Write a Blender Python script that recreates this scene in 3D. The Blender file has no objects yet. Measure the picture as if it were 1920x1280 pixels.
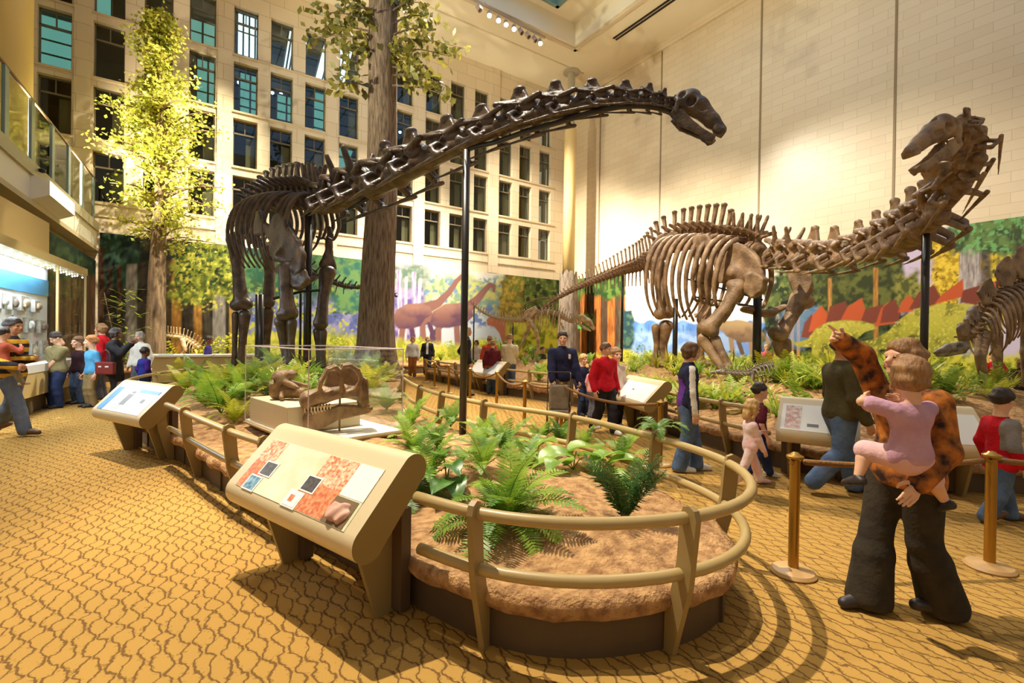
import bpy, bmesh, math, random
import numpy as np
from mathutils import Vector, Matrix, Euler
random.seed(7); np.random.seed(7)
SC = bpy.context.scene
COL = SC.collection
PI = math.pi

# ---------------------------------------------------------------- survey helpers
# the hall was surveyed from the photograph: camera height 1.6 m, horizon and vanishing points fitted
FPX, CXP, CYP, ROLL, PITCH, EYE = 900.0, 960.0, 640.0, 0.0148, -5/900.0, 1.6
FX, FY = 0.5604/1.0, 0.8282/1.0
_n = math.hypot(FX, FY); FX /= _n; FY /= _n
def _ray(px, py):
    u, v = px-CXP, py-CYP
    c, s = math.cos(ROLL), math.sin(ROLL)
    a, b = (c*u+s*v)/FPX, -(-s*u+c*v)/FPX
    cp, sp = math.cos(PITCH), math.sin(PITCH)
    f, z = cp-sp*b, sp+cp*b
    return FX*f+FY*a, FY*f-FX*a, z, f
def at(px, py, d):
    "photo point at horizontal distance d from the camera plane -> world point"
    X, Y, Z, f = _ray(px, py); t = d/f
    return Vector((X*t, Y*t, EYE+Z*t))
def on(px, py, z=0.0):
    "photo point lying on the level z -> world point"
    X, Y, Z, f = _ray(px, py); t = (z-EYE)/Z
    return Vector((X*t, Y*t, z))
def onY(px, py, Yb):
    X, Y, Z, f = _ray(px, py); t = Yb/Y
    return Vector((X*t, Yb, EYE+Z*t))
def onX(px, py, Xb):
    X, Y, Z, f = _ray(px, py); t = Xb/X
    return Vector((Xb, Y*t, EYE+Z*t))
FWD = Vector((FX, FY, 0)); RGT = Vector((FY, -FX, 0)); UP = Vector((0, 0, 1))

# ---------------------------------------------------------------- materials
def srgb(r, g, b):
    f = lambda c: (c/255/12.92) if c <= 10 else ((c/255+0.055)/1.055)**2.4
    return (f(r), f(g), f(b), 1.0)
_MATS = {}
def mat(name, col, rough=0.6, metal=0.0, col2=None, nscale=6.0, bump=0.0, bscale=30.0, spec=0.5, emit=None, estr=0.0, trans=0.0, detail=4.0, stretch=None, coat=0.0):
    if name in _MATS: return _MATS[name]
    m = bpy.data.materials.new(name); m.use_nodes = True
    nt = m.node_tree; b = nt.nodes['Principled BSDF']
    c = tuple(col) if len(col) == 4 else tuple(col)+(1.0,)
    b.inputs['Base Color'].default_value = c
    b.inputs['Roughness'].default_value = rough
    b.inputs['Metallic'].default_value = metal
    b.inputs['Specular IOR Level'].default_value = spec
    if coat: b.inputs['Coat Weight'].default_value = coat
    if emit is not None:
        e = tuple(emit) if len(emit) == 4 else tuple(emit)+(1.0,)
        b.inputs['Emission Color'].default_value = e; b.inputs['Emission Strength'].default_value = estr
    if trans: b.inputs['Transmission Weight'].default_value = trans
    vec = None
    if col2 is not None or bump:
        tc = nt.nodes.new('ShaderNodeTexCoord'); vec = tc.outputs['Object']
        if stretch:
            mp = nt.nodes.new('ShaderNodeMapping'); mp.inputs['Scale'].default_value = stretch
            nt.links.new(vec, mp.inputs['Vector']); vec = mp.outputs['Vector']
    if col2 is not None:
        n = nt.nodes.new('ShaderNodeTexNoise'); n.inputs['Scale'].default_value = nscale; n.inputs['Detail'].default_value = detail
        nt.links.new(vec, n.inputs['Vector'])
        r = nt.nodes.new('ShaderNodeValToRGB')
        r.color_ramp.elements[0].position = 0.36; r.color_ramp.elements[1].position = 0.66
        r.color_ramp.elements[0].color = c
        r.color_ramp.elements[1].color = tuple(col2) if len(col2) == 4 else tuple(col2)+(1.0,)
        nt.links.new(n.outputs['Fac'], r.inputs['Fac']); nt.links.new(r.outputs['Color'], b.inputs['Base Color'])
    if bump:
        n2 = nt.nodes.new('ShaderNodeTexNoise'); n2.inputs['Scale'].default_value = bscale; n2.inputs['Detail'].default_value = 5
        nt.links.new(vec, n2.inputs['Vector'])
        bp = nt.nodes.new('ShaderNodeBump'); bp.inputs['Strength'].default_value = bump; bp.inputs['Distance'].default_value = 0.03
        nt.links.new(n2.outputs['Fac'], bp.inputs['Height']); nt.links.new(bp.outputs['Normal'], b.inputs['Normal'])
    _MATS[name] = m
    return m
def leafmat(name, col, col2, tl=0.35, nscale=3.0, rough=0.45):
    "leaf: diffuse with some light let through, colour varies from leaf to leaf"
    if name in _MATS: return _MATS[name]
    m = bpy.data.materials.new(name); m.use_nodes = True
    nt = m.node_tree; b = nt.nodes['Principled BSDF']; out = nt.nodes['Material Output']
    b.inputs['Roughness'].default_value = rough
    tc = nt.nodes.new('ShaderNodeNewGeometry'); n = nt.nodes.new('ShaderNodeTexNoise'); n.inputs['Scale'].default_value = nscale
    n.inputs['Detail'].default_value = 2
    nt.links.new(tc.outputs['Position'], n.inputs['Vector'])
    r = nt.nodes.new('ShaderNodeValToRGB')
    r.color_ramp.elements[0].position = 0.35; r.color_ramp.elements[1].position = 0.65
    r.color_ramp.elements[0].color = col; r.color_ramp.elements[1].color = col2
    nt.links.new(n.outputs['Fac'], r.inputs['Fac']); nt.links.new(r.outputs['Color'], b.inputs['Base Color'])
    t = nt.nodes.new('ShaderNodeBsdfTranslucent'); nt.links.new(r.outputs['Color'], t.inputs['Color'])
    mx = nt.nodes.new('ShaderNodeMixShader'); mx.inputs['Fac'].default_value = tl
    nt.links.new(b.outputs[0], mx.inputs[1]); nt.links.new(t.outputs[0], mx.inputs[2]); nt.links.new(mx.outputs[0], out.inputs['Surface'])
    _MATS[name] = m
    return m
def glassmat(name, tint=(0.9, 0.97, 0.95), gloss=0.10):
    "thin pane: mostly clear, a weak mirror on top"
    if name in _MATS: return _MATS[name]
    m = bpy.data.materials.new(name); m.use_nodes = True
    nt = m.node_tree; out = nt.nodes['Material Output']; nt.nodes.remove(nt.nodes['Principled BSDF'])
    t = nt.nodes.new('ShaderNodeBsdfTransparent'); t.inputs['Color'].default_value = tuple(tint)+(1,)
    g = nt.nodes.new('ShaderNodeBsdfGlossy'); g.inputs['Roughness'].default_value = 0.02
    lw = nt.nodes.new('ShaderNodeLayerWeight'); lw.inputs['Blend'].default_value = 0.35
    mu = nt.nodes.new('ShaderNodeMath'); mu.operation = 'MULTIPLY_ADD'; mu.inputs[1].default_value = 0.28; mu.inputs[2].default_value = gloss*0.4
    nt.links.new(lw.outputs['Fresnel'], mu.inputs[0])
    mx = nt.nodes.new('ShaderNodeMixShader'); nt.links.new(mu.outputs[0], mx.inputs['Fac'])
    nt.links.new(t.outputs[0], mx.inputs[1]); nt.links.new(g.outputs[0], mx.inputs[2]); nt.links.new(mx.outputs[0], out.inputs['Surface'])
    _MATS[name] = m
    return m

# ---------------------------------------------------------------- mesh building
class MB:
    "collects shapes; build() links them as ONE mesh object"
    def __init__(s): s.v = []; s.f = []; s.m = []
    def add(s, vs, fs, mi=0):
        b = len(s.v); s.v.extend(tuple(x) for x in vs); s.f.extend(tuple(b+i for i in f) for f in fs); s.m.extend([mi]*len(fs)); return s
    def quad(s, a, b, c, d, mi=0): return s.add([a, b, c, d], [(0, 1, 2, 3)], mi)
    def box(s, lo, hi, mi=0, M=None):
        x0, y0, z0 = lo; x1, y1, z1 = hi
        vs = [Vector(p) for p in ((x0,y0,z0),(x1,y0,z0),(x1,y1,z0),(x0,y1,z0),(x0,y0,z1),(x1,y0,z1),(x1,y1,z1),(x0,y1,z1))]
        if M is not None: vs = [M @ p for p in vs]
        return s.add(vs, [(0,3,2,1),(4,5,6,7),(0,1,5,4),(1,2,6,5),(2,3,7,6),(3,0,4,7)], mi)
    def cbox(s, c, h, rz=0, mi=0, bev=0.0):
        M = Matrix.Translation(Vector(c)) @ Matrix.Rotation(rz, 4, 'Z')
        return s.box((-h[0], -h[1], -h[2]), h, mi, M)
    def tube(s, pts, r, seg=8, mi=0, cap=True, closed=False):
        pts = [Vector(p) for p in pts]; n = len(pts)
        rr = [r]*n if not hasattr(r, '__len__') else list(r)
        t0 = None; rings = []; up = None
        for i in range(n):
            if closed: t = pts[(i+1) % n]-pts[i-1]
            else: t = pts[min(i+1, n-1)]-pts[max(i-1, 0)]
            if t.length < 1e-9: t = Vector((0, 0, 1))
            t.normalize()
            if up is None:
                up = Vector((0, 0, 1)) if abs(t.z) < 0.9 else Vector((1, 0, 0))
            up = up-t*up.dot(t)
            if up.length < 1e-6: up = t.orthogonal()
            up.normalize(); w = t.cross(up)
            rings.append([pts[i]+(up*math.cos(2*PI*k/seg)+w*math.sin(2*PI*k/seg))*rr[i] for k in range(seg)])
        vs = [p for ring in rings for p in ring]; fs = []
        for i in range(n if closed else n-1):
            j = (i+1) % n
            for k in range(seg):
                k2 = (k+1) % seg
                fs.append((i*seg+k, j*seg+k, j*seg+k2, i*seg+k2))
        if cap and not closed:
            fs.append(tuple(range(seg))); fs.append(tuple((n-1)*seg+k for k in range(seg-1, -1, -1)))
        return s.add(vs, fs, mi)
    def lathe(s, prof, c=(0, 0, 0), seg=20, mi=0):
        "prof: list of (r, z)"
        c = Vector(c); vs = []; fs = []
        for r, z in prof:
            for k in range(seg): vs.append(c+Vector((r*math.cos(2*PI*k/seg), r*math.sin(2*PI*k/seg), z)))
        for i in range(len(prof)-1):
            for k in range(seg):
                k2 = (k+1) % seg
                fs.append((i*seg+k, i*seg+k2, (i+1)*seg+k2, (i+1)*seg+k))
        fs.append(tuple(range(seg-1, -1, -1))); fs.append(tuple((len(prof)-1)*seg+k for k in range(seg)))
        return s.add(vs, fs, mi)
    def prism(s, poly, a, b, mi=0):
        "closed outline poly (list of Vector) swept from offset a to offset b"
        n = len(poly); a = Vector(a); b = Vector(b)
        vs = [Vector(p)+a for p in poly]+[Vector(p)+b for p in poly]
        fs = [tuple(range(n-1, -1, -1)), tuple(range(n, 2*n))]+[(i, (i+1) % n, n+(i+1) % n, n+i) for i in range(n)]
        return s.add(vs, fs, mi)
    def build(s, name, mats, parent=None, smooth=False, off=None, bevel=0.0, link=True):
        me = bpy.data.meshes.new(name)
        vs = s.v if off is None else [(p[0]-off[0], p[1]-off[1], p[2]-off[2]) for p in s.v]
        me.from_pydata(vs, [], s.f)
        for m in (mats if isinstance(mats, (list, tuple)) else [mats]): me.materials.append(m)
        if any(s.m): me.polygons.foreach_set('material_index', s.m)
        if smooth: me.polygons.foreach_set('use_smooth', [True]*len(me.polygons))
        me.validate(); me.update()
        o = bpy.data.objects.new(name, me)
        if link: COL.objects.link(o)
        if parent is not None: o.parent = parent
        if bevel:
            md = o.modifiers.new('Bevel', 'BEVEL'); md.width = bevel; md.segments = 2; md.limit_method = 'ANGLE'; md.angle_limit = 0.6
        if smooth == 'auto':
            try: me.set_sharp_from_angle(angle=0.7)
            except Exception: pass
        return o
def tag(o, label=None, cat=None, group=None, kind=None):
    if label: o['label'] = label
    if cat: o['category'] = cat
    if group: o['group'] = group
    if kind: o['kind'] = kind
    return o
def empty(name, loc, label, cat, group=None, rz=0.0):
    o = bpy.data.objects.new(name, None); COL.objects.link(o)
    o.location = loc; o.rotation_euler = (0, 0, rz); o.empty_display_size = 0.1
    return tag(o, label, cat, group)
def inst(src, parent=None, M=None, name=None):
    "another object on the same mesh"
    o = bpy.data.objects.new(name or src.name.split('.')[0], src.data if hasattr(src, 'data') else src)
    COL.objects.link(o)
    if parent is not None: o.parent = parent
    if M is not None: o.matrix_local = M
    return o
def copy_tree(o, parent=None):
    c = o.copy(); COL.objects.link(c)
    if parent is not None: c.parent = parent
    for ch in list(o.children): copy_tree(ch, c)
    return c
def crom(pts, n=8, closed=False):
    "smooth curve through points"
    P = [Vector(p) for p in pts]; out = []; m = len(P)
    for i in range(m if closed else m-1):
        p0 = P[i-1] if (closed or i > 0) else P[0]*2-P[1]
        p1, p2 = P[i], P[(i+1) % m]
        p3 = P[(i+2) % m] if (closed or i+2 < m) else P[-1]*2-P[-2]
        for k in range(n):
            t = k/n
            out.append(0.5*((2*p1)+(p2-p0)*t+(2*p0-5*p1+4*p2-p3)*t*t+(3*p1-p0-3*p2+p3)*t**3))
    if not closed: out.append(P[-1])
    return out
def resample(pts, step, closed=False):
    P = list(pts)+([pts[0]] if closed else [])
    out = [P[0].copy()]; acc = 0.0
    for a, b in zip(P, P[1:]):
        L = (b-a).length; 
        while acc+L >= step:
            t = (step-acc)/L; a = a+(b-a)*t; L = (b-a).length; acc = 0; out.append(a.copy())
        acc += L
    return out

# ---------------------------------------------------------------- organic volumes: distance field + surface nets
class Vol:
    def __init__(s, lo, hi, res):
        s.lo = np.array(lo, float); s.res = res
        s.n = np.maximum(4, np.ceil((np.array(hi, float)-s.lo)/res).astype(int)+1)
        s.a = np.full(tuple(s.n), 9.0, np.float32)
        s.ax = [s.lo[i]+res*np.arange(s.n[i]) for i in range(3)]
    def _sl(s, lo, hi):
        i0 = np.clip(np.floor((np.array(lo)-s.lo)/s.res).astype(int), 0, s.n-1)
        i1 = np.clip(np.ceil((np.array(hi)-s.lo)/s.res).astype(int)+1, 1, s.n)
        sl = tuple(slice(int(a), int(b)) for a, b in zip(i0, i1))
        X = s.ax[0][sl[0]][:, None, None]; Y = s.ax[1][sl[1]][None, :, None]; Z = s.ax[2][sl[2]][None, None, :]
        return sl, X, Y, Z
    def _put(s, sl, d, k, cut=False):
        a = s.a[sl]
        if cut:
            d = -d; h = np.clip(0.5-0.5*(a-d)/k, 0, 1)
            s.a[sl] = a*(1-h)+d*h+k*h*(1-h)
        else:
            h = np.clip(0.5+0.5*(a-d)/k, 0, 1)
            s.a[sl] = a*(1-h)+d*h-k*h*(1-h)
    def cap(s, a, b, ra, rb=None, k=0.02, cut=False, sq=None):
        "tapered limb a->b; sq=(axis vector, factor>1) flattens it along that axis"
        rb = ra if rb is None else rb
        a = np.array(a, float); b = np.array(b, float); R = max(ra, rb)+2*k+2*s.res
        sl, X, Y, Z = s._sl(np.minimum(a, b)-R, np.maximum(a, b)+R)
        if min(x.size for x in (X, Y, Z)) == 0: return s
        d = b-a; dd = max(float(d@d), 1e-12)
        px, py, pz = X-a[0], Y-a[1], Z-a[2]
        t = np.clip((px*d[0]+py*d[1]+pz*d[2])/dd, 0, 1)
        qx, qy, qz = px-t*d[0], py-t*d[1], pz-t*d[2]
        if sq is not None:
            ax = np.array(sq[0], float); ax /= np.linalg.norm(ax)
            w = (qx*ax[0]+qy*ax[1]+qz*ax[2])*(sq[1]-1)
            qx, qy, qz = qx+w*ax[0], qy+w*ax[1], qz+w*ax[2]
        s._put(sl, np.sqrt(qx*qx+qy*qy+qz*qz)-(ra+(rb-ra)*t), k, cut)
        return s
    def chain(s, pts, rs, k=0.02, cut=False, sq=None):
        for i in range(len(pts)-1): s.cap(pts[i], pts[i+1], rs[i], rs[i+1], k, cut, sq)
        return s
    def ell(s, c, r, k=0.02, cut=False, R=None):
        c = np.array(c, float); r = np.array(r, float); mr = float(r.max())+2*k+2*s.res
        sl, X, Y, Z = s._sl(c-mr, c+mr)
        if min(x.size for x in (X, Y, Z)) == 0: return s
        px, py, pz = X-c[0], Y-c[1], Z-c[2]
        if R is not None:
            R = np.array(R)[:3, :3]
            px, py, pz = (R[0, 0]*px+R[1, 0]*py+R[2, 0]*pz), (R[0, 1]*px+R[1, 1]*py+R[2, 1]*pz), (R[0, 2]*px+R[1, 2]*py+R[2, 2]*pz)
        k0 = np.sqrt((px/r[0])**2+(py/r[1])**2+(pz/r[2])**2); k1 = np.sqrt((px/r[0]**2)**2+(py/r[1]**2)**2+(pz/r[2]**2)**2)+1e-9
        s._put(sl, k0*(k0-1)/k1, k, cut)
        return s
    def bx(s, c, h, k=0.01, rnd=0.0, cut=False, R=None):
        c = np.array(c, float); h = np.array(h, float); mr = float(np.linalg.norm(h))+2*k+2*s.res
        sl, X, Y, Z = s._sl(c-mr, c+mr)
        if min(x.size for x in (X, Y, Z)) == 0: return s
        px, py, pz = X-c[0], Y-c[1], Z-c[2]
        if R is not None:
            R = np.array(R)[:3, :3]
            px, py, pz = (R[0, 0]*px+R[1, 0]*py+R[2, 0]*pz), (R[0, 1]*px+R[1, 1]*py+R[2, 1]*pz), (R[0, 2]*px+R[1, 2]*py+R[2, 2]*pz)
        qx, qy, qz = np.abs(px)-h[0]+rnd, np.abs(py)-h[1]+rnd, np.abs(pz)-h[2]+rnd
        d = np.sqrt(np.maximum(qx, 0)**2+np.maximum(qy, 0)**2+np.maximum(qz, 0)**2)+np.minimum(np.maximum(np.maximum(qx, qy), qz), 0)-rnd
        s._put(sl, d, k, cut)
        return s
    def poly(s, pts, axis_o, axis_u, axis_v, half, k=0.01, rnd=0.0, cut=False):
        "flat plate: outline pts (u,v) in the plane (o;u,v), thickness 2*half"
        o = np.array(axis_o, float); u = np.array(axis_u, float); v = np.array(axis_v, float); w = np.cross(u, v)
        P3 = [o+u*p[0]+v*p[1] for p in pts]; lo = np.min(P3, 0)-half-2*k-2*s.res; hi = np.max(P3, 0)+half+2*k+2*s.res
        sl, X, Y, Z = s._sl(lo, hi)
        px, py, pz = X-o[0], Y-o[1], Z-o[2]
        U = px*u[0]+py*u[1]+pz*u[2]; V = px*v[0]+py*v[1]+pz*v[2]; W = px*w[0]+py*w[1]+pz*w[2]
        d = np.full(U.shape, 1e9); sg = np.ones(U.shape); n = len(pts)
        for i in range(n):
            x0, y0 = pts[i]; x1, y1 = pts[i-1]; ex, ey = x1-x0, y1-y0
            wx, wy = U-x0, V-y0; t = np.clip((wx*ex+wy*ey)/(ex*ex+ey*ey+1e-12), 0, 1)
            d = np.minimum(d, (wx-ex*t)**2+(wy-ey*t)**2)
            c1 = V >= y0; c2 = V < y1; c3 = ex*wy > ey*wx
            flip = (c1 & c2 & c3) | (~c1 & ~c2 & ~c3); sg = np.where(flip, -sg, sg)
        d = np.sqrt(d)*sg-rnd; e = np.abs(W)-half+rnd*0
        dd = np.minimum(np.maximum(d, e), 0)+np.sqrt(np.maximum(d, 0)**2+np.maximum(e, 0)**2)
        s._put(sl, dd, k, cut)
        return s
    def clip(s, p, nrm):
        "keep what lies behind the plane"
        p = np.array(p, float); nn = np.array(nrm, float); nn /= np.linalg.norm(nn)
        d = (s.ax[0][:, None, None]-p[0])*nn[0]+(s.ax[1][None, :, None]-p[1])*nn[1]+(s.ax[2][None, None, :]-p[2])*nn[2]
        s.a = np.maximum(s.a, d.astype(np.float32)); return s
    def rough(s, amp, scale, seed=0):
        rng = np.random.RandomState(seed); X, Y, Z = s.ax[0][:, None, None], s.ax[1][None, :, None], s.ax[2][None, None, :]
        for i in range(4):
            w = rng.randn(3)*scale; s.a = s.a+(amp*np.sin(X*w[0]+Y*w[1]+Z*w[2]+rng.rand()*6)).astype(np.float32)
        return s
    def mesh(s):
        a = s.a; a[0], a[-1], a[:, 0], a[:, -1], a[:, :, 0], a[:, :, -1] = (np.maximum(x, 1e-3) for x in (a[0], a[-1], a[:, 0], a[:, -1], a[:, :, 0], a[:, :, -1]))
        sg = a < 0; nx, ny, nz = a.shape
        acc = np.zeros((nx-1, ny-1, nz-1, 3), np.float32); cnt = np.zeros((nx-1, ny-1, nz-1), np.float32)
        cor = [(i, j, k) for i in (0, 1) for j in (0, 1) for k in (0, 1)]
        V = lambda A, c: A[c[0]:nx-1+c[0], c[1]:ny-1+c[1], c[2]:nz-1+c[2]]
        for ax in range(3):
            for c in cor:
                if c[ax]: continue
                c2 = list(c); c2[ax] = 1
                v0, v1 = V(a, c), V(a, c2); m = V(sg, c) != V(sg, c2)
                idx = np.nonzero(m)
                if len(idx[0]) == 0: continue
                t = v0[idx]/(v0[idx]-v1[idx])
                for q in range(3):
                    acc[idx+(np.full(len(t), q),)] += t if q == ax else c[q]
                cnt[idx] += 1
        act = cnt > 0; ids = -np.ones(act.shape, int); ii = np.nonzero(act); ids[ii] = np.arange(len(ii[0]))
        pos = acc[ii]/cnt[ii][:, None]+np.stack(ii, 1); vs = pos*s.res+s.lo
        fs = []
        for ax in range(3):
            b, c = (ax+1) % 3, (ax+2) % 3
            sl0 = [slice(None)]*3; sl1 = [slice(None)]*3; sl0[ax] = slice(0, -1); sl1[ax] = slice(1, None)
            s0, s1 = sg[tuple(sl0)], sg[tuple(sl1)]
            e = np.stack(np.nonzero(s0 != s1), 1)
            e = e[(e[:, b] > 0) & (e[:, c] > 0) & (e[:, b] < sg.shape[b]-1) & (e[:, c] < sg.shape[c]-1)]
            if len(e) == 0: continue
            def cell(db, dc):
                q = e.copy(); q[:, b] -= db; q[:, c] -= dc; return ids[q[:, 0], q[:, 1], q[:, 2]]
            F = np.stack([cell(1, 1), cell(0, 1), cell(0, 0), cell(1, 0)], 1)
            fl = ~s0[e[:, 0], e[:, 1], e[:, 2]]
            F[fl] = F[fl][:, ::-1]
            fs.append(F)
        F = np.concatenate(fs) if fs else np.zeros((0, 4), int)
        return vs, F[(F >= 0).all(1)]
    def build(s, name, m, parent=None, M=None, matfn=None, link=True):
        vs, F = s.mesh()
        me = bpy.data.meshes.new(name)
        me.vertices.add(len(vs)); me.vertices.foreach_set('co', np.ascontiguousarray(vs, dtype=np.float32).ravel())
        me.loops.add(len(F)*4); me.loops.foreach_set('vertex_index', F.ravel().astype(np.int32))
        me.polygons.add(len(F)); me.polygons.foreach_set('loop_start', np.arange(0, len(F)*4, 4, dtype=np.int32))
        for q in (m if isinstance(m, (list, tuple)) else [m]): me.materials.append(q)
        if matfn is not None:
            cen = vs[F].mean(1); me.polygons.foreach_set('material_index', matfn(cen).astype(np.int32))
        me.update(calc_edges=True); me.polygons.foreach_set('use_smooth', np.ones(len(F), dtype=bool)); me.validate()
        o = bpy.data.objects.new(name, me)
        if link: COL.objects.link(o)
        if parent is not None: o.parent = parent
        if M is not None: o.matrix_local = M
        return o
# ================================================================ THE HALL
YB, XR, ZC = 22.5, 19.5, 16.4
def tilemat(name, c1, c2, mortar, w, h, bias=0.0, rough=0.35, axis='X', msize=0.012):
    if name in _MATS: return _MATS[name]
    m = bpy.data.materials.new(name); m.use_nodes = True; nt = m.node_tree; b = nt.nodes['Principled BSDF']
    tc = nt.nodes.new('ShaderNodeTexCoord'); sp = nt.nodes.new('ShaderNodeSeparateXYZ'); cb = nt.nodes.new('ShaderNodeCombineXYZ')
    nt.links.new(tc.outputs['Object'], sp.inputs[0]); nt.links.new(sp.outputs[axis], cb.inputs['X']); nt.links.new(sp.outputs['Z'], cb.inputs['Y'])
    br = nt.nodes.new('ShaderNodeTexBrick'); br.inputs['Scale'].default_value = 1.0; br.inputs['Brick Width'].default_value = w
    br.inputs['Row Height'].default_value = h; br.inputs['Mortar Size'].default_value = msize; br.inputs['Bias'].default_value = bias
    br.inputs['Mortar Smooth'].default_value = 0.3
    br.inputs['Color1'].default_value = c1; br.inputs['Color2'].default_value = c2; br.inputs['Mortar'].default_value = mortar
    nt.links.new(cb.outputs[0], br.inputs['Vector']); nt.links.new(br.outputs['Color'], b.inputs['Base Color'])
    b.inputs['Roughness'].default_value = rough
    bp = nt.nodes.new('ShaderNodeBump'); bp.inputs['Strength'].default_value = 0.25; bp.inputs['Distance'].default_value = 0.01; bp.invert = True
    nt.links.new(br.outputs['Fac'], bp.inputs['Height']); nt.links.new(bp.outputs['Normal'], b.inputs['Normal'])
    _MATS[name] = m
    return m
M_WALLB = tilemat('cream_block', srgb(226,208,178), srgb(220,200,168), srgb(190,168,136), 1.1, 0.62, rough=0.4)
M_WALLR = tilemat('cream_glazed_tile', srgb(232,214,184), srgb(226,207,176), srgb(204,182,148), 0.86, 0.30, rough=0.3, axis='Y', msize=0.007)
M_CEIL = mat('ceiling_plaster', srgb(244,232,206), 0.8)
M_TRIM = mat('ceiling_trim', srgb(222,204,172), 0.6)
M_DARK = mat('dark_recess', srgb(52,47,40), 0.8)
M_FRAME = mat('olive_window_frame', srgb(112,100,74), 0.5)
M_PANE = glassmat('window_glass', (0.86, 0.9, 0.86), 0.06)
M_CREAM = mat('cream_paint', srgb(232,214,176), 0.5)
M_CREAMW = mat('white_paint', srgb(245,238,222), 0.5)

def carpet():
    m = bpy.data.materials.new('ochre_carpet'); m.use_nodes = True; nt = m.node_tree; b = nt.nodes['Principled BSDF']
    N = lambda t: nt.nodes.new(t); L = nt.links.new
    def mth(op, a, bb=None, c=None):
        n = N('ShaderNodeMath'); n.operation = op
        for i, x in enumerate((a, bb, c)):
            if x is None: continue
            if isinstance(x, (int, float)): n.inputs[i].default_value = x
            else: L(x, n.inputs[i])
        return n.outputs[0]
    tc = N('ShaderNodeTexCoord'); sp = N('ShaderNodeSeparateXYZ'); L(tc.outputs['Object'], sp.inputs[0])
    nz = N('ShaderNodeTexNoise'); nz.inputs['Scale'].default_value = 7.0; nz.inputs['Detail'].default_value = 3; L(tc.outputs['Object'], nz.inputs['Vector'])
    spn = N('ShaderNodeSeparateColor'); L(nz.outputs['Color'], spn.inputs[0])
    nz2 = N('ShaderNodeTexNoise'); nz2.inputs['Scale'].default_value = 45.0; nz2.inputs['Detail'].default_value = 1; L(tc.outputs['Object'], nz2.inputs['Vector'])
    x = mth('ADD', sp.outputs['X'], mth('MULTIPLY', mth('SUBTRACT', spn.outputs['Red'], 0.5), 0.030))
    x = mth('ADD', x, mth('MULTIPLY', mth('SUBTRACT', nz2.outputs['Fac'], 0.5), 0.017))
    y = mth('ADD', sp.outputs['Y'], mth('MULTIPLY', mth('SUBTRACT', spn.outputs['Green'], 0.5), 0.26))
    W = 0.058; LY = 0.21
    u = mth('DIVIDE', x, W); fl = mth('FLOOR', u); fr = mth('SUBTRACT', u, fl)
    ph = mth('ADD', mth('MULTIPLY', y, 2*PI/LY), mth('MULTIPLY', fl, PI))
    s0 = mth('MULTIPLY', mth('MULTIPLY', mth('SINE', ph), mth('ADD', 0.10, mth('MULTIPLY', spn.outputs['Blue'], 0.46))), 1.0)            # offset of line floor(u); its neighbour swings the other way
    d0 = mth('ABSOLUTE', mth('SUBTRACT', fr, s0)); d1 = mth('ABSOLUTE', mth('SUBTRACT', mth('SUBTRACT', fr, 1.0), mth('MULTIPLY', s0, -1.0)))
    d = mth('MINIMUM', d0, d1)
    # thin cross ribs of the weave, irregular
    rb = mth('ABSOLUTE', mth('SUBTRACT', mth('FRACT', mth('DIVIDE', y, 0.031)), 0.5))
    rbm = mth('MULTIPLY', mth('LESS_THAN', rb, 0.13), mth('LESS_THAN', d, mth('ADD', 0.10, mth('MULTIPLY', mth('SUBTRACT', nz2.outputs['Fac'], 0.42), 1.3))))
    mr = N('ShaderNodeMapRange'); mr.interpolation_type = 'SMOOTHSTEP'; L(d, mr.inputs['Value'])
    mr.inputs['From Min'].default_value = 0.05; mr.inputs['From Max'].default_value = 0.14; mr.inputs['To Min'].default_value = 0.88; mr.inputs['To Max'].default_value = 0.0
    fac = mth('MAXIMUM', mr.outputs[0], mth('MULTIPLY', rbm, 0.45))
    nz3 = N('ShaderNodeTexNoise'); nz3.inputs['Scale'].default_value = 160.0; L(tc.outputs['Object'], nz3.inputs['Vector'])
    base = N('ShaderNodeMixRGB'); base.inputs[1].default_value = srgb(170,130,62); base.inputs[2].default_value = srgb(186,146,80); L(nz3.outputs['Fac'], base.inputs[0])
    mx = N('ShaderNodeMixRGB'); L(fac, mx.inputs[0]); L(base.outputs[0], mx.inputs[1]); mx.inputs[2].default_value = srgb(104,74,42)
    L(mx.outputs[0], b.inputs['Base Color']); b.inputs['Roughness'].default_value = 0.95; b.inputs['Specular IOR Level'].default_value = 0.1
    bp = N('ShaderNodeBump'); bp.inputs['Strength'].default_value = 0.5; bp.inputs['Distance'].default_value = 0.008; bp.invert = True
    L(fac, bp.inputs['Height']); L(bp.outputs['Normal'], b.inputs['Normal'])
    return m
M_CARPET = carpet()
floor = MB().box((-9, -4, -0.2), (XR+0.6, 27, 0)).build('floor', M_CARPET)
tag(floor, 'ochre carpet floor woven with dark wavy net lines', 'floor', kind='structure')

# window grid of the back wall
WX = [-7.05, -5.65, -4.28, -2.84, -1.42, -0.03, 1.46, 2.80, 4.16, 5.62, 6.95, 8.29, 9.82, 11.19, 12.62, 14.22, 15.56, 16.98]
WW = 0.87
WZ = [(6.28, 8.06), (8.46, 10.38), (10.70, 12.66), (12.98, 14.92)]
xs = [-9.0]
for x in WX: xs += [x, x+WW]
xs.append(XR+0.3)
mb = MB()
zc = [0.0]+[z for w in WZ for z in w]+[ZC]
for i in range(len(xs)-1):
    if i % 2 == 0: mb.box((xs[i], YB, 0), (xs[i+1], YB+0.4, ZC))
    else:
        for j in range(0, len(zc)-1, 2): mb.box((xs[i], YB+0.0, zc[j]), (xs[i+1], YB+0.4, zc[j+1]))
tag(mb.build('wall_back', M_WALLB), 'cream block back wall pierced by a grid of windows', 'wall', kind='structure')
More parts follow.
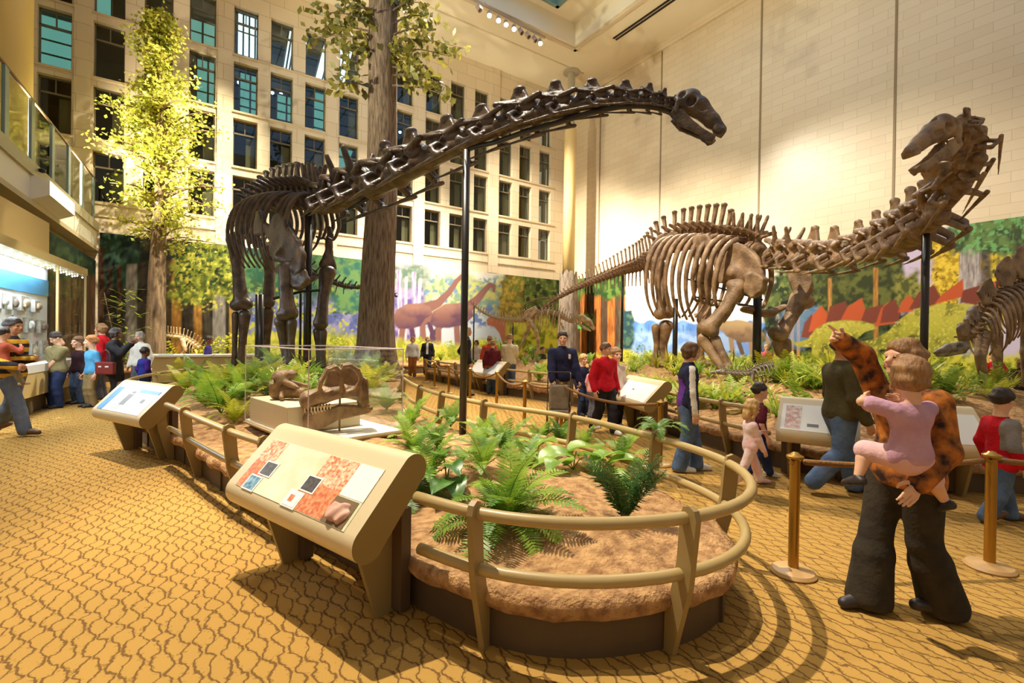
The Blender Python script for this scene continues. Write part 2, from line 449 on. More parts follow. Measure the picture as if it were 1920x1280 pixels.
# piers stand a little proud between groups of three windows, sills between them
mb = MB(); PIER = []
for k in range(2, len(WX)-1, 3): PIER.append(((WX[k]+WW+0.06), WX[k+1]-0.06))
PIER = [(a, b) for a, b in PIER]
for a, b in PIER: mb.box((a, YB-0.05, 5.2), (b, YB, ZC))
tag(mb.build('trim_1', M_WALLB), 'cream piers between the groups of three windows', 'pier', kind='structure')
mb = MB()
edges = [-9]+[q for p in PIER for q in p]+[18.2]
for i in range(0, len(edges)-1, 2):
    mb.box((edges[i], YB-0.05, 5.74), (edges[i+1], YB, 5.80))
    for z0, z1 in WZ: mb.box((edges[i], YB-0.045, z0-0.10), (edges[i+1], YB, z0-0.02))
tag(mb.build('trim_2', mat('sill_stone', srgb(212,190,152), 0.5)), 'stone sills and ledge under the windows', 'sill', kind='structure')
# rooms behind the windows: dark floors, and a lit glazed hall behind the upper left ones
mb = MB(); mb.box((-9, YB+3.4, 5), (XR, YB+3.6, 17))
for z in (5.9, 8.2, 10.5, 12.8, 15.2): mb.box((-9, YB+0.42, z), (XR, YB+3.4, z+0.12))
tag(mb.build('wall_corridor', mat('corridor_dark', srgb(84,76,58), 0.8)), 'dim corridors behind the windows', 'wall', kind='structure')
M_LIT = mat('lit_teal_glazing', srgb(60,110,108), 0.3, emit=srgb(110,176,168), estr=0.7)
M_LITW = mat('lit_white_glazing', srgb(190,210,225), 0.3, emit=srgb(190,220,245), estr=2.2)
wn = 0
def lit_panel(x0, x1, z0, z1, m, nx, nz, lean=0.0):
    global wn
    wn += 1
    a = MB(); f = MB(); y = YB+1.0; z0 += .35; z1 += .45; x0 += .02*x0; x1 += .02*x1
    a.quad((x0, y, z0), (x1, y, z0), (x1+lean, y, z1), (x0+lean, y, z1))
    for i in range(nx+1):
        t = i/nx; x = x0+(x1-x0)*t
        f.tube([(x, y-0.04, z0), (x+lean, y-0.04, z1)], 0.035, 4)
    for j in range(nz+1):
        z = z0+(z1-z0)*j/nz; f.tube([(x0+lean*j/nz, y-0.04, z), (x1+lean*j/nz, y-0.04, z)], 0.035, 4)
    o = a.build('window_%d' % (200+wn), m); tag(o, 'lit teal glazing of the hall behind window number %d' % wn, 'window', kind='structure')
    f.build('window_frame', M_FRAME, o)
lit_panel(1.6, 2.7, 13.1, 15.0, M_LITW, 5, 2)
lit_panel(3.3, 4.1, 12.9, 15.0, M_LITW, 6, 1, 0.3)
lit_panel(4.6, 5.9, 12.9, 15.1, M_LITW, 4, 1, 0.5)
lit_panel(1.7, 2.5, 10.6, 12.3, M_LIT, 2, 5)
lit_panel(3.1, 3.9, 10.4, 11.8, M_LIT, 2, 4)
lit_panel(4.6, 5.6, 10.4, 12.4, M_LIT, 2, 5)
lit_panel(0.2, 1.0, 10.7, 12.4, M_LIT, 2, 4)
lit_panel(-0.1, 0.9, 13.0, 13.9, M_LIT, 2, 2)
lit_panel(-4.3, -3.0, 10.6, 13.0, M_LIT, 1, 5, -0.5)
lit_panel(5.3, 6.0, 8.9, 10.3, M_LIT, 1, 1, 0.5)
lit_panel(-2.9, -2.4, 13.0, 15.0, M_LIT, 1, 2)
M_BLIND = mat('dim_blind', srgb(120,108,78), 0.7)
M_LAMP = mat('tube_lamp', srgb(240,245,250), 0.4, emit=srgb(230,240,255), estr=6.0)
for c, x in enumerate(WX):
    for r, (z0, z1) in enumerate(WZ):
        n = c*4+r+1
        f = MB(); y = YB+0.26
        for a, b_, cc, d in ((0, 0.05, 0, 1), (0.95, 1, 0, 1)):
            f.box((x+a*WW, y-0.05, z0), (x+b_*WW, y+0.05, z1))
        H_ = z1-z0
        f.box((x, y-0.05, z0), (x+WW, y+0.05, z0+0.06)); f.box((x, y-0.05, z1-0.06), (x+WW, y+0.05, z1))
        f.box((x, y-0.05, z0+H_*0.70), (x+WW, y+0.05, z0+H_*0.70+0.06)); f.box((x+WW*0.48, y-0.04, z0+H_*0.70), (x+WW*0.52, y+0.04, z1))
        col = 'column %d from the balcony' % (c-1) if c > 1 else 'above the balcony'
        o = f.build('window_%d' % n, M_FRAME)
        tag(o, 'dark framed window in row %d from the top, %s' % (4-r, col), 'window', kind='structure')
        p = MB(); p.box((x+0.04, y-0.008, z0+0.05), (x+WW-0.04, y+0.008, z1-0.05)); p.build('pane', M_PANE, o)
        lit = (r >= 2 and 5 <= c <= 8) or (c in (2, 3) and r >= 2)
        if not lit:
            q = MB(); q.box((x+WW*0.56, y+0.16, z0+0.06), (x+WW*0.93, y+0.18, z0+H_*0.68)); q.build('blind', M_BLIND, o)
# fluorescent lamps seen through two of the windows
mb = MB()
for (x, z) in ((1.75, 12.45), (2.05, 12.5), (3.05, 12.4), (3.4, 12.45), (8.45, 12.2), (8.75, 12.1), (9.0, 12.15), (0.2, 12.2), (0.55, 12.1)):
    mb.lathe([(0.01, -0.05), (0.07, 0), (0.07, 0.06), (0.01, 0.09)], (x, YB+1.4, z), 8)
tag(mb.build('trim_3', M_LAMP), 'bright small lamps behind the upper windows', 'lamp', kind='structure')

# right wall with its vertical joints
tag(MB().box((XR, -4, 0), (XR+0.4, YB+0.4, ZC+0.3)).build('wall_right', M_WALLR), 'tall cream tiled wall on the right', 'wall', kind='structure')
M_SEAM = mat('seam_dark', srgb(150,128,96), 0.6)
for i, px in enumerate((1125, 1238.5, 1424, 1676, 1990)):
    y = onX(px, 300, XR).y
    tag(MB().box((XR-0.02, y-0.035, 5.3), (XR+0.01, y+0.035, ZC)).build('trim_%d' % (10+i), M_SEAM), 'vertical joint in the tiled right wall', 'joint', kind='structure')
tag(MB().box((XR-0.14, -4, ZC-0.35), (XR, YB, ZC)).build('trim_16', M_WALLR), 'cornice along the top of the tiled wall', 'cornice', kind='structure')
# left wall under and behind the balcony
tag(MB().box((-9.2, 8, 0), (-9.0, 27, ZC)).build('wall_left', M_CREAM), 'wall behind the left balcony', 'wall', kind='structure')

# ceiling with its stepped skylight well
XO, YO, XL = 16.2, 18.6, 0.1
mb = MB(); zz = ZC+0.3
mb.box((XO, -4, ZC), (XR+0.4, YB+0.4, zz)); mb.box((-9, YO, ZC), (XO, YB+0.4, zz)); mb.box((-9, -4, ZC), (XL, YO, zz))
tag(mb.build('ceiling', M_CEIL), 'plaster ceiling border around the skylight well', 'ceiling', kind='structure')
mb = MB()
x1, y1, z1 = XO-0.15, YO-0.15, ZC+1.1
mb.box((x1, -4, ZC+0.02), (XO+0.1, YO+0.1, z1)); mb.box((XL+0.15, y1, ZC+0.02), (x1, YO+0.1, z1)); mb.box((XL-0.1, -4, ZC+0.02), (XL+0.15, YO, z1))
x2, y2 = x1-1.6, y1-0.55
mb.box((x2, -4, z1), (XO+0.1, YO+0.1, z1+0.2)); mb.box((XL+1.4, y2, z1), (x2, YO+0.1, z1+0.2)); mb.box((XL-0.1, -4, z1), (XL+1.4, YO, z1+0.2))
tag(mb.build('trim_20', M_CEIL), 'stepped reveal of the skylight well', 'reveal', kind='structure')
mb = MB(); mb.box((XO-0.05, -4, ZC-0.08), (XO+0.12, YO+0.12, ZC+0.03)); mb.box((XL-0.1, YO-0.05, ZC-0.08), (XO+0.12, YO+0.12, ZC+0.03)); mb.box((XL-0.12, -4, ZC-0.08), (XL+0.05, YO, ZC+0.03))
tag(mb.build('trim_21', M_TRIM), 'moulding around the skylight well', 'moulding', kind='structure')
for i, yy in enumerate((20.05,)):
    tag(MB().box((-9, yy-0.04, ZC-0.03), (18.1, yy+0.04, ZC+0.02)).build('trim_22', M_TRIM), 'joint line across the ceiling border', 'joint', kind='structure')
o = MB().box((17.12, 4, ZC-0.03), (17.22, 16.9, ZC+0.02)).box((17.30, 4, ZC-0.03), (17.40, 16.9, ZC+0.02)).build('trim_23', mat('slot_black', srgb(40,34,28), 0.8))
tag(o, 'black double air slot in the ceiling border', 'vent', kind='structure')
M_TEAL = mat('teal_frame', srgb(120,150,140), 0.5)
mb = MB()
for t in range(0, 12):
    mb.box((x2-0.25-t*1.25, -4, z1+0.18), (x2-0.19-t*1.25, y2, z1+0.24))
mb.box((x2-0.12, -4, z1-0.12), (x2+0.06, y2+0.06, z1+0.3)); mb.box((XL, y2-0.12, z1-0.12), (x2+0.06, y2+0.06, z1+0.3))
for t in range(0, 9): mb.box((XL+1.4, y2-0.3-t*2.0, z1+0.18), (x2, y2-0.26-t*2.0, z1+0.24))
sky = mb.build('window_300', M_TEAL); tag(sky, 'teal framed skylight over the hall', 'window', kind='structure')
MB().box((XL+1.2, -4, z1+0.26), (x2+0.05, y2+0.05, z1+0.28)).build('pane', mat('evening_sky_glass', srgb(40,60,90), 0.3, emit=srgb(150,180,220), estr=1.2), sky)

# the round column in the far corner, dressed as a tree stump at its foot
c0 = at(1063, 690, 26.6); cx, cy = c0.x, c0.y
col = empty('column', (cx, cy, 0), 'round cream column with a grey broken tree stump around its foot', 'column'); col['kind'] = 'structure'
zt = lambda py: at(1063, py, 26.6).z
MB().lathe([(0.33, zt(520)), (0.33, zt(246)), (0.30, zt(243))], seg=24).build('shaft', mat('column_cream', srgb(246,216,150), 0.5), col, True)
MB().lathe([(0.20, zt(246)), (0.20, ZC-0.12), (0.46, ZC-0.10), (0.46, ZC)], seg=16).build('upper_pipe', mat('pipe_grey', srgb(190,180,160), 0.4), col, 'auto')
mb = MB(); seg = 28; rows = [(0.62, 0.2), (0.54, 1.2), (0.50, 3.2), (0.49, zt(520))]
M_BARKG = mat('stump_bark', srgb(104,90,78), 0.9, col2=srgb(150,134,116), nscale=4.0, bump=0.6, bscale=14, stretch=(3, 3, 0.5))
vs = []; rnd = random.Random(3)
for r, z in rows: vs += [((r+0.03*math.sin(k*2.3))*math.cos(2*PI*k/seg), (r+0.03*math.sin(k*2.3))*math.sin(2*PI*k/seg), z) for k in range(seg)]
vs += [(0.5*math.cos(2*PI*k/seg), 0.5*math.sin(2*PI*k/seg), zt(520)+rnd.random()*0.45) for k in range(seg)]
mb.add(vs, [(i*seg+k, i*seg+(k+1) % seg, (i+1)*seg+(k+1) % seg, (i+1)*seg+k) for i in range(4) for k in range(seg)])
mb.build('stump', M_BARKG, col, True)

# track spotlights at the edge of the skylight well
M_LAMPB = mat('spot_body', srgb(196,176,160), 0.4, metal=0.3); M_BULB = mat('spot_bulb', (1, 1, 1), 0.4, emit=(1.0, 0.93, 0.78), estr=40.0)
ta, tb = on(897, 8, ZC-0.25), on(1012, 72, ZC-0.25)
tk = MB().tube([(ta.x-0.3, ta.y, ZC-0.12), (tb.x+0.3, tb.y, ZC-0.12)], 0.05, 8)
for t in (0.1, 0.5, 0.9):
    p = ta.lerp(tb, t); tk.tube([(p.x, p.y, ZC-0.12), (p.x, p.y, ZC-0.004)], 0.02, 6)
track = tag(tk.build('lighting_track', M_LAMPB), 'metal lighting track hung along the edge of the skylight well', 'lighting track')
BANK = []
for i, (t, lit) in enumerate(((0.0, 0), (0.16, 1), (0.30, 1), (0.42, 1), (0.55, 1), (0.66, 0), (0.78, 0), (0.90, 0), (1.0, 1))):
    p = ta.lerp(tb, t)+Vector((0, -0.02, -0.17))
    o = empty('spotlight', p, '%s spotlight, %s of nine on the ceiling track' % ('lit' if lit else 'unlit', ('first from the trunk side', 'second from the trunk side', 'third from the trunk side', 'fourth from the trunk side', 'middle one', 'fourth from the corner side', 'third from the corner side', 'second from the corner side', 'nearest the corner')[i]), 'spotlight', 'ceiling spotlights')
    MB().tube([(0, 0, 0.2), (0, 0, 0.02)], 0.022, 6).build('bracket', M_LAMPB, o)
    hd = MB().lathe([(0.05, 0.14), (0.10, 0.10), (0.12, -0.16), (0.10, -0.16), (0.09, 0.05)], seg=14).build('lamp_head', M_LAMPB, o, 'auto')
    hd.rotation_euler = (-0.5, 0.25 if lit else -0.3, 0)
    if lit:
        b = MB().lathe([(0.01, -0.15), (0.085, -0.14), (0.085, -0.10), (0.01, -0.09)], seg=12).build('bulb', M_BULB, hd)
    BANK.append(p)
# ================================================================ BALCONY AND DISPLAY CASE ON THE LEFT
def lx(Y): return -3.04+(Y-13.3)*(0.39/9.0)          # line of the balcony edge
Y0, Y1 = 8.0, YB
def strip(mb, dx0, dx1, z0, z1, ya=Y0, yb=Y1, mi=0):
    a, b = lx(ya), lx(yb)
    vs = [(a+dx0, ya, z0), (a+dx1, ya, z0), (b+dx1, yb, z0), (b+dx0, yb, z0), (a+dx0, ya, z1), (a+dx1, ya, z1), (b+dx1, yb, z1), (b+dx0, yb, z1)]
    return mb.add(vs, [(0,3,2,1),(4,5,6,7),(0,1,5,4),(1,2,6,5),(2,3,7,6),(3,0,4,7)], mi)
M_GREYP = mat('grey_paint', srgb(176,166,140), 0.5); M_SOFF = mat('soffit_paint', srgb(198,182,146), 0.6)
mb = MB(); strip(mb, -6.0, 0.0, 5.2, 5.50)
tag(mb.build('slab_balcony', M_GREYP), 'grey balcony slab on the left', 'balcony', kind='structure')
mb = MB(); strip(mb, -0.5, -0.06, 4.62, 5.2)
for y in (9.4, 12.7, 16.0, 19.3): strip(mb, -0.4, -0.045, 4.62, 5.2, y, y+0.04)
tag(mb.build('trim_30', M_CREAMW), 'white fascia panels under the balcony edge', 'fascia', kind='structure')
mb = MB(); strip(mb, -6.0, -0.02, 4.5, 4.62); strip(mb, -6.0, -0.42, 4.15, 4.5); strip(mb, -6, -0.75, 3.95, 4.15)
tag(mb.build('ceiling_soffit', M_SOFF), 'stepped soffit under the balcony', 'soffit', kind='structure')
# big round pillar behind the balcony rail
p = onX(16, 80, -4.2)
o = MB().lathe([(0.50, 5.5), (0.50, ZC)], (-4.2, p.y, 0), 28).build('pillar', mat('pillar_yellow', srgb(232,198,118), 0.5), None, True)
tag(o, 'round yellow pillar rising behind the balcony rail', 'pillar', kind='structure')
# glass balustrade
rail = empty('glass_railing', (lx(Y0)-0.08, Y0, 5.5), 'glass balcony railing with blue grey posts and a thin brown handrail', 'railing')
off = rail.location
M_POST = mat('rail_post_blue', srgb(118,134,134), 0.4); M_HAND = mat('handrail_brown', srgb(122,92,62), 0.4); M_RGL = glassmat('railing_glass', (0.86, 0.93, 0.86), 0.08)
a, b = Vector((lx(Y0)-0.08, Y0, 6.98)), Vector((lx(Y1)-0.08, Y1-0.02, 6.98))
MB().tube([a, b], 0.03, 8).build('handrail', M_HAND, rail, True, off)
ys = [9.0+1.62*i for i in range(9)]
for i, y in enumerate(ys):
    if y > Y1-0.1: break
    x = lx(y)-0.08
    MB().box((x-0.03, y-0.14, 5.5), (x+0.03, y+0.14, 6.95)).build('post', M_POST, rail, off=off, bevel=0.008)
    y2 = min(y+1.62, Y1-0.05)
    MB().add([(x, y+0.16, 5.56), (lx(y2)-0.08, y2-0.16, 5.56), (lx(y2)-0.08, y2-0.16, 6.9), (x, y+0.16, 6.9)], [(0, 1, 2, 3)]).build('pane', M_RGL, rail, off=off)
# wall lamp on the fascia
w0, w1 = onX(97, 362, -2.80), onX(152, 420, -2.80)
yl0, yl1 = 15.3, 17.6
wl = empty('wall_light', (lx(yl0)+0.0, yl0, 4.7), 'box shaped wall light glowing white on the balcony fascia', 'wall light')
off = wl.location
mb = MB(); xx = lx(yl0)-0.06; xe = lx(yl1)-0.06
vs = [(xx, yl0, 4.62), (xx+0.34, yl0, 4.78), (xx+0.34, yl0, 5.12), (xx, yl0, 5.19), (xe, yl1, 4.62), (xe+0.34, yl1, 4.78), (xe+0.34, yl1, 5.12), (xe, yl1, 5.19)]
mb.add(vs, [(0, 1, 2, 3), (7, 6, 5, 4), (2, 6, 7, 3), (0, 4, 5, 1)])
mb.build('housing', M_CREAMW, wl, off=off)
MB().add([(xx+0.335, yl0+0.03, 4.80), (xe+0.335, yl1-0.03, 4.80), (xe+0.335, yl1-0.03, 5.10), (xx+0.335, yl0+0.03, 5.10)], [(0, 1, 2, 3)]).build('diffuser', mat('lamp_diffuser', srgb(255,246,225), 0.4, emit=srgb(255,240,205), estr=3.0), wl, off=off)
# white info strips and a black camera dome on the slab edge
o = MB().lathe([(0.02, -0.06), (0.06, -0.04), (0.07, 0.02), (0.02, 0.05)], (lx(15.7)+0.06, 15.7, 5.42), 12).build('ceiling_camera', mat('camera_black', srgb(40,36,36), 0.3), None, True)
tag(o, 'small black camera dome on the balcony slab edge', 'camera')

# ---- display case
def cx_(Y): return -2.72+(Y-10.0)*(0.40/4.4)
YC0, YC1, YC2 = 8.0, 14.25, 16.3
def cstrip(mb, dx0, dx1, z0, z1, ya=YC0, yb=YC1, mi=0):
    a, b = cx_(ya), cx_(yb)
    vs = [(a+dx0, ya, z0), (a+dx1, ya, z0), (b+dx1, yb, z0), (b+dx0, yb, z0), (a+dx0, ya, z1), (a+dx1, ya, z1), (b+dx1, yb, z1), (b+dx0, yb, z1)]
    return mb.add(vs, [(0,3,2,1),(4,5,6,7),(0,1,5,4),(1,2,6,5),(2,3,7,6),(3,0,4,7)], mi)
case = empty('display_case', (cx_(12), 12, 0), 'long glass display case of fossils lit white, along the left wall', 'display case')
off = case.location
M_TAN = mat('case_tan', srgb(206,182,120), 0.5); M_KICK = mat('case_kick', srgb(104,86,54), 0.6); M_CWHITE = mat('case_white', srgb(240,244,250), 0.5)
mb = MB(); cstrip(mb, -0.9, -0.02, 0.34, 0.80, YC0, YC2); mb.build('cabinet', M_TAN, case, off=off)
mb = MB(); cstrip(mb, -0.9, -0.10, 0, 0.34, YC0, YC2); mb.build('kick_base', M_KICK, case, off=off)
mb = MB(); cstrip(mb, -0.9, 0.0, 0.80, 0.96, YC0, YC2); mb.build('ledge', mat('case_ledge', srgb(226,226,220), 0.4), case, off=off)
mb = MB(); cstrip(mb, -0.50, -0.45, 0.96, 3.05, YC0, 15.25); mb.build('back_panel', M_CWHITE, case, off=off)
mb = MB(); cstrip(mb, -0.45, -0.43, 2.42, 2.78, YC0, 15.25); mb.build('header_band', mat('case_blue', srgb(70,150,200), 0.5), case, off=off)
mb = MB(); cstrip(mb, -0.92, 0.02, 3.05, 3.22, YC0, YC2); mb.build('top', M_TAN, case, off=off)
mb = MB(); cstrip(mb, -0.30, -0.16, 3.22, 3.95, YC0, YC1); tag(mb.build('wall_case_header', mat('header_tan', srgb(214,184,118), 0.6)), 'tan bulkhead over the display case', 'bulkhead', kind='structure')
mb = MB(); cstrip(mb, -0.04, 0.0, 0.96, 3.05, YC1-0.03, YC1+0.03); mb.build('frame_post', M_TAN, case, off=off)
mb = MB(); cstrip(mb, -0.04, 0.0, 0.96, 3.05, YC2-0.03, YC2); mb.build('frame_post', M_TAN, case, off=off)
M_CGL = glassmat('case_glass', (0.95, 0.98, 0.97), 0.05)
a = MB(); a.quad((cx_(YC0)-0.02, YC0, 0.97), (cx_(YC1)-0.02, YC1-0.04, 0.97), (cx_(YC1)-0.02, YC1-0.04, 3.04), (cx_(YC0)-0.02, YC0, 3.04)).build('glass', M_CGL, case, off=off)
a = MB(); a.quad((cx_(YC1)-0.02, YC1+0.04, 0.97), (cx_(YC2)-0.02, YC2-0.04, 0.97), (cx_(YC2)-0.02, YC2-0.04, 3.04), (cx_(YC1)-0.02, YC1+0.04, 3.04)).build('glass', M_CGL, case, off=off)
# rows of tiny lamps under the case top
mb = MB()
for i in range(58):
    y = YC0+0.4+i*0.14; k = (i*7) % 3
    mb.lathe([(0.006, -0.02), (0.017, 0), (0.006, 0.02)], (cx_(y)-0.10-0.08*k, y, 3.01), 6)
mb.build('lamp_row', mat('case_lamps', (1, 1, 1), 0.4, emit=(0.9, 0.96, 1.0), estr=12.0), case, off=off)
M_SPEC = [mat('fossil_slab_%d' % i, c, 0.8, col2=c2, nscale=12) for i, (c, c2) in enumerate(((srgb(190,176,150), srgb(150,130,100)), (srgb(150,130,104), srgb(110,92,70)), (srgb(205,205,200), srgb(170,168,160)), (srgb(118,104,92), srgb(86,74,64))))]
rnd = random.Random(11); k = 0
for row, (z0, zs) in enumerate(((1.05, 0.42), (1.58, 0.40), (2.02, 0.34))):
    y = 11.5 if row != 1 else 11.2; kr = 0
    while y < 14.7:
        w = rnd.choice((0.30, 0.42, 0.55)); h = zs*rnd.uniform(0.6, 1.0)
        x = cx_(y+w/2)-0.42
        t = empty('fossil_plaque', (x, y+w/2, z0), '%s fossil plaque, %s in the %s row of the lit case' % (('pale', 'brown', 'grey', 'dark')[k % 4], ('first', 'second', 'third', 'fourth', 'fifth', 'sixth', 'seventh', 'eighth', 'ninth', 'tenth')[kr], ('bottom', 'middle', 'top')[row]), 'fossil', 'fossil plaques in the display case')
        MB().box((-0.02, -w/2, 0), (0.05, w/2, h)).build('backing_board', M_SPEC[2], t, bevel=0.006)
        v = Vol((0.0, -w/2, 0), (0.16, w/2, h), 0.03); v.ell((0.07, 0, h*0.5), (0.05, w*0.34, h*0.33)); v.cap((0.07, -w*0.3, h*0.3), (0.07, w*0.3, h*0.7), 0.03, 0.02); v.build('fossil', M_SPEC[k % 4], t)
        k += 1; kr += 1; y += w+rnd.uniform(0.1, 0.28)
# ================================================================ PLANTING BEDS, RAILINGS, PANELS, STANCHIONS
def vnoise(x, y, s=1.0, seed=0):
    x *= s; y *= s
    return (math.sin(x*1.7+y*2.3+seed)+math.sin(x*3.1-y*1.9+seed*2.1)*0.6+math.sin(x*5.3+y*4.7+seed*0.7)*0.35)/1.95
M_KERB = mat('kerb_brown', srgb(92,72,50), 0.55, col2=srgb(84,65,45), nscale=2)
M_SOIL = mat('soil_crust', srgb(204,158,104), 0.95, col2=srgb(142,100,62), nscale=13.0, bump=0.9, bscale=45, detail=8)
M_RAIL = mat('olive_rail', srgb(176,150,98), 0.38, spec=0.5)
M_FIN = mat('olive_fin', srgb(150,126,78), 0.45)
class Bed:
    def __init__(s, ctrl, spine, h1, hw, label, seed=0, edge=0.28):
        s.out = crom([Vector((x, y, 0)) for x, y in ctrl], 10, True); s.out = resample(s.out, 0.12, True)
        s.arr = np.array([(p.x, p.y) for p in s.out]); s.h1, s.hw, s.edge, s.seed = h1, hw, edge, seed
        # make outline counter-clockwise
        A = sum(a.x*b.y-b.x*a.y for a, b in zip(s.out, s.out[1:]+s.out[:1]))
        if A < 0: s.out.reverse(); s.arr = s.arr[::-1].copy()
        n = len(s.out)
        s.nrm = []
        for i in range(n):
            t = s.out[(i+4) % n]-s.out[i-4]; t.normalize(); s.nrm.append(Vector((t.y, -t.x, 0)))
        s.spine = resample(crom([Vector((x, y, 0)) for x, y in spine], 8), 0.3) if len(spine) > 1 else [Vector((spine[0][0], spine[0][1], 0))]
        base = s.spine[len(s.spine)//2]
        s.root = empty('planter_bed', (base.x, base.y, 0), label, 'planter')
        off = s.root.location
        mb = MB(); vs = [p for p in s.out]+[p+Vector((0, 0, edge)) for p in s.out]
        mb.add(vs, [(i, (i+1) % n, n+(i+1) % n, n+i) for i in range(n)])
        k = 0
        for i in range(0, n, 12):          # panel joints
            p, q = s.out[i], s.nrm[i]; mb.cbox(p+q*0.004+Vector((0, 0, edge*0.48)), (0.012, 0.012, edge*0.48), math.atan2(q.y, q.x))
        mb.build('kerb', M_KERB, s.root, off=off)
        # soil: rings from the crust edge to the spine
        rings = [(-0.05, edge-0.06), (-0.075, edge-0.02), (-0.06, edge+0.035), (0.0, edge+0.05)]
        ts = [0.06, 0.13, 0.2, 0.28, 0.37, 0.47, 0.58, 0.7, 0.82, 0.93, 1.0]
        vs = []; sp = np.array([(p.x, p.y) for p in s.spine])
        for o_, z in rings:
            for i in range(n):
                w = 1+0.35*vnoise(s.out[i].x, s.out[i].y, 5, seed)
                p = s.out[i]-s.nrm[i]*o_*w; vs.append((p.x, p.y, z+0.018*vnoise(p.x, p.y, 7, seed)))
        near = [s.spine[int(np.argmin(((sp-s.arr[i])**2).sum(1)))] for i in range(n)]
        for t in ts:
            for i in range(n):
                p = s.out[i].lerp(near[i], t); vs.append((p.x, p.y, s.z(p.x, p.y)))
        m = len(rings)+len(ts)
        fs = [(r*n+i, r*n+(i+1) % n, (r+1)*n+(i+1) % n, (r+1)*n+i) for r in range(m-1) for i in range(n)]
        MB().add(vs, fs).build('soil', M_SOIL, s.root, True, off)
    def dist(s, x, y): return math.sqrt(float(((s.arr-np.array((x, y)))**2).sum(1).min()))
    def inside(s, x, y):
        a = s.arr; b = np.roll(a, -1, 0)
        c = ((a[:, 1] > y) != (b[:, 1] > y)) & (x < (b[:, 0]-a[:, 0])*(y-a[:, 1])/(b[:, 1]-a[:, 1]+1e-12)+a[:, 0])
        return bool(c.sum() % 2)
    def z(s, x, y):
        d = min(1.0, s.dist(x, y)/s.hw); d = d*d*(3-2*d)
        return s.edge+0.05+(s.h1-s.edge-0.05)*d+0.035*vnoise(x, y, 2.2, s.seed)
    def idx(s, p): return int(np.argmin(((s.arr-np.array((p[0], p[1])))**2).sum(1)))
FINP = [(0.0, 0), (0.06, 0), (0.175, 0.40), (0.215, 0.74), (0.20, 0.785), (0.165, 0.80), (0.125, 0.785), (0.105, 0.74), (0.085, 0.5), (0.04, 0.31), (0.004, 0.26)]
def railing(bed, segs, hooks, label, ho=0.165, hl=0.135):
    "segs: pairs of world points (walk along the outline from the first to the second)"
    n = len(bed.out); p0 = bed.out[bed.idx(segs[0][0])]
    root = empty('guard_rail', (p0.x, p0.y, 0), label, 'railing'); off = root.location
    for a, b in segs:
        i, j = bed.idx(a), bed.idx(b)
        if j <= i: j += n
        ids = [k % n for k in range(i, j+1)]
        def run(o, z):
            q = [bed.out[k]+bed.nrm[k]*o+Vector((0, 0, z)) for k in ids]
            for _ in range(6): q = [q[0]]+[(q[a_-1]+q[a_]*2+q[a_+1])/4 for a_ in range(1, len(q)-1)]+[q[-1]]
            return q
        MB().tube(run(ho, 0.735), 0.031, 12).build('top_rail', M_RAIL, root, True, off)
        MB().tube(run(hl, 0.445), 0.031, 12).build('lower_rail', M_RAIL, root, True, off)
    for h in hooks:
        k = bed.idx(h); p, q = bed.out[k], bed.nrm[k]; t = Vector((-q.y, q.x, 0))
        MB().prism([p+q*(a+0.005)+Vector((0, 0, z)) for a, z in FINP], t*-0.016, t*0.016).build('post', M_FIN, root, off=off)
    return root
BED1 = Bed([(1.32,2.15),(1.06,2.95),(.83,3.85),(.51,4.9),(.22,6.1),(.0,7.1),(-.30,8.0),(-.6,9.2),(-.75,10.6),(-.55,12.3),(.2,14.2),(1.5,16.2),(3,17.3),(4.8,17.2),(5.7,16),(5.6,14.3),(4.5,12.0),(3.6,9.6),(3.12,7.5),(3.06,6.2),(3.14,5.2),(3.42,4.0),(3.30,2.75),(3.10,2.05),(2.72,1.67),(2.4,1.57),(2.08,1.60),(1.62,1.80)],
    [(2.3,2.6),(2.1,3.6),(1.8,5.0),(1.6,7.0),(1.6,9.0),(1.9,11.5),(2.6,14.0),(3.6,15.6)], 0.76, 3.5, 'long planting bed with brown kerb, holding the dark long necked skeleton and skull case', 1)
r74 = lambda *ps: [on(x, y, 0.74) for x, y in ps]
P1A, P1B = Vector((0.62, 3.89, 0)), Vector((1.08, 2.55, 0))
P2A, P2B = Vector((-0.72, 8.62, 0)), Vector((-0.14, 7.42, 0))
railing(BED1, [(Vector((1.0, 2.78, 0)), Vector((0.63, 4.05, 0))), ][:0]+[(Vector((1.14, 2.55, 0)), Vector((1.14, 2.60, 0)))][:0]+
        [(Vector((0.02, 7.25, 0)), Vector((0.72, 4.05, 0)))] +
        [(Vector((1.15, 2.52, 0)), on(745, 692, 0.74))] + [(on(745, 690, 0.74), on(460, 684, .74))][:0] + [(on(450, 684, 0.74), Vector((-0.52, 8.72, 0)))],
        [on(920, 1200), on(1255, 1208), on(1348, 1060)]+r74((1246, 818), (1100, 776), (925, 755), (840, 738), (796, 726), (768, 708), (440, 806), (365, 771), (308, 753), (228, 722), (300, 700), (390, 690), (455, 683))+[Vector((.66, 4.35, 0))],
        'olive double rail with curved fin posts around the near island bed')
BED2 = Bed([(7.9,17.6),(7.55,15.2),(7.5,12.6),(7.62,10.4),(7.7,8.7),(7.3,6.6),(6.75,4.9),(6.36,3.6),(6.32,2.8),(6.72,1.95),(7.5,1.2),(9.0,0.3),(11.5,-0.3),(14.0,0.2),(15.6,2.2),(16.0,6.0),(16.0,10.0),(15.6,14.0),(14.3,16.8),(12.0,18.2),(9.6,18.6)],
    [(9.0,3.0),(10.6,5.0),(11.4,8.0),(11.4,11.0),(11.0,14.0),(10.4,16.0)], 0.82, 2.8, 'wide planting bed with brown kerb under the brown skeleton that turns its head', 5)
PB = [(Vector((6.30, 6.55, 0)), Vector((6.75, 5.05, 0)))]
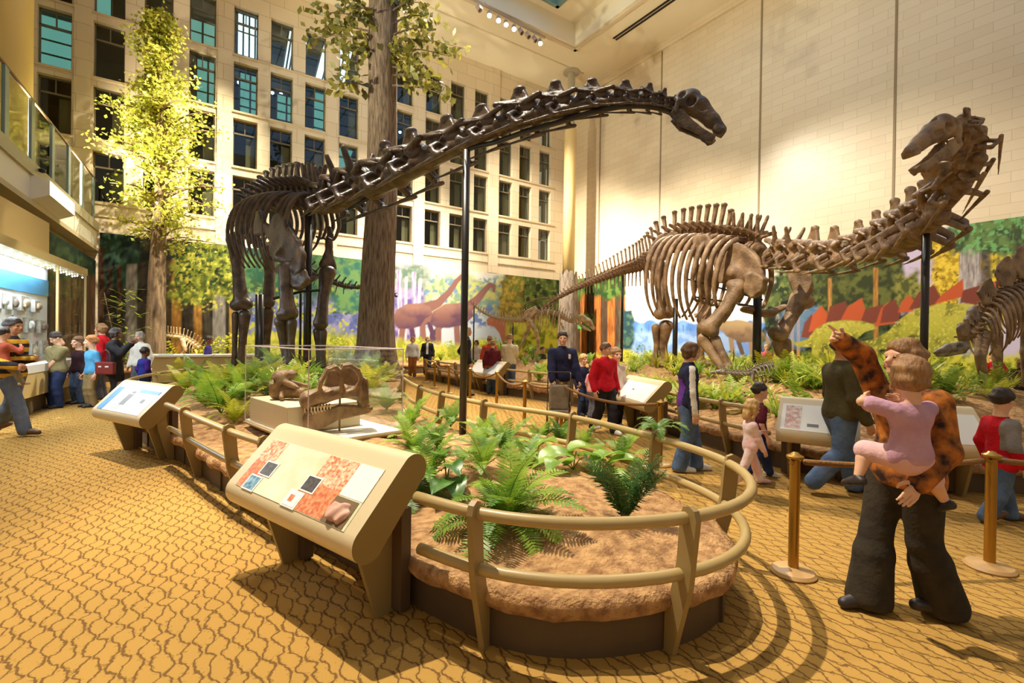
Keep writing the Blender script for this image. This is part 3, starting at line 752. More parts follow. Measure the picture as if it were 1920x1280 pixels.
railing(BED2, [(Vector((7.9, 17.6, 0)), Vector((7.56, 12.9, 0))), (Vector((7.58, 11.2, 0)), Vector((7.60, 8.2, 0))), (Vector((7.08, 5.9, 0)), Vector((6.34, 3.2, 0))), (Vector((6.55, 2.25, 0)), Vector((6.72, 1.95, 0))), (Vector((7.15, 1.5, 0)), Vector((11.0, -0.25, 0)))],
        [Vector((x, y, 0)) for x, y in ((7.8,17.0),(7.6,15.6),(7.54,14.2),(7.55,13.0),(7.6,10.2),(7.66,9.0),(6.95,5.5),(6.72,4.8),(6.42,3.95),(6.33,3.3),(7.3,1.37),(7.9,0.95),(8.8,.4),(10,0))],
        'olive double rail along the kerb of the wide right hand bed')
BED5 = Bed([(-2.5,20.4),(1,20.2),(5,20.1),(9,20.0),(13,19.9),(17,19.7),(18.6,20.2),(18.6,22.0),(13,22.2),(5,22.2),(-2.4,22.2)], [(-1.8,21.4),(3,21.3),(9,21.2),(17.6,21.2)], 0.5, 1.0, 'narrow planting bed along the foot of the back wall mural', 8, edge=0.36)
BED4 = Bed([(17.9,19.2),(17.7,15),(17.7,10),(17.8,5),(18,1.5),(18.7,.6),(19.2,1.2),(19.25,8),(19.25,15),(19.2,19.3)], [(18.6,18.6),(18.6,12),(18.6,6),(18.7,1.5)], 0.5, 0.8, 'narrow planting bed along the foot of the tiled right wall', 9, edge=0.34)

# ---- tilted information panels
M_PBODY = mat('panel_shell', srgb(222,202,162), 0.4); M_PEND = mat('panel_end', srgb(146,120,66), 0.45)
M_GPALE = mat('graphic_pale', srgb(244,236,206), 0.45, col2=srgb(214,214,170), nscale=5); M_GRED = mat('graphic_rust', srgb(214,110,60), 0.5, col2=srgb(246,228,190), nscale=45)
M_GRED2 = mat('graphic_red', srgb(206,96,52), 0.5, col2=srgb(232,164,110), nscale=40); M_GWHITE = mat('graphic_white', srgb(250,247,238), 0.45); M_GDK = mat('graphic_dark', srgb(56,52,50), 0.4, col2=srgb(96,86,76), nscale=40)
M_GBLUE = mat('graphic_blue', srgb(60,130,190), 0.45, col2=srgb(80,150,205), nscale=8); M_GTEAL = mat('graphic_teal', srgb(60,110,140), 0.45, col2=srgb(150,190,205), nscale=30)
M_GGREY = mat('graphic_grey', srgb(120,120,118), 0.5); M_PINKROCK = mat('pink_rock', srgb(226,180,158), 0.8, col2=srgb(200,150,130), nscale=18)
def panel(A, B, label, style, legs=True, top=0.86, run=0.30, drop=0.32, rad=0.088):
    "A,B: plan position of the back upper edge's two ends; the desk slopes towards the visitor, to the left of A->B seen from above"
    A, B = Vector((A[0], A[1], 0)), Vector((B[0], B[1], 0)); L = (B-A).length; ux = (B-A)/L; out = Vector((-ux.y, ux.x, 0))
    root = empty('info_panel', (A+B)/2, label, 'information panel')
    M = Matrix((( ux.x, out.x, 0, (A.x+B.x)/2), (ux.y, out.y, 0, (A.y+B.y)/2), (0, 0, 1, 0), (0, 0, 0, 1)))
    # local frame: x along, y towards the visitor, z up
    if M.to_3x3().determinant() < 0:
        M = Matrix(((-ux.x, out.x, 0, (A.x+B.x)/2), (-ux.y, out.y, 0, (A.y+B.y)/2), (0, 0, 1, 0), (0, 0, 0, 1)))
    root.matrix_world = M
    c0, c1 = Vector((0, 0, top)), Vector((0, run, top-drop)); d = (c1-c0).normalized(); nn = Vector((0, -d.z, d.y))
    if nn.z < 0: nn = -nn
    ang = math.atan2(nn.z, nn.y); prof = []
    for k in range(13): a = ang+PI*k/12; prof.append(c0+Vector((0, math.cos(a), math.sin(a)))*rad)
    for k in range(13): a = ang+PI+PI*k/12; prof.append(c1+Vector((0, math.cos(a), math.sin(a)))*rad*1.12)
    n = len(prof); mb = MB(); vs = [p+Vector((-L/2, 0, 0)) for p in prof]+[p+Vector((L/2, 0, 0)) for p in prof]
    mb.add(vs, [(i, (i+1) % n, n+(i+1) % n, n+i) for i in range(n)], 0); mb.add(vs, [tuple(range(n-1, -1, -1)), tuple(range(n, 2*n))], 1)
    o = mb.build('shell', [M_PBODY, M_PEND], root, 'auto')
    e0 = c0+nn*rad+d*0.045; S = (c1-c0).length-0.03
    def patch(x0, x1, s0, s1, lift): return [e0+d*(S*s)+nn*(lift+rad*0.12*(S*s+0.045)/(c1-c0).length)+Vector((L/2-x*L, 0, 0)) for x, s in ((x1, s1), (x0, s1), (x0, s0), (x1, s0))]
    def face(name, x0, x1, s0, s1, m, lift=0.004, par=root):
        q = patch(x0, x1, s0, s1, lift); q2 = patch(x0, x1, s0, s1, lift-0.006)
        mb = MB(); mb.add(q+q2, [(0, 1, 2, 3), (0, 4, 5, 1), (1, 5, 6, 2), (2, 6, 7, 3), (3, 7, 4, 0)]); return mb.build(name, m, par)
    if style == 'near':
        g = face('graphic', 0.07, 0.93, 0.08, 0.98, M_GPALE, 0.003)
        face('picture', 0.075, 0.22, 0.09, 0.5, M_GRED, 0.005, g); face('picture', 0.075, 0.22, 0.5, 0.97, M_GRED2, 0.005, g)
        face('picture', 0.57, 0.78, 0.09, 0.55, M_GRED, 0.005, g); face('picture', 0.53, 0.78, 0.55, 0.97, M_GRED2, 0.005, g)
        for x, s, m in ((0.175, 0.45, M_GDK), (0.135, 0.73, M_GTEAL), (0.53, 0.45, M_GDK), (0.485, 0.73, M_GWHITE)):
            face('picture', x, x+0.105, s, s+0.26, M_GWHITE, 0.0075, g); face('picture', x+0.01, x+0.095, s+0.025, s+0.235, m, 0.0095, g)
        face('picture', 0.515, 0.545, 0.80, 0.90, M_GRED2, 0.011, g)
        face('picture', 0.78, 0.93, 0.09, 0.58, M_GWHITE, 0.005, g)
        for k in range(5): face('text_line', 0.30, 0.48, 0.2+k*0.05, 0.215+k*0.05, M_GGREY, 0.0045, g) if False else None
        pk = face('specimen_tray', 0.775, 0.915, 0.60, 0.97, mat('tray_brown', srgb(120,96,64), 0.6), 0.006)
        v = Vol((-0.1, -0.1, -0.03), (0.1, 0.1, 0.05), 0.008); v.ell((0, 0, 0), (0.075, 0.055, 0.03), 0.01).bx((0.01, 0.0, 0), (0.06, 0.05, 0.022), 0.01, 0.008).rough(0.003, 40, 2)
        rk = v.build('specimen_rock', M_PINKROCK, pk)
        R = Matrix((Vector((1, 0, 0)), d, nn)).transposed().to_4x4(); R.translation = e0+d*(S*0.80)+nn*0.02+Vector((L/2-0.85*L, 0, 0)); rk.matrix_local = R
    elif style == 'blue':
        g = face('graphic', 0.07, 0.93, 0.08, 0.98, M_GWHITE, 0.003)
        face('title_band', 0.07, 0.19, 0.08, 0.98, M_GBLUE, 0.005, g); face('title_band', 0.55, 0.93, 0.08, 0.2, M_GBLUE, 0.005, g)
        face('picture', 0.40, 0.50, 0.30, 0.72, M_GGREY, 0.005, g); face('picture', 0.30, 0.45, 0.68, 0.9, mat('graphic_palegrey', srgb(190,200,205), 0.5), 0.005, g); face('picture', 0.74, 0.80, 0.42, 0.56, M_GGREY, 0.005, g); face('picture', 0.43, 0.50, 0.18, 0.26, M_GGREY, 0.005, g)
    else:
        g = face('graphic', 0.05, 0.95, 0.06, 0.98, M_GWHITE, 0.003)
        if style == 'sketch':
            face('picture', 0.10, 0.30, 0.12, 0.92, mat('graphic_pinkline', srgb(206,150,140), 0.5, col2=srgb(246,236,220), nscale=22), 0.005, g); face('picture', 0.38, 0.52, 0.72, 0.82, M_GGREY, 0.005, g)
        elif style == 'photo': face('picture', 0.10, 0.34, 0.4, 0.92, M_GDK, 0.005, g)
        else: face('picture', 0.45, 0.5, 0.45, 0.52, M_GGREY, 0.005, g)
    if legs:
        for x in (-0.36, 0.36):
            pr = [Vector((x*L, y, z)) for y, z in ((-0.06, 0), (0.10, 0), (0.24, top-drop-0.10), (0.12, top-drop+0.06), (-0.04, top-0.12))]
            MB().prism(pr, (-0.016, 0, 0), (0.016, 0, 0)).build('leg', M_FIN, root)
            MB().box((x*L-0.10, -0.07, 0.02), (x*L+0.10, 0.0, top-0.25)).build('support', M_KERB, root)
    return root
panel((1.06, 2.52), (0.60, 3.89), 'large tilted information panel with rust coloured pictures and a rock, on the near bed', 'near')
panel((-0.11, 7.40), (-0.69, 8.60), 'tilted information panel with blue title bands at the far end of the near rail', 'blue')
panel((6.42, 5.0), (6.98, 6.3), 'tilted white information panel beside the woman in the red hooded top', 'plain')
a, b = on(1460, 768, 0.92), on(1570, 772, 0.92)
panel((6.33, 2.28), (6.06, 3.03), 'tilted white information panel with a pink sketch, left of the man in the olive jumper', 'sketch')
panel((6.95, 1.50), (6.45, 2.02), 'tilted white information panel with a photograph, right of the man in the olive jumper', 'photo')
panel((7.45, 11.2), (7.45, 12.8), 'tilted white information panel before the visitor couple at the far bed', 'plain')

# ---- brass posts and ropes along the walkway
M_BRASS = mat('aged_brass', srgb(178,134,56), 0.3, metal=0.7); M_BASE = mat('stanchion_base', srgb(190,150,96), 0.5); M_ROPE = mat('brown_rope', srgb(140,98,50), 0.8, bump=0.4, bscale=60)
ST = [(on(1487, 1075), 'nearest brass rope post, before the right end of the oval rail'), (on(1855, 1065), 'brass rope post before the boy in red, at the right edge'),
      (on(1237, 872), 'brass rope post beside the woman in the navy tracksuit top'), (on(1052, 805), 'brass rope post beside the grey pushchair'),
      (on(983, 797), 'brass rope post behind the oval rail, just left of the pushchair'), (on(931, 762), 'brass rope post before the couple reading a panel'),
      (on(881, 750), 'brass rope post right of the black skeleton post'), (on(841, 738), 'brass rope post left of the man in the dark jacket'),
      (on(815, 727), 'second farthest brass rope post along the walkway'), (on(798, 717), 'farthest brass rope post, by the visitor in the black suit')]
proto = None; TOPS = []
for i, (p, lab) in enumerate(ST):
    if proto is None:
        t = proto = empty('stanchion', p, lab, 'rope post', 'brass rope posts')
        MB().lathe([(0.14, 0), (0.145, 0.012), (0.13, 0.03), (0.05, 0.042), (0.034, 0.05)], seg=28).build('base', M_BASE, t, 'auto')
        MB().lathe([(0.033, 0.04), (0.033, 0.80)], seg=16).build('pole', M_BRASS, t, 'auto')
        MB().lathe([(0.034, 0.79), (0.055, 0.805), (0.055, 0.818), (0.03, 0.83), (0.02, 0.842), (0.008, 0.845)], seg=20).build('cap', M_BRASS, t, 'auto')
        [MB().tube([(s*0.02, 0, 0.78), (s*0.065, 0, 0.775)], 0.012, 8).build('rope_hook', M_BRASS, t) for s in (-1, 1)]
    else:
        t = copy_tree(proto); t.location = p; t['label'] = lab
    TOPS.append(p+Vector((0, 0, 0.775)))
def rope(a, b, sag, label):
    a, b = Vector(a), Vector(b); d = (b-a).normalized(); a, b = a+d*0.07, b-d*0.07
    pts = [a.lerp(b, k/16)-Vector((0, 0, sag*(1-(2*k/16-1)**2))) for k in range(17)]
    o = MB().tube(pts, 0.021, 8).build('barrier_rope', M_ROPE, None, True); tag(o, label, 'rope', 'ropes of the barrier')
rope(TOPS[0], TOPS[1], 0.03, 'brown barrier rope passing behind the woman who carries a child')
rope(TOPS[2], TOPS[3], 0.10, 'brown barrier rope before the woman in the red hooded top')
rope(TOPS[3], TOPS[4], 0.06, 'short brown barrier rope left of the pushchair')
rope(TOPS[4], TOPS[5], 0.12, 'sagging brown barrier rope before the couple at the panel')
rope(TOPS[5], TOPS[6], 0.12, 'sagging brown barrier rope left of the couple at the panel')
rope(TOPS[6], TOPS[7], 0.10, 'brown barrier rope before the man in the dark jacket')
rope(TOPS[7], TOPS[8], 0.10, 'brown barrier rope left of the man in the dark jacket')
rope(TOPS[8], TOPS[9], 0.10, 'farthest brown barrier rope on the walkway')
e1 = TOPS[1]; rope(e1, e1+Vector((1.6, -0.9, 0)), 0.05, 'brown barrier rope leaving the picture at the right edge')

# ---- low cream counter and bench at the far left
o = MB().box((-0.9, 18.6, 0.06), (1.9, 19.5, 0.86)).build('base', M_TAN); 
ct = empty('low_counter', (0.5, 19.0, 0), 'long low cream counter in front of the left tree', 'counter')
o.parent = ct; o.location = (-0.5, -19.0, 0)
MB().box((-1.5, -0.5, 0.86), (1.5, 0.55, 0.93)).build('top', M_CREAMW, ct, bevel=0.01)
q = MB().box((-1.25, -0.35, 0.932), (-0.85, 0.1, 0.938)).build('graphic', M_GTEAL, ct)
# ================================================================ SKELETONS
M_BN1 = mat('bone_dark', srgb(58,45,38), 0.34, col2=srgb(98,78,63), nscale=5.0, bump=0.35, bscale=22, detail=6)
M_BN2 = mat('bone_brown', srgb(112,86,62), 0.5, col2=srgb(172,138,102), nscale=4.0, bump=0.5, bscale=20, detail=6)
M_BN3 = mat('bone_tan', srgb(232,206,160), 0.6, col2=srgb(164,132,94), nscale=7.0, bump=0.4, bscale=24)
M_BN4 = mat('bone_grey', srgb(92,80,70), 0.5, col2=srgb(160,144,128), nscale=9.0, bump=0.3)
M_STEEL = mat('black_steel', srgb(34,30,30), 0.35)
def cervical_vol(wide=1.0, ribs=True, split=False):
    v = Vol((-1.05, -0.62*wide, -0.62), (0.78, 0.62*wide, 0.82), 0.026)
    v.cap((-.46, 0, -.10), (.50, 0, -.10), .19, .16, .03)
    v.ell((-.47, 0, -.10), (.11, .24, .24), .04).ell((.5, 0, -.09), (.12, .15, .15), .04)
    v.ell((-.02, 0, .12), (.50, .15, .27), .06)
    if not split:
        v.poly([(-.40, .18), (.32, .18), (.16, .42), (.04, .65), (-.14, .68), (-.26, .42)], (0, 0, 0), (1, 0, 0), (0, 0, 1), .045, .04, .02)
        v.ell((-.05, 0, .65), (.12, .085, .07), .04)
    else:
        for s in (-1, 1): v.cap((-.05, s*.06, .2), (-.04, s*.26, .66), .13, .07, .05, sq=((0, 1, 0), 1.7))
    for s in (-1, 1):
        w = s*wide
        v.cap((.12, s*.10, .20), (.60, w*.20, .25), .075, .055, .05)
        v.cap((-.06, s*.09, .28), (-.48, w*.19, .33), .09, .07, .05)
        v.cap((-.44, w*.19, .32), (.10, w*.22, .18), .035, .03, .03)
        v.cap((.08, s*.08, .10), (.06, w*.38, -.14), .085, .06, .05)
        v.cap((.20, s*.08, -.10), (.20, w*.33, -.30), .07, .055, .04)
        v.cap((.06, w*.38, -.14), (.20, w*.36, -.32), .05, .05, .03)
        if ribs: v.cap((.34, w*.35, -.34), (-.95, w*.30, -.42), .05, .016, .03)
        v.ell((.03, s*.17, .03), (.13, .11, .075), .02, True)
        v.ell((-.24, s*.20, -.02), (.13, .12, .07), .02, True)
    return v
def dorsal_vol(spine=1.15, split=False):
    v = Vol((-.62, -1.0, -.5), (.62, 1.0, .9+spine), 0.035)
    v.cap((-.34, 0, 0), (.34, 0, 0), .32, .32, .03).ell((-.4, 0, 0), (.09, .4, .4), .05).ell((.42, 0, 0), (.1, .38, .38), .05)
    v.ell((0, 0, .45), (.24, .2, .34), .08)
    for s in (-1, 1):
        v.cap((0, s*.1, .68), (-.04, s*.85, .92), .15, .09, .08)
        v.cap((.1, s*.12, .62), (.5, s*.22, .74), .09, .08, .05).cap((-.1, s*.12, .7), (-.5, s*.2, .8), .09, .08, .05)
        if split: v.cap((0, s*.08, .8), (-.05, s*.26, .75+spine), .15, .13, .06, sq=((0, 1, 0), 1.6))
    if not split:
        v.poly([(-.2, .7), (.2, .7), (.13, 1.0), (.2, .7+spine), (-.24, .72+spine), (-.16, 1.0)], (0, 0, 0), (1, 0, 0), (0, 0, 1), .07, .05, .03)
        v.ell((-.02, 0, .70+spine), (.26, .17, .12), .06)
    return v
def caudal_vol(chevron=True, spine=0.75):
    v = Vol((-.62, -.75, -1.05), (.62, .75, .45+spine), 0.03)
    v.cap((-.36, 0, 0), (.36, 0, 0), .24, .24, .03).ell((-.42, 0, 0), (.09, .32, .32), .05).ell((.42, 0, 0), (.09, .32, .32), .05)
    v.ell((0, 0, .3), (.24, .12, .2), .06)
    v.cap((.02, 0, .35), (-.28, 0, .35+spine), .12, .10, .05, sq=((0, 1, 0), 1.5)).ell((-.29, 0, .36+spine), (.13, .12, .07), .04)
    for s in (-1, 1):
        v.cap((0, s*.15, .05), (-.06, s*.62, .02), .11, .06, .06)
        v.cap((.2, s*.08, .36), (.52, s*.12, .42), .06, .05, .04)
    if chevron: v.cap((-.38, 0, -.28), (-.50, 0, -.95), .08, .06, .05, sq=((0, 1, 0), 1.5))
    return v
LIB = {}
def lib(name, vol):
    o = vol.build(name, M_BN1, link=False); LIB[name] = o.data; return o.data
for nm, vv in (('cervical_vertebra', cervical_vol()), ('cervical_wide', cervical_vol(1.25, True, False)), ('cervical_split', cervical_vol(1.1, True, True)), ('dorsal_vertebra', dorsal_vol()), ('dorsal_split', dorsal_vol(0.9, True)), ('caudal_vertebra', caudal_vol()), ('caudal_plain', caudal_vol(False, 0.5))):
    lib(nm, vv)
_MM = {}
def bmesh_of(key, m):
    k = (key, m.name)
    if k not in _MM: me = LIB[key].copy(); me.materials.clear(); me.materials.append(m); me.name = key; _MM[k] = me
    return _MM[k]
def vert(key, name, m, root, pos, fwd, up, L, W, H):
    f = Vector(fwd).normalized(); u = Vector(up); u = (u-f*u.dot(f)).normalized(); l = u.cross(f)
    p = Vector(pos)-root.location
    M = Matrix(((f.x*L, l.x*W, u.x*H, p.x), (f.y*L, l.y*W, u.y*H, p.y), (f.z*L, l.z*W, u.z*H, p.z), (0, 0, 0, 1)))
    o = bpy.data.objects.new(name, bmesh_of(key, m)); COL.objects.link(o); o.parent = root; o.matrix_local = M
    return o
def bone(name, m, root, pts, rs, res=0.035, ends=(), k=0.06, sq=None, extra=None):
    "limb bone: tapered chain plus knobs, in world coordinates"
    P = [np.array(p, float)-np.array(root.location) for p in pts]; R = max(list(rs)+[e[1] if not hasattr(e[1], '__len__') else max(e[1]) for e in ends])+2*k
    A = P+[np.array(e[0], float)-np.array(root.location) for e in ends]
    v = Vol(np.min(A, 0)-R, np.max(A, 0)+R, res); v.chain(P, rs, k, sq=sq)
    for e in ends:
        r = e[1] if hasattr(e[1], '__len__') else (e[1],)*3
        v.ell(np.array(e[0], float)-np.array(root.location), r, k)
    if extra: extra(v)
    return v.build(name, m, root)
def onplane(px, py, P0, N):
    X, Y, Z, f = _ray(px, py); r = Vector((X, Y, Z)); o = Vector((0, 0, EYE)); t = (P0-o).dot(N)/r.dot(N); return o+r*t
def plate(name, m, root, pxs, pl, pr, half, k=0.04, rnd=0.03, res=0.035, adds=None):
    "flat bone whose outline was measured in the photo, lying in the vertical plane through the two points pl, pr"
    pl, pr = Vector(pl), Vector(pr); u = (pr-pl); u.z = 0; u.normalize(); N = u.cross(UP); o = pl
    pts = []
    for x, y in pxs: p = onplane(x, y, o, N); pts.append(((p-o).dot(u), (p-o).z))
    oo = o-root.location; P3 = [oo+u*a+UP*b for a, b in pts]
    lo = [min(p[i] for p in P3)-half-0.15 for i in range(3)]; hi = [max(p[i] for p in P3)+half+0.15 for i in range(3)]
    v = Vol(lo, hi, res); v.poly(pts, oo, u, UP, half, k, rnd)
    if adds:
        for (x, y, r, dz) in adds: p = onplane(x, y, o, N)-root.location+N*dz; v.ell(p, (r,)*3, 0.12)
    v.rough(0.006, 9, len(pxs)); return v.build(name, m, root)
def rib(m, root, c, lat, fw, S, side, k=0, r=0.05, drop=1.0, seg=7):
    pts = []
    for a, b, d in ((0.05, 0.12, 0), (.42, .10, .02), (.80, -.22, .06), (.98, -.80, .16), (.96, -1.35, .28), (.80, -1.85, .40), (.55, -2.2*drop, .50)):
        pts.append(Vector(c)+lat*(a*S*side)+UP*(b*S*(drop if b < -1 else 1))-fw*(d*S*0.5)-root.location)
    pts = crom(pts, 3); n = len(pts); rr = [r*(0.75+0.5*math.sin(PI*min(1, (i+3)/n)))*(1-0.35*i/n) for i in range(n)]
    return MB().tube(pts, rr, seg).build('rib', m, root, True)
def post(root, px, y0, d, zb, r, name='support_post'):
    p = at(px, y0, d)-root.location; MB().tube([(p.x, p.y, zb-root.location.z), (p.x, p.y, p.z)], r, 10).build(name, M_STEEL, root, True)
def foot(m, root, p, fw, S):
    v = Vol((-.34*S, -.3*S, -.06*S), (.40*S, .3*S, .34*S), 0.03*S)
    v.ell((0, 0, .18*S), (.16*S, .17*S, .14*S), .06*S)
    for a in (-.5, -.25, 0, .25, .5): v.cap((.06*S, a*.3*S, .16*S), (.26*S*math.cos(a), .42*S*math.sin(a), .05*S), .065*S, .05*S, .03*S)
    M = Matrix.Translation(Vector(p)-root.location) @ Matrix.Rotation(math.atan2(fw.y, fw.x), 4, 'Z')
    return v.build('foot', m, root, M)
class Curve:
    "measured spine line: list of (px, py, depth)"
    def __init__(s, q): s.q = q; s.p = crom([at(*a) for a in q], 24); s.c = np.cumsum([0]+[(b-a).length for a, b in zip(s.p, s.p[1:])])
    def pos(s, L):
        i = int(np.clip(np.searchsorted(s.c, L)-1, 0, len(s.p)-2)); t = (L-s.c[i])/max(1e-9, s.c[i+1]-s.c[i]); return s.p[i].lerp(s.p[i+1], t)
    def tan(s, L): return (s.pos(min(L+0.12, s.c[-1]))-s.pos(max(L-0.12, 0))).normalized()
    def length(s): return float(s.c[-1])
    def near(s, p): return float(s.c[int(np.argmin([(a-p).length for a in s.p]))])
def dep(q, px):
    a = sorted(q); return float(np.interp(px, [t[0] for t in a], [t[2] for t in a]))
def grnd(b, p): return b.z(p.x, p.y)
def skull_long(m, root, M, S, gape=0.3):
    "long horse-like sauropod skull: +x snout, z up, length about 1"
    v = Vol((-.5, -.3, -.3), (.62, .3, .4), 0.022)
    v.chain([(-.32, 0, .06), (-.05, 0, .08), (.30, 0, -.02), (.52, 0, -.08)], [.17, .17, .12, .085], .05, sq=((0, 1, 0), 1.15))
    v.ell((-.24, 0, .20), (.15, .12, .11), .07).ell((-.38, 0, .06), (.10, .15, .13), .05)
    v.bx((.50, 0, -.12), (.09, .10, .06), .03, .03)
    for s in (-1, 1):
        v.ell((-.16, s*.16, .06), (.085, .10, .09), .015, True); v.ell((.06, s*.15, .04), (.10, .06, .045), .03, True); v.ell((-.36, s*.16, .10), (.05, .07, .09), .02, True)
        v.cap((-.36, s*.12, -.02), (-.28, s*.12, -.19), .05, .045, .03)
    v.ell((-.06, 0, .26), (.10, .06, .07), .03, True)
    o = v.build('skull', m, root); o.matrix_local = M @ Matrix.Scale(S, 4)
    w = Vol((-.5, -.25, -.2), (.62, .25, .2), 0.022)
    for s in (-1, 1):
        w.poly([(-.36, .07), (-.34, -.06), (-.1, -.12), (.3, -.07), (.48, -.10), (.52, 0.02), (.3, .015), (.0, .05), (-.18, .10)], (0, s*.10, 0), (1, -s*.05, 0), (0, 0, 1), .022, .03, .015)
    w.bx((.48, 0, -.03), (.06, .08, .05), .04, .03)
    j = w.build('jaw', m, root); j.matrix_local = M @ Matrix.Scale(S, 4) @ Matrix.Translation((-.30, 0, -.19)) @ Matrix.Rotation(gape, 4, 'Y') @ Matrix.Translation((.30, 0, -.02))
    return o
def frame_at(root, p, fwd, up):
    f = Vector(fwd).normalized(); u = Vector(up); u = (u-f*u.dot(f)).normalized(); l = u.cross(f); p = Vector(p)-root.location
    return Matrix(((f.x, l.x, u.x, p.x), (f.y, l.y, u.y, p.y), (f.z, l.z, u.z, p.z), (0, 0, 0, 1)))

# ---------------- A: the dark skeleton on the near island
qA = [(478,400,13.5),(495,384,13.0),(520,376,12.4),(548,374,11.8),(575,375,11.2),(596,374,10.7),(614,366,10.2),(640,356,9.8),(671,343,9.3),(722,324,8.5),(771,300,7.8),(838,268,6.95),(903,240,6.2),(975,211,5.7),(1041,196,5.4),(1109,183,5.15),(1171,180,5.0),(1215,183,4.95),(1242,189,4.95),(1266,198,4.95)]
CA = Curve(qA); pA = at(540, 700, 10.6)
A = empty('sauropod_skeleton', (pA.x, pA.y, 0.6), 'dark brown sauropod skeleton with long neck stretched across the hall, on the near bed', 'dinosaur skeleton')
nk = [(614,334,402),(640,312,394),(671,300,386),(722,277,370),(771,253,346),(838,222,312),(903,201,277),(975,168,252),(1041,157,234),(1109,151,212),(1171,153,204),(1215,158,205),(1242,165,206)]
Ls = [CA.near(at(x, (a+b)/2, dep(qA, x))) for x, a, b in nk]
for i, (x, a, b) in enumerate(nk):
    L = Ls[i]; ln = ((Ls[i+1] if i+1 < len(Ls) else Ls[i]+(Ls[i]-Ls[i-1])*0.9)-(Ls[i-1] if i else Ls[0]-(Ls[1]-Ls[0])))/2
    d = dep(qA, x); H = (b-a)*d/900/1.12; t = CA.tan(L); p = CA.pos(L)
    vert('cervical_split' if i < 3 else 'cervical_vertebra', 'cervical_vertebra', M_BN1, A, p-UP*(0.10*H), t, UP, ln*1.05, H*(1.45 if i < 5 else 1.25), H*(1.28 if i < 3 else 1.16 if i < 5 else 1.06))
L0 = 0.0; Lsh = CA.near(at(600, 372, 10.6)); nd = 12
fwA = (CA.pos(Lsh)-CA.pos(0)); fwA.z = 0; fwA.normalize(); ltA = Vector((-fwA.y, fwA.x, 0))
for i in range(nd):
    L = Lsh*(i+0.5)/nd; p = CA.pos(L)
    vert('dorsal_vertebra' if i < 8 else 'dorsal_split', 'dorsal_vertebra', M_BN1, A, p-UP*0.05, CA.tan(L), UP, Lsh/nd*1.02, 0.56, 0.48)
    if i > 0:
        for s in (1, -1): rib(M_BN1, A, p, ltA, fwA, (0.80 if i < 9 else 0.66) if s < 0 else 0.55, s, r=0.05, drop=1.0 if i < 9 else 0.8)
# pelvis and tail (the tail swings away behind the trunk of the right hand tree)
plate('ilium', M_BN1, A, [(446,430),(448,402),(462,384),(486,376),(500,384),(496,400),(478,412),(462,438),(452,440)], at(446, 430, 13.1), at(500, 384, 13.2), 0.09)
hipA = CA.pos(0)
tA = crom([hipA, hipA-fwA*1.0+UP*0.02, hipA-fwA*2.0-UP*0.35+RGT*0.5, at(560, 500, 16.4), at(640, 535, 17.0), at(690, 541, 17.6), at(760, 560, 18.0)], 12)
tA = resample(tA, 0.24)
for i, p in enumerate(tA[1:-1]):
    s = 1-0.93*i/len(tA); vert('caudal_vertebra' if i < 22 else 'caudal_plain', 'caudal_vertebra', M_BN1, A, p, tA[i]-tA[i+2], UP, 0.25, 0.60*s+.03, 0.62*s+.04)
# shoulder and fore limbs
plate('scapula', M_BN1, A, [(482,398),(489,396),(496,418),(508,424),(516,406),(526,402),(534,412),(548,434),(562,456),(570,480),(568,502),(556,516),(544,498),(534,486),(520,488),(513,478),(508,448),(494,436),(480,440)], at(482, 400, 11.2), at(570, 480, 10.0), 0.06, adds=[(530, 482, .12, 0.05), (555, 500, .1, 0.03)])
plate('coracoid', M_BN1, A, [(534,500),(552,512),(572,506),(578,524),(566,538),(548,536)], at(534, 500, 10.3), at(578, 524, 10.0), 0.06)
plate('scapula', M_BN1, A, [(618,426),(621,440),(622,466),(624,486),(626,504),(612,506),(602,498),(608,480),(614,450)], at(602, 500, 11.0), at(626, 500, 11.3), 0.05)
P = lambda x, y, d: at(x, y, d)
bone('humerus', M_BN1, A, [P(540,506,10.3), P(536,545,10.2), P(541,586,10.1)], [.20, .125, .17], ends=[(P(528,505,10.35), .13), (P(530,590,10.1), .13), (P(548,588,10.15), .12)])
bone('ulna', M_BN1, A, [P(528,604,10.2), P(533,648,10.25), P(541,690,10.3)], [.13, .085, .10], ends=[(P(526,602,10.2), .12)])
bone('radius', M_BN1, A, [P(548,604,10.1), P(546,646,10.15), P(547,688,10.2)], [.10, .065, .09])
bone('humerus', M_BN1, A, [P(613,512,11.1), P(606,560,11.0), P(602,606,10.9)], [.18, .11, .15], ends=[(P(620,510,11.1), .12), (P(596,606,10.9), .11)])
bone('ulna', M_BN1, A, [P(598,622,11.0), P(600,660,11.0), P(600,692,11.0)], [.13, .08, .10]); bone('radius', M_BN1, A, [P(606,622,10.95), P(605,660,10.95), P(606,692,10.95)], [.09, .06, .08])
for q in (P(545,700,10.25), P(603,700,11.0)): foot(M_BN1, A, (q.x, q.y, grnd(BED1, q)), fwA, 0.85)
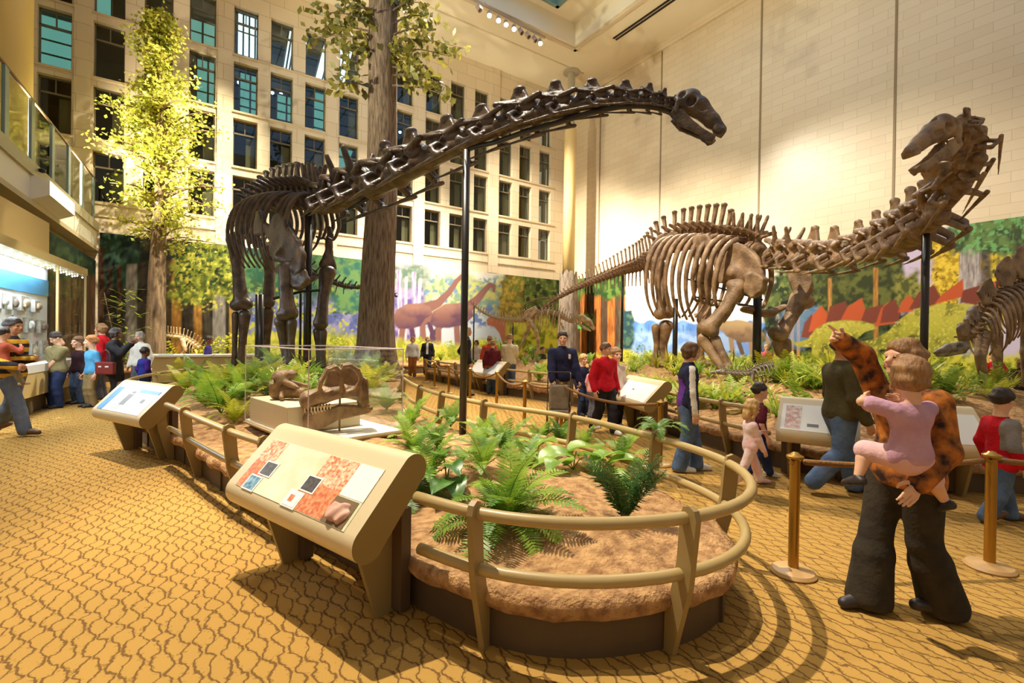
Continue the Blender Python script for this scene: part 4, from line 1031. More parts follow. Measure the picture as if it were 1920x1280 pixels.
# hind limbs
bone('femur', M_BN1, A, [P(442,450,13.0), P(447,510,12.9), P(452,566,12.8)], [.22, .14, .19], ends=[(P(434,450,13.0), .14), (P(443,572,12.8), .16), (P(463,570,12.85), .15)])
bone('tibia', M_BN1, A, [P(459,590,12.9), P(455,640,13.0), P(452,690,13.1)], [.15, .09, .13]); bone('fibula', M_BN1, A, [P(442,590,12.9), P(440,640,13.0), P(440,688,13.1)], [.10, .06, .09])
bone('femur', M_BN1, A, [P(505,470,13.7), P(506,520,13.6), P(503,566,13.5)], [.20, .13, .18]); bone('tibia', M_BN1, A, [P(503,584,13.6), P(500,640,13.7), P(498,690,13.8)], [.15, .09, .13])
for q in (P(450,698,13.0), P(499,698,13.7)): foot(M_BN1, A, (q.x, q.y, grnd(BED1, q)), fwA, 0.9)
bone('sternum', M_BN1, A, [P(560,540,10.4), P(590,520,10.7)], [.12, .09], sq=((0, 0, 1), 2))
post(A, 875, 282, 6.35, 0.3, 0.048); post(A, 579, 400, 10.9, 0.5, 0.085); post(A, 490, 552, 12.2, 0.5, 0.06); post(A, 482, 552, 12.4, 0.5, 0.04); post(A, 564, 540, 11.2, 0.5, 0.03)
MB().tube([at(566,546,10.8)-A.location, at(616,543,11.0)-A.location], 0.03, 6).tube([at(512, 560, 10.6)-A.location, at(566,546,10.8)-A.location], 0.03, 6).build('steel_brace', M_STEEL, A)
neck_rod = crom([at(x, y, dep(qA, x)) for x, y in ((655,392),(700,367),(760,334),(825,302),(880,279),(930,266),(985,247),(1041,231),(1090,216),(1130,206),(1170,199),(1215,199),(1262,208))], 5)
MB().tube([q-A.location for q in neck_rod], 0.032, 8).build('steel_armature', M_STEEL, A, True)
vert('cervical_vertebra', 'cervical_vertebra', M_BN1, A, at(1262, 199, 4.95), RGT-UP*.35, UP, 0.14, 0.17, 0.17)
hd, tp = at(1272, 193, 4.95), at(1352, 232, 4.75)
skull_long(M_BN1, A, frame_at(A, hd.lerp(tp, 0.46), tp-hd, UP+RGT*0.2), 0.60, 0.06)

# ---------------- B: the brown skeleton that turns its head, in the wide bed
qB = [(1236,472,14.9),(1262,458,14.4),(1300,452,13.7),(1340,452,13.0),(1380,456,12.3),(1412,462,11.8),(1457,467,11.1),(1483,469,10.7),(1522,471,10.1),(1564,470,9.5),(1612,456,8.9),(1645,446,8.45),(1681,430,7.95),(1712,414,7.5),(1742,392,7.1),(1775,362,6.75),(1803,328,6.5),(1820,294,6.35),(1824,262,6.25),(1812,240,6.2),(1798,234,6.15)]
CB = Curve(qB); pB = at(1340, 690, 12.6)
B = empty('sauropod_skeleton', (pB.x, pB.y, 0.8), 'massive brown sauropod skeleton turning its raised head back, in the wide right hand bed', 'dinosaur skeleton')
nk = [(1457,427,506),(1483,429,509),(1522,427,516),(1564,427,516),(1612,414,500),(1645,396,498),(1681,372,488),(1712,348,478),(1744,330,452)]
Ls = [CB.near(at(x, (a+b)/2, dep(qB[:15], x))) for x, a, b in nk]
for i, (x, a, b) in enumerate(nk):
    L = Ls[i]; ln = ((Ls[i+1] if i+1 < len(Ls) else Ls[i]+(Ls[i]-Ls[i-1]))-(Ls[i-1] if i else Ls[0]-(Ls[1]-Ls[0])))/2
    H = (b-a)*dep(qB[:15], x)/900/1.12
    vert('cervical_wide' if i > 1 else 'cervical_split', 'cervical_vertebra', M_BN2, B, CB.pos(L)-UP*(0.12*H), CB.tan(L), UP, max(ln, 0.45)*0.98, H*1.02, H)
Lc = np.linspace(Ls[-1]+0.38, CB.length()-0.12, 4)
for i, L in enumerate(Lc):
    w = (i+1)/4; up = (UP*(1-w)+(-RGT*0.85+UP*0.25-FWD*0.2)*w)
    if i == 3: up = -RGT*0.3+UP
    vert('cervical_wide', 'cervical_vertebra', M_BN2, B, CB.pos(L), CB.tan(L), up, 0.50-0.05*i, 0.66-0.09*i, 0.70-0.10*i)
Lsh = CB.near(at(1425, 463, 11.6)); nd = 14
fwB = CB.pos(Lsh)-CB.pos(0); fwB.z = 0; fwB.normalize(); ltB = Vector((-fwB.y, fwB.x, 0))
for i in range(nd):
    L = Lsh*(i+0.5)/nd; p = CB.pos(L); k = 'dorsal_vertebra' if i < 10 else 'dorsal_split'
    vert(k, 'dorsal_vertebra', M_BN2, B, p-UP*0.05, CB.tan(L), UP, Lsh/nd*1.0, 0.58, 0.54 if i < 9 else 0.46)
    if 2 <= i <= 12:
        for s in (1, -1): rib(M_BN2, B, p, ltB, fwB, 0.98, s, r=0.065, drop=1.0 if i < 9 else 0.85)
plate('ilium', M_BN2, B, [(1214,486),(1222,462),(1236,444),(1256,435),(1280,440),(1290,448),(1272,456),(1254,466),(1246,486),(1232,494),(1220,492)], at(1214, 480, 14.6), at(1290, 448, 14.1), 0.11)
hipB = CB.pos(0)
tB = resample(crom([hipB, at(1205,494,15.8), at(1170,505,16.8), at(1130,520,17.9), at(1095,534,18.9), at(1062,550,19.9), at(1035,566,20.6), at(1010,584,21.2)], 12), 0.21)
for i, p in enumerate(tB[1:-1]):
    s = 1-0.86*(i/len(tB))**0.75; vert('caudal_vertebra' if i < 24 else 'caudal_plain', 'caudal_vertebra', M_BN2, B, p, tB[i]-tB[i+2], UP, 0.215, 0.66*s+.04, 0.80*s+.04)
MB().tube([q-B.location for q in crom([tB[-2], at(996,592,21.4), at(984,590,21.5), at(980,578,21.4), at(992,566,21.2), at(1015,559,21.0), at(1045,560,20.8)], 6)], 0.03, 6).build('tail_tip', M_BN2, B, True)
plate('scapula', M_BN2, B, [(1303,452),(1311,442),(1326,441),(1338,458),(1350,472),(1364,476),(1372,464),(1382,458),(1396,460),(1408,470),(1420,484),(1430,504),(1434,522),(1430,540),(1416,554),(1402,550),(1390,532),(1380,522),(1366,530),(1353,528),(1349,514),(1340,494),(1322,478),(1306,468)], at(1303, 455, 12.7), at(1434, 520, 11.1), 0.07, adds=[(1375, 512, .14, 0.07), (1405, 520, .12, 0.02)])
plate('coracoid', M_BN2, B, [(1402,520),(1420,512),(1434,524),(1430,544),(1414,556),(1400,548)], at(1402, 520, 11.3), at(1434, 524, 10.9), 0.10)
plate('scapula', M_BN2, B, [(1478,500),(1492,490),(1508,500),(1520,520),(1524,545),(1510,562),(1494,556),(1484,535)], at(1478, 510, 12.0), at(1524, 530, 11.7), 0.08)
bone('humerus', M_BN2, B, [P(1384,538,11.5), P(1358,582,11.5), P(1330,614,11.6)], [.20, .135, .19], ends=[(P(1372,534,11.55), .13), (P(1322,612,11.6), .16), (P(1336,622,11.55), .15)])
bone('ulna', M_BN2, B, [P(1322,642,11.7), P(1342,672,11.5), P(1361,702,11.3)], [.14, .10, .11], ends=[(P(1318,634,11.7), .13)])
bone('radius', M_BN2, B, [P(1341,637,11.6), P(1356,666,11.4), P(1371,694,11.3)], [.13, .08, .11])
bone('humerus', M_BN2, B, [P(1500,560,11.9), P(1482,596,11.8), P(1462,628,11.7)], [.24, .15, .19], ends=[(P(1512,566,11.9), .18), (P(1452,624,11.7), .15)])
bone('ulna', M_BN2, B, [P(1460,642,11.8), P(1466,672,11.8), P(1470,698,11.8)], [.16, .10, .12]); bone('radius', M_BN2, B, [P(1474,642,11.7), P(1478,672,11.7), P(1479,698,11.7)], [.12, .08, .10])
bone('femur', M_BN2, B, [P(1231,494,14.3), P(1240,540,14.2), P(1246,582,14.1)], [.24, .17, .22], ends=[(P(1222,496,14.35), .17), (P(1237,588,14.1), .18), (P(1254,586,14.1), .18)])
bone('tibia', M_BN2, B, [P(1248,612,14.2), P(1243,650,14.3), P(1246,688,14.4)], [.20, .11, .17], ends=[(P(1254,610,14.2), .13)]); bone('fibula', M_BN2, B, [P(1229,614,14.2), P(1231,650,14.3), P(1227,686,14.4)], [.12, .07, .10])
bone('femur', M_BN2, B, [P(1322,505,15.0), P(1322,555,14.9), P(1320,598,14.8)], [.24, .17, .22]); bone('tibia', M_BN2, B, [P(1318,614,14.9), P(1314,650,15.0), P(1310,688,15.1)], [.19, .11, .16])
bone('sternum', M_BN2, B, [P(1400,580,12.0), P(1440,588,12.1), P(1470,575,12.2)], [.16, .18, .12], sq=((0, 0, 1), 1.8))
for q in (P(1368,704,11.3), P(1475,702,11.8), P(1240,690,14.4), P(1312,692,15.1)): foot(M_BN2, B, (q.x, q.y, grnd(BED2, q)), fwB, 1.05)
post(B, 1267, 560, 13.6, 0.6, 0.07); post(B, 1421, 530, 11.9, 0.6, 0.10); post(B, 1737, 414, 7.15, 0.5, 0.05); post(B, 1168, 500, 17.0, 0.6, 0.05)
b = lambda x, y, d: at(x, y, d)-B.location
MB().tube([b(1285,522,13.0), b(1430,562,11.8)], 0.022, 6).tube([b(1300,556,13.0), b(1425,576,11.9)], 0.022, 6).build('steel_brace', M_STEEL, B)
hd, tp = at(1800, 240, 6.15), at(1690, 278, 5.95)
skull_long(M_BN2, B, frame_at(B, hd.lerp(tp, 0.47), tp-hd, UP), 0.80, 0.20)

# ---------------- C: the small meat eater in mid stride at the back of the bed
pC = at(1000, 690, 17.6); C = empty('theropod_skeleton', (pC.x, pC.y, 0.6), 'pale striding meat eater skeleton with open jaws, before the forest end of the mural', 'dinosaur skeleton')
dC = 17.4; ptsC = crom([at(878,563,dC), at(905,585,dC), at(932,596,dC), at(960,600,dC), at(985,600,dC), at(1004,592,dC), at(1022,584,dC), at(1040,586,dC), at(1058,596,dC), at(1072,602,dC), at(1083,597,dC), at(1092,591,dC)], 14)
ptsC = resample(ptsC, 0.11); n = len(ptsC)
for i in range(1, n-1):
    px = 878+214*i/n; tail = i < n*0.55
    s = (0.05+0.26*i/(n*0.55)) if tail else (0.30 if i < n*0.82 else 0.24)
    vert('caudal_vertebra' if tail else 'caudal_plain', 'caudal_vertebra' if tail else ('dorsal_vertebra' if i < n*0.82 else 'cervical_vertebra'), M_BN3, C, ptsC[i], ptsC[i+1]-ptsC[i-1], UP, 0.115, s*0.8, s*1.15)
fwC = RGT*0.98-FWD*0.2; ltC = FWD*0.98+RGT*0.2
for i in range(int(n*0.60), int(n*0.82), 2):
    for s in (1, -1): rib(M_BN3, C, ptsC[i], ltC, fwC, 0.34, s, r=0.022, seg=6)
plate('ilium', M_BN3, C, [(980,597),(986,583),(1002,575),(1008,582),(1000,592),(992,600)], at(980, 595, dC-0.15), at(1008, 582, dC-0.15), 0.05, 0.02, 0.02, 0.025)
bone('femur', M_BN3, C, [at(992,600,17.2), at(1006,622,17.1)], [.09, .075], 0.025, k=.03); bone('tibia', M_BN3, C, [at(1007,626,17.1), at(1010,648,17.2)], [.07, .055], 0.025, k=.03); bone('metatarsus', M_BN3, C, [at(1010,650,17.2), at(1000,684,17.2)], [.055, .06], 0.025, k=.03)
bone('femur', M_BN3, C, [at(996,600,17.7), at(985,630,17.8)], [.09, .07], 0.025, k=.03); bone('tibia', M_BN3, C, [at(985,632,17.8), at(970,662,17.9)], [.06, .05], 0.025, k=.03); bone('metatarsus', M_BN3, C, [at(970,662,17.9), at(966,684,17.9)], [.05, .05], 0.025, k=.03)
bone('arm', M_BN3, C, [at(1052,606,17.2), at(1060,622,17.0), at(1052,632,17.0)], [.05, .04, .03], 0.02, k=.02)
v = Vol((-.35, -.16, -.3), (.42, .16, .25), 0.018); v.chain([(-.22, 0, .05), (.05, 0, .06), (.34, 0, -.02)], [.14, .12, .07], .04, sq=((0, 1, 0), 1.5))
for s in (-1, 1): v.ell((-.12, s*.1, .05), (.06, .08, .07), .02, True).ell((.08, s*.09, .03), (.09, .06, .05), .02, True)
v.cap((-.26, 0, -.02), (-.24, 0, -.18), .06, .05, .03); v.chain([(-.24, 0, -.2), (.05, 0, -.2), (.28, 0, -.16)], [.05, .055, .035], .03)
for i in range(9): v.cap((-.05+i*.045, 0.04, -.03), (-.05+i*.045, 0.04, -.11), .016, .004, .008)
sk = v.build('skull', M_BN3, C); a, b_ = at(1088, 596, dC), at(1110, 612, dC-0.2); sk.matrix_local = frame_at(C, a.lerp(b_, 0.55), b_-a, UP) @ Matrix.Scale(0.98, 4)
post(C, 962, 598, 17.5, 0.5, 0.03); post(C, 889, 572, 17.5, 0.5, 0.025)

# ---------------- D: plated skeleton at the right edge
pD = at(1870, 720, 8.8); Dn = empty('plated_skeleton', (pD.x, pD.y, 0.6), 'plated dinosaur skeleton with lowered head, cut by the right edge of the bed view', 'dinosaur skeleton')
qD = crom([at(1800,640,8.4), at(1822,622,8.5), at(1838,596,8.7), at(1858,566,8.9), at(1890,545,9.1), at(1930,535,9.4), at(1990,540,9.9), at(2070,570,10.5)], 12); qD = resample(qD, 0.15)
for i in range(1, len(qD)-1): vert('caudal_plain', 'dorsal_vertebra', M_BN2, Dn, qD[i], qD[i-1]-qD[i+1], UP, 0.15, 0.26, 0.30)
ltD = (FWD+RGT*0.1).normalized(); fwD = -RGT
for i in range(5, len(qD)-6, 1):
    for s in (1, -1): rib(M_BN2, Dn, qD[i], ltD, fwD, 0.38 if i > 7 else 0.28, s, r=0.028, seg=6)
for i, (x, y, w, h, d) in enumerate(((1806,618,16,22,8.3), (1824,600,26,46,8.5), (1852,548,36,46,8.7), (1885,510,40,52,9.0), (1920,490,44,60,9.2))):
    plate('back_plate', M_BN4 if i == 1 else M_BN2, Dn, [(x-w*.25, y+h*.5), (x-w*.5, y), (x-w*.2, y-h*.4), (x+w*.1, y-h*.55), (x+w*.45, y-h*.1), (x+w*.3, y+h*.5)], at(x-w/2, y, d), at(x+w/2, y, d+0.1), 0.03, .02, .02, .022)
v = Vol((-.3, -.15, -.15), (.35, .15, .15), 0.016); v.chain([(-.2, 0, .03), (.05, 0, .02), (.28, 0, -.04)], [.09, .08, .04], .03); v.chain([(-.2, 0, -.06), (.1, 0, -.09), (.26, 0, -.09)], [.04, .035, .025], .02)
for s in (-1, 1): v.ell((-.06, s*.08, .03), (.05, .05, .04), .015, True)
sk = v.build('skull', M_BN4, Dn); sk.matrix_local = frame_at(Dn, at(1785, 654, 8.3), -RGT-UP*0.1, UP)
bone('humerus', M_BN2, Dn, [at(1845,628,8.6), at(1838,668,8.5)], [.11, .08], 0.025, k=.03); bone('forearm', M_BN2, Dn, [at(1838,672,8.5), at(1845,716,8.5)], [.08, .06], 0.025, k=.03)
bone('femur', M_BN2, Dn, [at(1930,590,9.2), at(1925,660,9.1), at(1928,720,9.1)], [.12, .09, .09], 0.025, k=.03); bone('humerus', M_BN2, Dn, [at(1868,628,9.3), at(1872,720,9.3)], [.10, .06], 0.025, k=.03)

# ---------------- E: small low skeleton before the brown one
pE = at(1455, 735, 9.6); E_ = empty('small_skeleton', (pE.x, pE.y, 0.7), 'small grey skeleton with level tail standing low among plants before the brown sauropod', 'dinosaur skeleton')
qE = resample(crom([at(1345,697,9.5), at(1375,700,9.5), at(1405,700,9.5), at(1422,690,9.5), at(1445,685,9.5), at(1470,690,9.5), at(1500,697,9.5), at(1535,701,9.5), at(1580,705,9.5)], 12), 0.075)
for i in range(1, len(qE)-1): vert('caudal_vertebra' if i > 17 else 'caudal_plain', 'caudal_vertebra' if i > 17 else 'dorsal_vertebra', M_BN4, E_, qE[i], qE[i+1]-qE[i-1], UP, 0.078, 0.12, 0.17-0.003*max(0, i-17))
for i in range(10, 17):
    for s in (1, -1): rib(M_BN4, E_, qE[i], FWD, -RGT, 0.16, s, r=0.013, seg=5)
plate('ilium', M_BN4, E_, [(1452,692),(1462,684),(1478,687),(1486,694),(1470,699),(1458,699)], at(1452, 690, 9.42), at(1486, 690, 9.42), 0.03, .015, .015, .015)
for (x0, x1, x2, d) in ((1468, 1446, 1442, 9.42), (1475, 1480, 1476, 9.6)):
    bone('femur', M_BN4, E_, [at(x0,700,d), at(x1,716,d)], [.05, .04], 0.015, k=.02); bone('tibia', M_BN4, E_, [at(x1,718,d), at(x2,746,d)], [.04, .035], 0.015, k=.02)
bone('arm', M_BN4, E_, [at(1412,700,9.45), at(1408,722,9.4), at(1412,742,9.4)], [.035, .025, .02], 0.012, k=.015)
v = Vol((-.2, -.1, -.1), (.2, .1, .1), 0.012); v.chain([(-.1, 0, 0), (.12, 0, -.02)], [.06, .03], .02); sk = v.build('skull', M_BN4, E_); sk.matrix_local = frame_at(E_, qE[0], -RGT, UP)

# ---------------- F: bent skeleton on the far counter, left tree
pF = at(342, 668, 17.3); F_ = empty('small_skeleton', (pF.x, pF.y, 0.5), 'pale small skeleton bending down beside the foot of the left tree', 'dinosaur skeleton')
qF = resample(crom([at(308,628,17.3), at(325,631,17.3), at(343,634,17.3), at(362,644,17.3), at(378,658,17.3)], 12), 0.11)
for i in range(1, len(qF)-1): vert('caudal_vertebra', 'dorsal_vertebra', M_BN3, F_, qF[i], qF[i+1]-qF[i-1], UP, 0.11, 0.26, 0.30)
for i in range(7, len(qF)-2): rib(M_BN3, F_, qF[i], -FWD, RGT, 0.17, 1, r=0.02, seg=5)
bone('femur', M_BN3, F_, [at(342,638,17.1), at(347,656,17.1)], [.09, .07], 0.025, k=.03); bone('tibia', M_BN3, F_, [at(346,658,17.1), at(334,672,17.1)], [.06, .05], 0.025, k=.03); bone('metatarsus', M_BN3, F_, [at(334,672,17.1), at(340,695,17.1)], [.05, .06], 0.025, k=.03)
# ================================================================ SKULL SHOWCASE ON THE NEAR BED
def showcase():
    f, l, r = at(577, 838, 4.9), at(443, 797, 6.2), at(754, 814, 5.7)
    zb, zt = 0.50, 1.46
    f.z = l.z = r.z = 0; u = (r-f); w = (l-f); u = u.normalized(); w = (w-u*w.dot(u)).normalized(); a, b = (r-f).length, (l-f).length
    root = empty('skull_showcase', f+u*a/2+w*b/2, 'clear glass showcase on a cream plinth, over the skull on the near bed', 'showcase'); off = root.location
    M = Matrix(((u.x, w.x, 0, f.x-off.x), (u.y, w.y, 0, f.y-off.y), (0, 0, 1, 0), (0, 0, 0, 1)))
    MB().box((0, 0, zb-0.03), (a, b, zb+0.0), 0, M).build('tray', M_CREAMW, root)
    MB().box((-0.02, -0.02, zb-0.045), (a+0.02, b+0.02, zb-0.025), 0, M).build('tray_rim', M_FIN, root)
    for x in (0.06, a-0.06):
        for y in (0.06, b-0.06):
            MB().box((x-0.02, y-0.02, 0.24), (x+0.02, y+0.02, zb-0.04), 0, M).build('leg', M_FIN, root)
    MB().box((0.02, b*0.30, zb), (a*0.80, b-0.12, zb+0.30), 0, M).build('plinth', M_CREAM, root, bevel=0.008)
    g = glassmat('showcase_glass', (0.95, 0.96, 0.95), 0.05); e = mat('glass_edge', srgb(214,196,200), 0.2, spec=0.8)
    for q in (((0, 0), (a, 0)), ((a, 0), (a, b)), ((a, b), (0, b)), ((0, b), (0, 0))):
        p0, p1 = q; MB().add([M @ Vector((p0[0], p0[1], zb)), M @ Vector((p1[0], p1[1], zb)), M @ Vector((p1[0], p1[1], zt)), M @ Vector((p0[0], p0[1], zt))], [(0, 1, 2, 3)]).build('pane', g, root)
    MB().add([M @ Vector(p) for p in ((0, 0, zt), (a, 0, zt), (a, b, zt), (0, b, zt))], [(0, 1, 2, 3)]).build('pane', g, root)
    for x, y in ((0, 0), (a, 0), (a, b), (0, b)): MB().tube([M @ Vector((x, y, zb)), M @ Vector((x, y, zt))], 0.006, 6).build('edge', e, root)
    MB().tube([M @ Vector(p) for p in ((0, 0, zt), (a, 0, zt), (a, b, zt), (0, b, zt))], 0.007, 6, closed=True).build('top_edge', e, root)
    return root, M, a, b, zb, off
VR, VM, VA, VB_, VZ, VO = showcase()
M_BN5 = mat('bone_skull', srgb(160,124,84), 0.5, col2=srgb(116,86,56), nscale=9, bump=0.4, bscale=40)
pS = at(628, 744, 5.55)
S = empty('mounted_skull', (pS.x, pS.y, VZ), 'large brown arched skull with open toothed jaws inside the glass showcase', 'skull')
v = Vol((-.46, -.24, -.22), (.44, .24, .44), 0.0105)
v.chain([(.30, 0, .0), (.12, 0, .03), (-.12, 0, .06), (-.26, 0, .06)], [.095, .085, .07, .06], .03, sq=((0, 1, 0), 0.85))
v.ell((.31, 0, -.02), (.085, .10, .095), .03).bx((-.33, 0, .04), (.055, .13, .15), .03, .03)
for s in (-1, 1):
    y = s*.085
    v.chain([(.19, y*.7, .05), (.15, y*1.1, .18), (.07, y*1.35, .30), (-.02, y*1.3, .325), (-.075, y*1.15, .26), (-.08, y, .08)], [.026, .022, .02, .02, .024, .03], .015)
    v.chain([(-.075, y*1.15, .26), (-.11, y*1.3, .33), (-.19, y*1.35, .335), (-.27, y*1.3, .28), (-.31, y*1.2, .18), (-.23, y, .07), (-.10, y, .03)], [.022, .02, .02, .022, .026, .028, .03], .015)
    v.cap((-.30, y, -.05), (-.33, y, -.15), .045, .04, .03); v.ell((-.34, s*.14, .12), (.03, .05, .07), .01, True)
v.poly([(.15, .06), (.06, .28), (-.06, .30), (-.08, .06)], (0, 0, 0), (1, 0, 0), (0, 0, 1), .02, .01, .005); v.poly([(-.09, .06), (-.12, .31), (-.2, .31), (-.29, .2), (-.22, .06)], (0, 0, 0), (1, 0, 0), (0, 0, 1), .02, .01, .005)
for i in range(26): v.ell((.02+.32*((i*37) % 26)/26, (-1)**i*.09, .02+.07*((i*17) % 26)/26), (.016, .016, .012), .01)
sn, tl = at(566, 745, 5.45), at(692, 735, 5.75); sM = frame_at(S, pS, sn-tl, UP) @ Matrix.Diagonal((0.95, 1.06, 1.08, 1))
sk = v.build('skull', M_BN5, S, sM)
w = Vol((-.46, -.18, -.36), (.42, .18, 0), 0.0105)
for s in (-1, 1): w.poly([(.30, -.12), (.36, -.20), (.34, -.33), (.22, -.315), (-.02, -.225), (-.38, -.175), (-.42, -.14), (-.30, -.13), (-.06, -.10), (.08, -.125)], (0, s*.085, 0), (1, -s*.10, 0), (0, 0, 1), .018, .02, .012)
w.bx((.32, 0, -.24), (.04, .07, .08), .03, .03); w.build('jaw', M_BN5, S, sM)
M_TOOTH = mat('tooth_cream', srgb(226,204,160), 0.4)
for s in (-1, 1):
    for i in range(9):
        x = .34-i*.035; y = s*(.055+.03*min(1, i/3)); MB().tube([(x, y, -.075), (x+.004, y, -.135)], [.013, .004], 7).build('tooth', M_TOOTH, S).matrix_local = sM
        if i < 8: MB().tube([(x-.012, y, -.165+.012*i*.5), (x-.010, y, -.115)], [.012, .003], 7).build('tooth', M_TOOTH, S).matrix_local = sM
q = sM @ Vector((-.05, 0, -.12)); MB().tube([(q.x, q.y, 0), (q.x, q.y, q.z+0.16)], 0.012, 8).build('display_rod', M_FIN, S)
p = at(538, 735, 6.0)
v = Vol((-.26, -.2, -.05), (.26, .2, .40), 0.014)
v.cap((-.12, 0, .08), (.16, 0, .07), .085, .07, .03).ell((-.14, 0, .12), (.08, .12, .13), .04).ell((-.08, 0, .26), (.10, .10, .10), .05).ell((.05, 0, .30), (.08, .08, .05), .04)
v.cap((-.05, .0, .12), (.05, 0, .3), .06, .05, .03).ell((.02, 0, .19), (.07, .3, .045), .02, True).ell((-.13, 0, .22), (.04, .3, .03), .02, True)
for s in (-1, 1): v.cap((.0, s*.05, .2), (.2, s*.13, .14), .04, .025, .03).cap((-.05, s*.06, .1), (.02, s*.17, .02), .04, .03, .03)
v.rough(.005, 28, 4)
o = v.build('vertebra_fossil', M_BN5); z0 = min(q.co.z for q in o.data.vertices)
o.location = (p.x, p.y, VZ+0.30-z0); o.rotation_euler = (0, 0, math.atan2(RGT.y, RGT.x))
tag(o, 'knobbly brown neck bone standing on the plinth behind the skull, inside the glass', 'fossil')
# upright clear label holder beyond the bone
# ================================================================ VISITORS
def cloth(name, c, c2=None, rough=0.85): return mat('cloth_'+name, c, rough, col2=c2, nscale=9.0, bump=0.25, bscale=30, spec=0.2)
SKIN = mat('skin_light', srgb(226,176,144), 0.5, spec=0.35); SKIN2 = mat('skin_tan', srgb(196,140,104), 0.5, spec=0.35); SKIN3 = mat('skin_brown', srgb(120,80,58), 0.5, spec=0.35)
EYEM = mat('eye_dark', srgb(50,36,30), 0.3); LIP = mat('lip', srgb(182,104,92), 0.5)
def hairm(n, c, c2): return mat('hair_'+n, c, 0.55, col2=c2, nscale=40.0, bump=0.5, bscale=60, stretch=(1, 1, 0.25))
HBRN, HDRK, HBLD, HRED, HGRY, HMID = hairm('brown', srgb(86,56,34), srgb(120,82,50)), hairm('dark', srgb(38,28,24), srgb(62,46,36)), hairm('blond', srgb(190,146,84), srgb(222,182,118)), hairm('auburn', srgb(150,88,40), srgb(190,124,62)), hairm('grey', srgb(150,142,134), srgb(188,180,172)), hairm('light_brown', srgb(130,92,54), srgb(168,124,78))
SH_W, SH_D, SH_B = mat('shoe_white', srgb(232,228,220), 0.5), mat('shoe_dark', srgb(44,36,36), 0.5), mat('shoe_brown', srgb(96,66,44), 0.5)
def ik(a, t, l1, l2, pole):
    a, t = Vector(a), Vector(t); d = t-a; L = d.length
    if L > (l1+l2)*0.998: d = d*((l1+l2)*0.998/L); L = d.length; t = a+d
    x = (l1*l1-l2*l2+L*L)/(2*L); h = math.sqrt(max(0, l1*l1-x*x)); u = d/L
    p = Vector(pole); p = p-u*p.dot(u); p = p.normalized() if p.length > 1e-6 else u.orthogonal()
    return a+u*x+p*h, t
def join_build(name, parts, mats, parent):
    "several closed surfaces (verts, faces, material index array) as one mesh"
    V, F, MI = [], [], []; b = 0
    for vs, f, mi in parts: V.append(vs); F.append(f+b); MI.append(mi); b += len(vs)
    V, F, MI = np.concatenate(V), np.concatenate(F), np.concatenate(MI)
    me = bpy.data.meshes.new(name); me.vertices.add(len(V)); me.vertices.foreach_set('co', np.ascontiguousarray(V, dtype=np.float32).ravel())
    me.loops.add(len(F)*4); me.loops.foreach_set('vertex_index', F.ravel().astype(np.int32)); me.polygons.add(len(F)); me.polygons.foreach_set('loop_start', np.arange(0, len(F)*4, 4, dtype=np.int32))
    for m in mats: me.materials.append(m)
    me.polygons.foreach_set('material_index', MI.astype(np.int32)); me.update(calc_edges=True); me.polygons.foreach_set('use_smooth', np.ones(len(F), dtype=bool)); me.validate()
    o = bpy.data.objects.new(name, me); COL.objects.link(o); o.parent = parent; return o
def hand_vol(w, d, n, hl, mode, side, res):
    "w wrist, d along the hand, n out of the back of the hand; thumb on the inner side"
    w, d, n = Vector(w), Vector(d).normalized(), Vector(n); n = (n-d*n.dot(d)).normalized(); s = d.cross(n)*side
    v = Vol(np.array(w)-hl*1.1, np.array(w)+hl*1.1, res); P = lambda a, b, c: np.array(w+d*(a*hl)+s*(b*hl)+n*(c*hl))
    v.cap(P(-.08, 0, 0), P(.12, 0, 0), .145*hl, .15*hl, .03*hl)
    for b in (-.15, -.05, .05, .15): v.cap(P(.10, b*.6, 0), P(.46, b*1.15, .02), .085*hl, .075*hl, .05*hl)
    for i, (b, L) in enumerate(((-.17, .40), (-.06, .50), (.06, .54), (.175, .49))):   # little ... index
        curl = {'relaxed': .45, 'grip': 1.25, 'flat': .12, 'point': (0.02 if i == 3 else 1.5)}[mode]
        p = Vector((.46, b*1.15, .02)); a = curl*0.5; pts = [p.copy()]
        for q in (.45, .32, .25):
            p = p+Vector((math.cos(a), 0.0, -math.sin(a)))*(L*q); pts.append(p.copy()); a += curl*0.75
        v.chain([P(*q) for q in pts], [.062*hl, .056*hl, .05*hl, .042*hl], .012*hl)
    c = .25 if mode in ('flat', 'relaxed') else .1
    v.chain([P(.08, .14, -.02), P(.26, .25+c*.2, -.10), P(.42, .27+c*.35, -.17), P(.55, .24+c*.4, -.20)], [.09*hl, .07*hl, .058*hl, .048*hl], .03*hl)
    return v
PEOPLE = {}
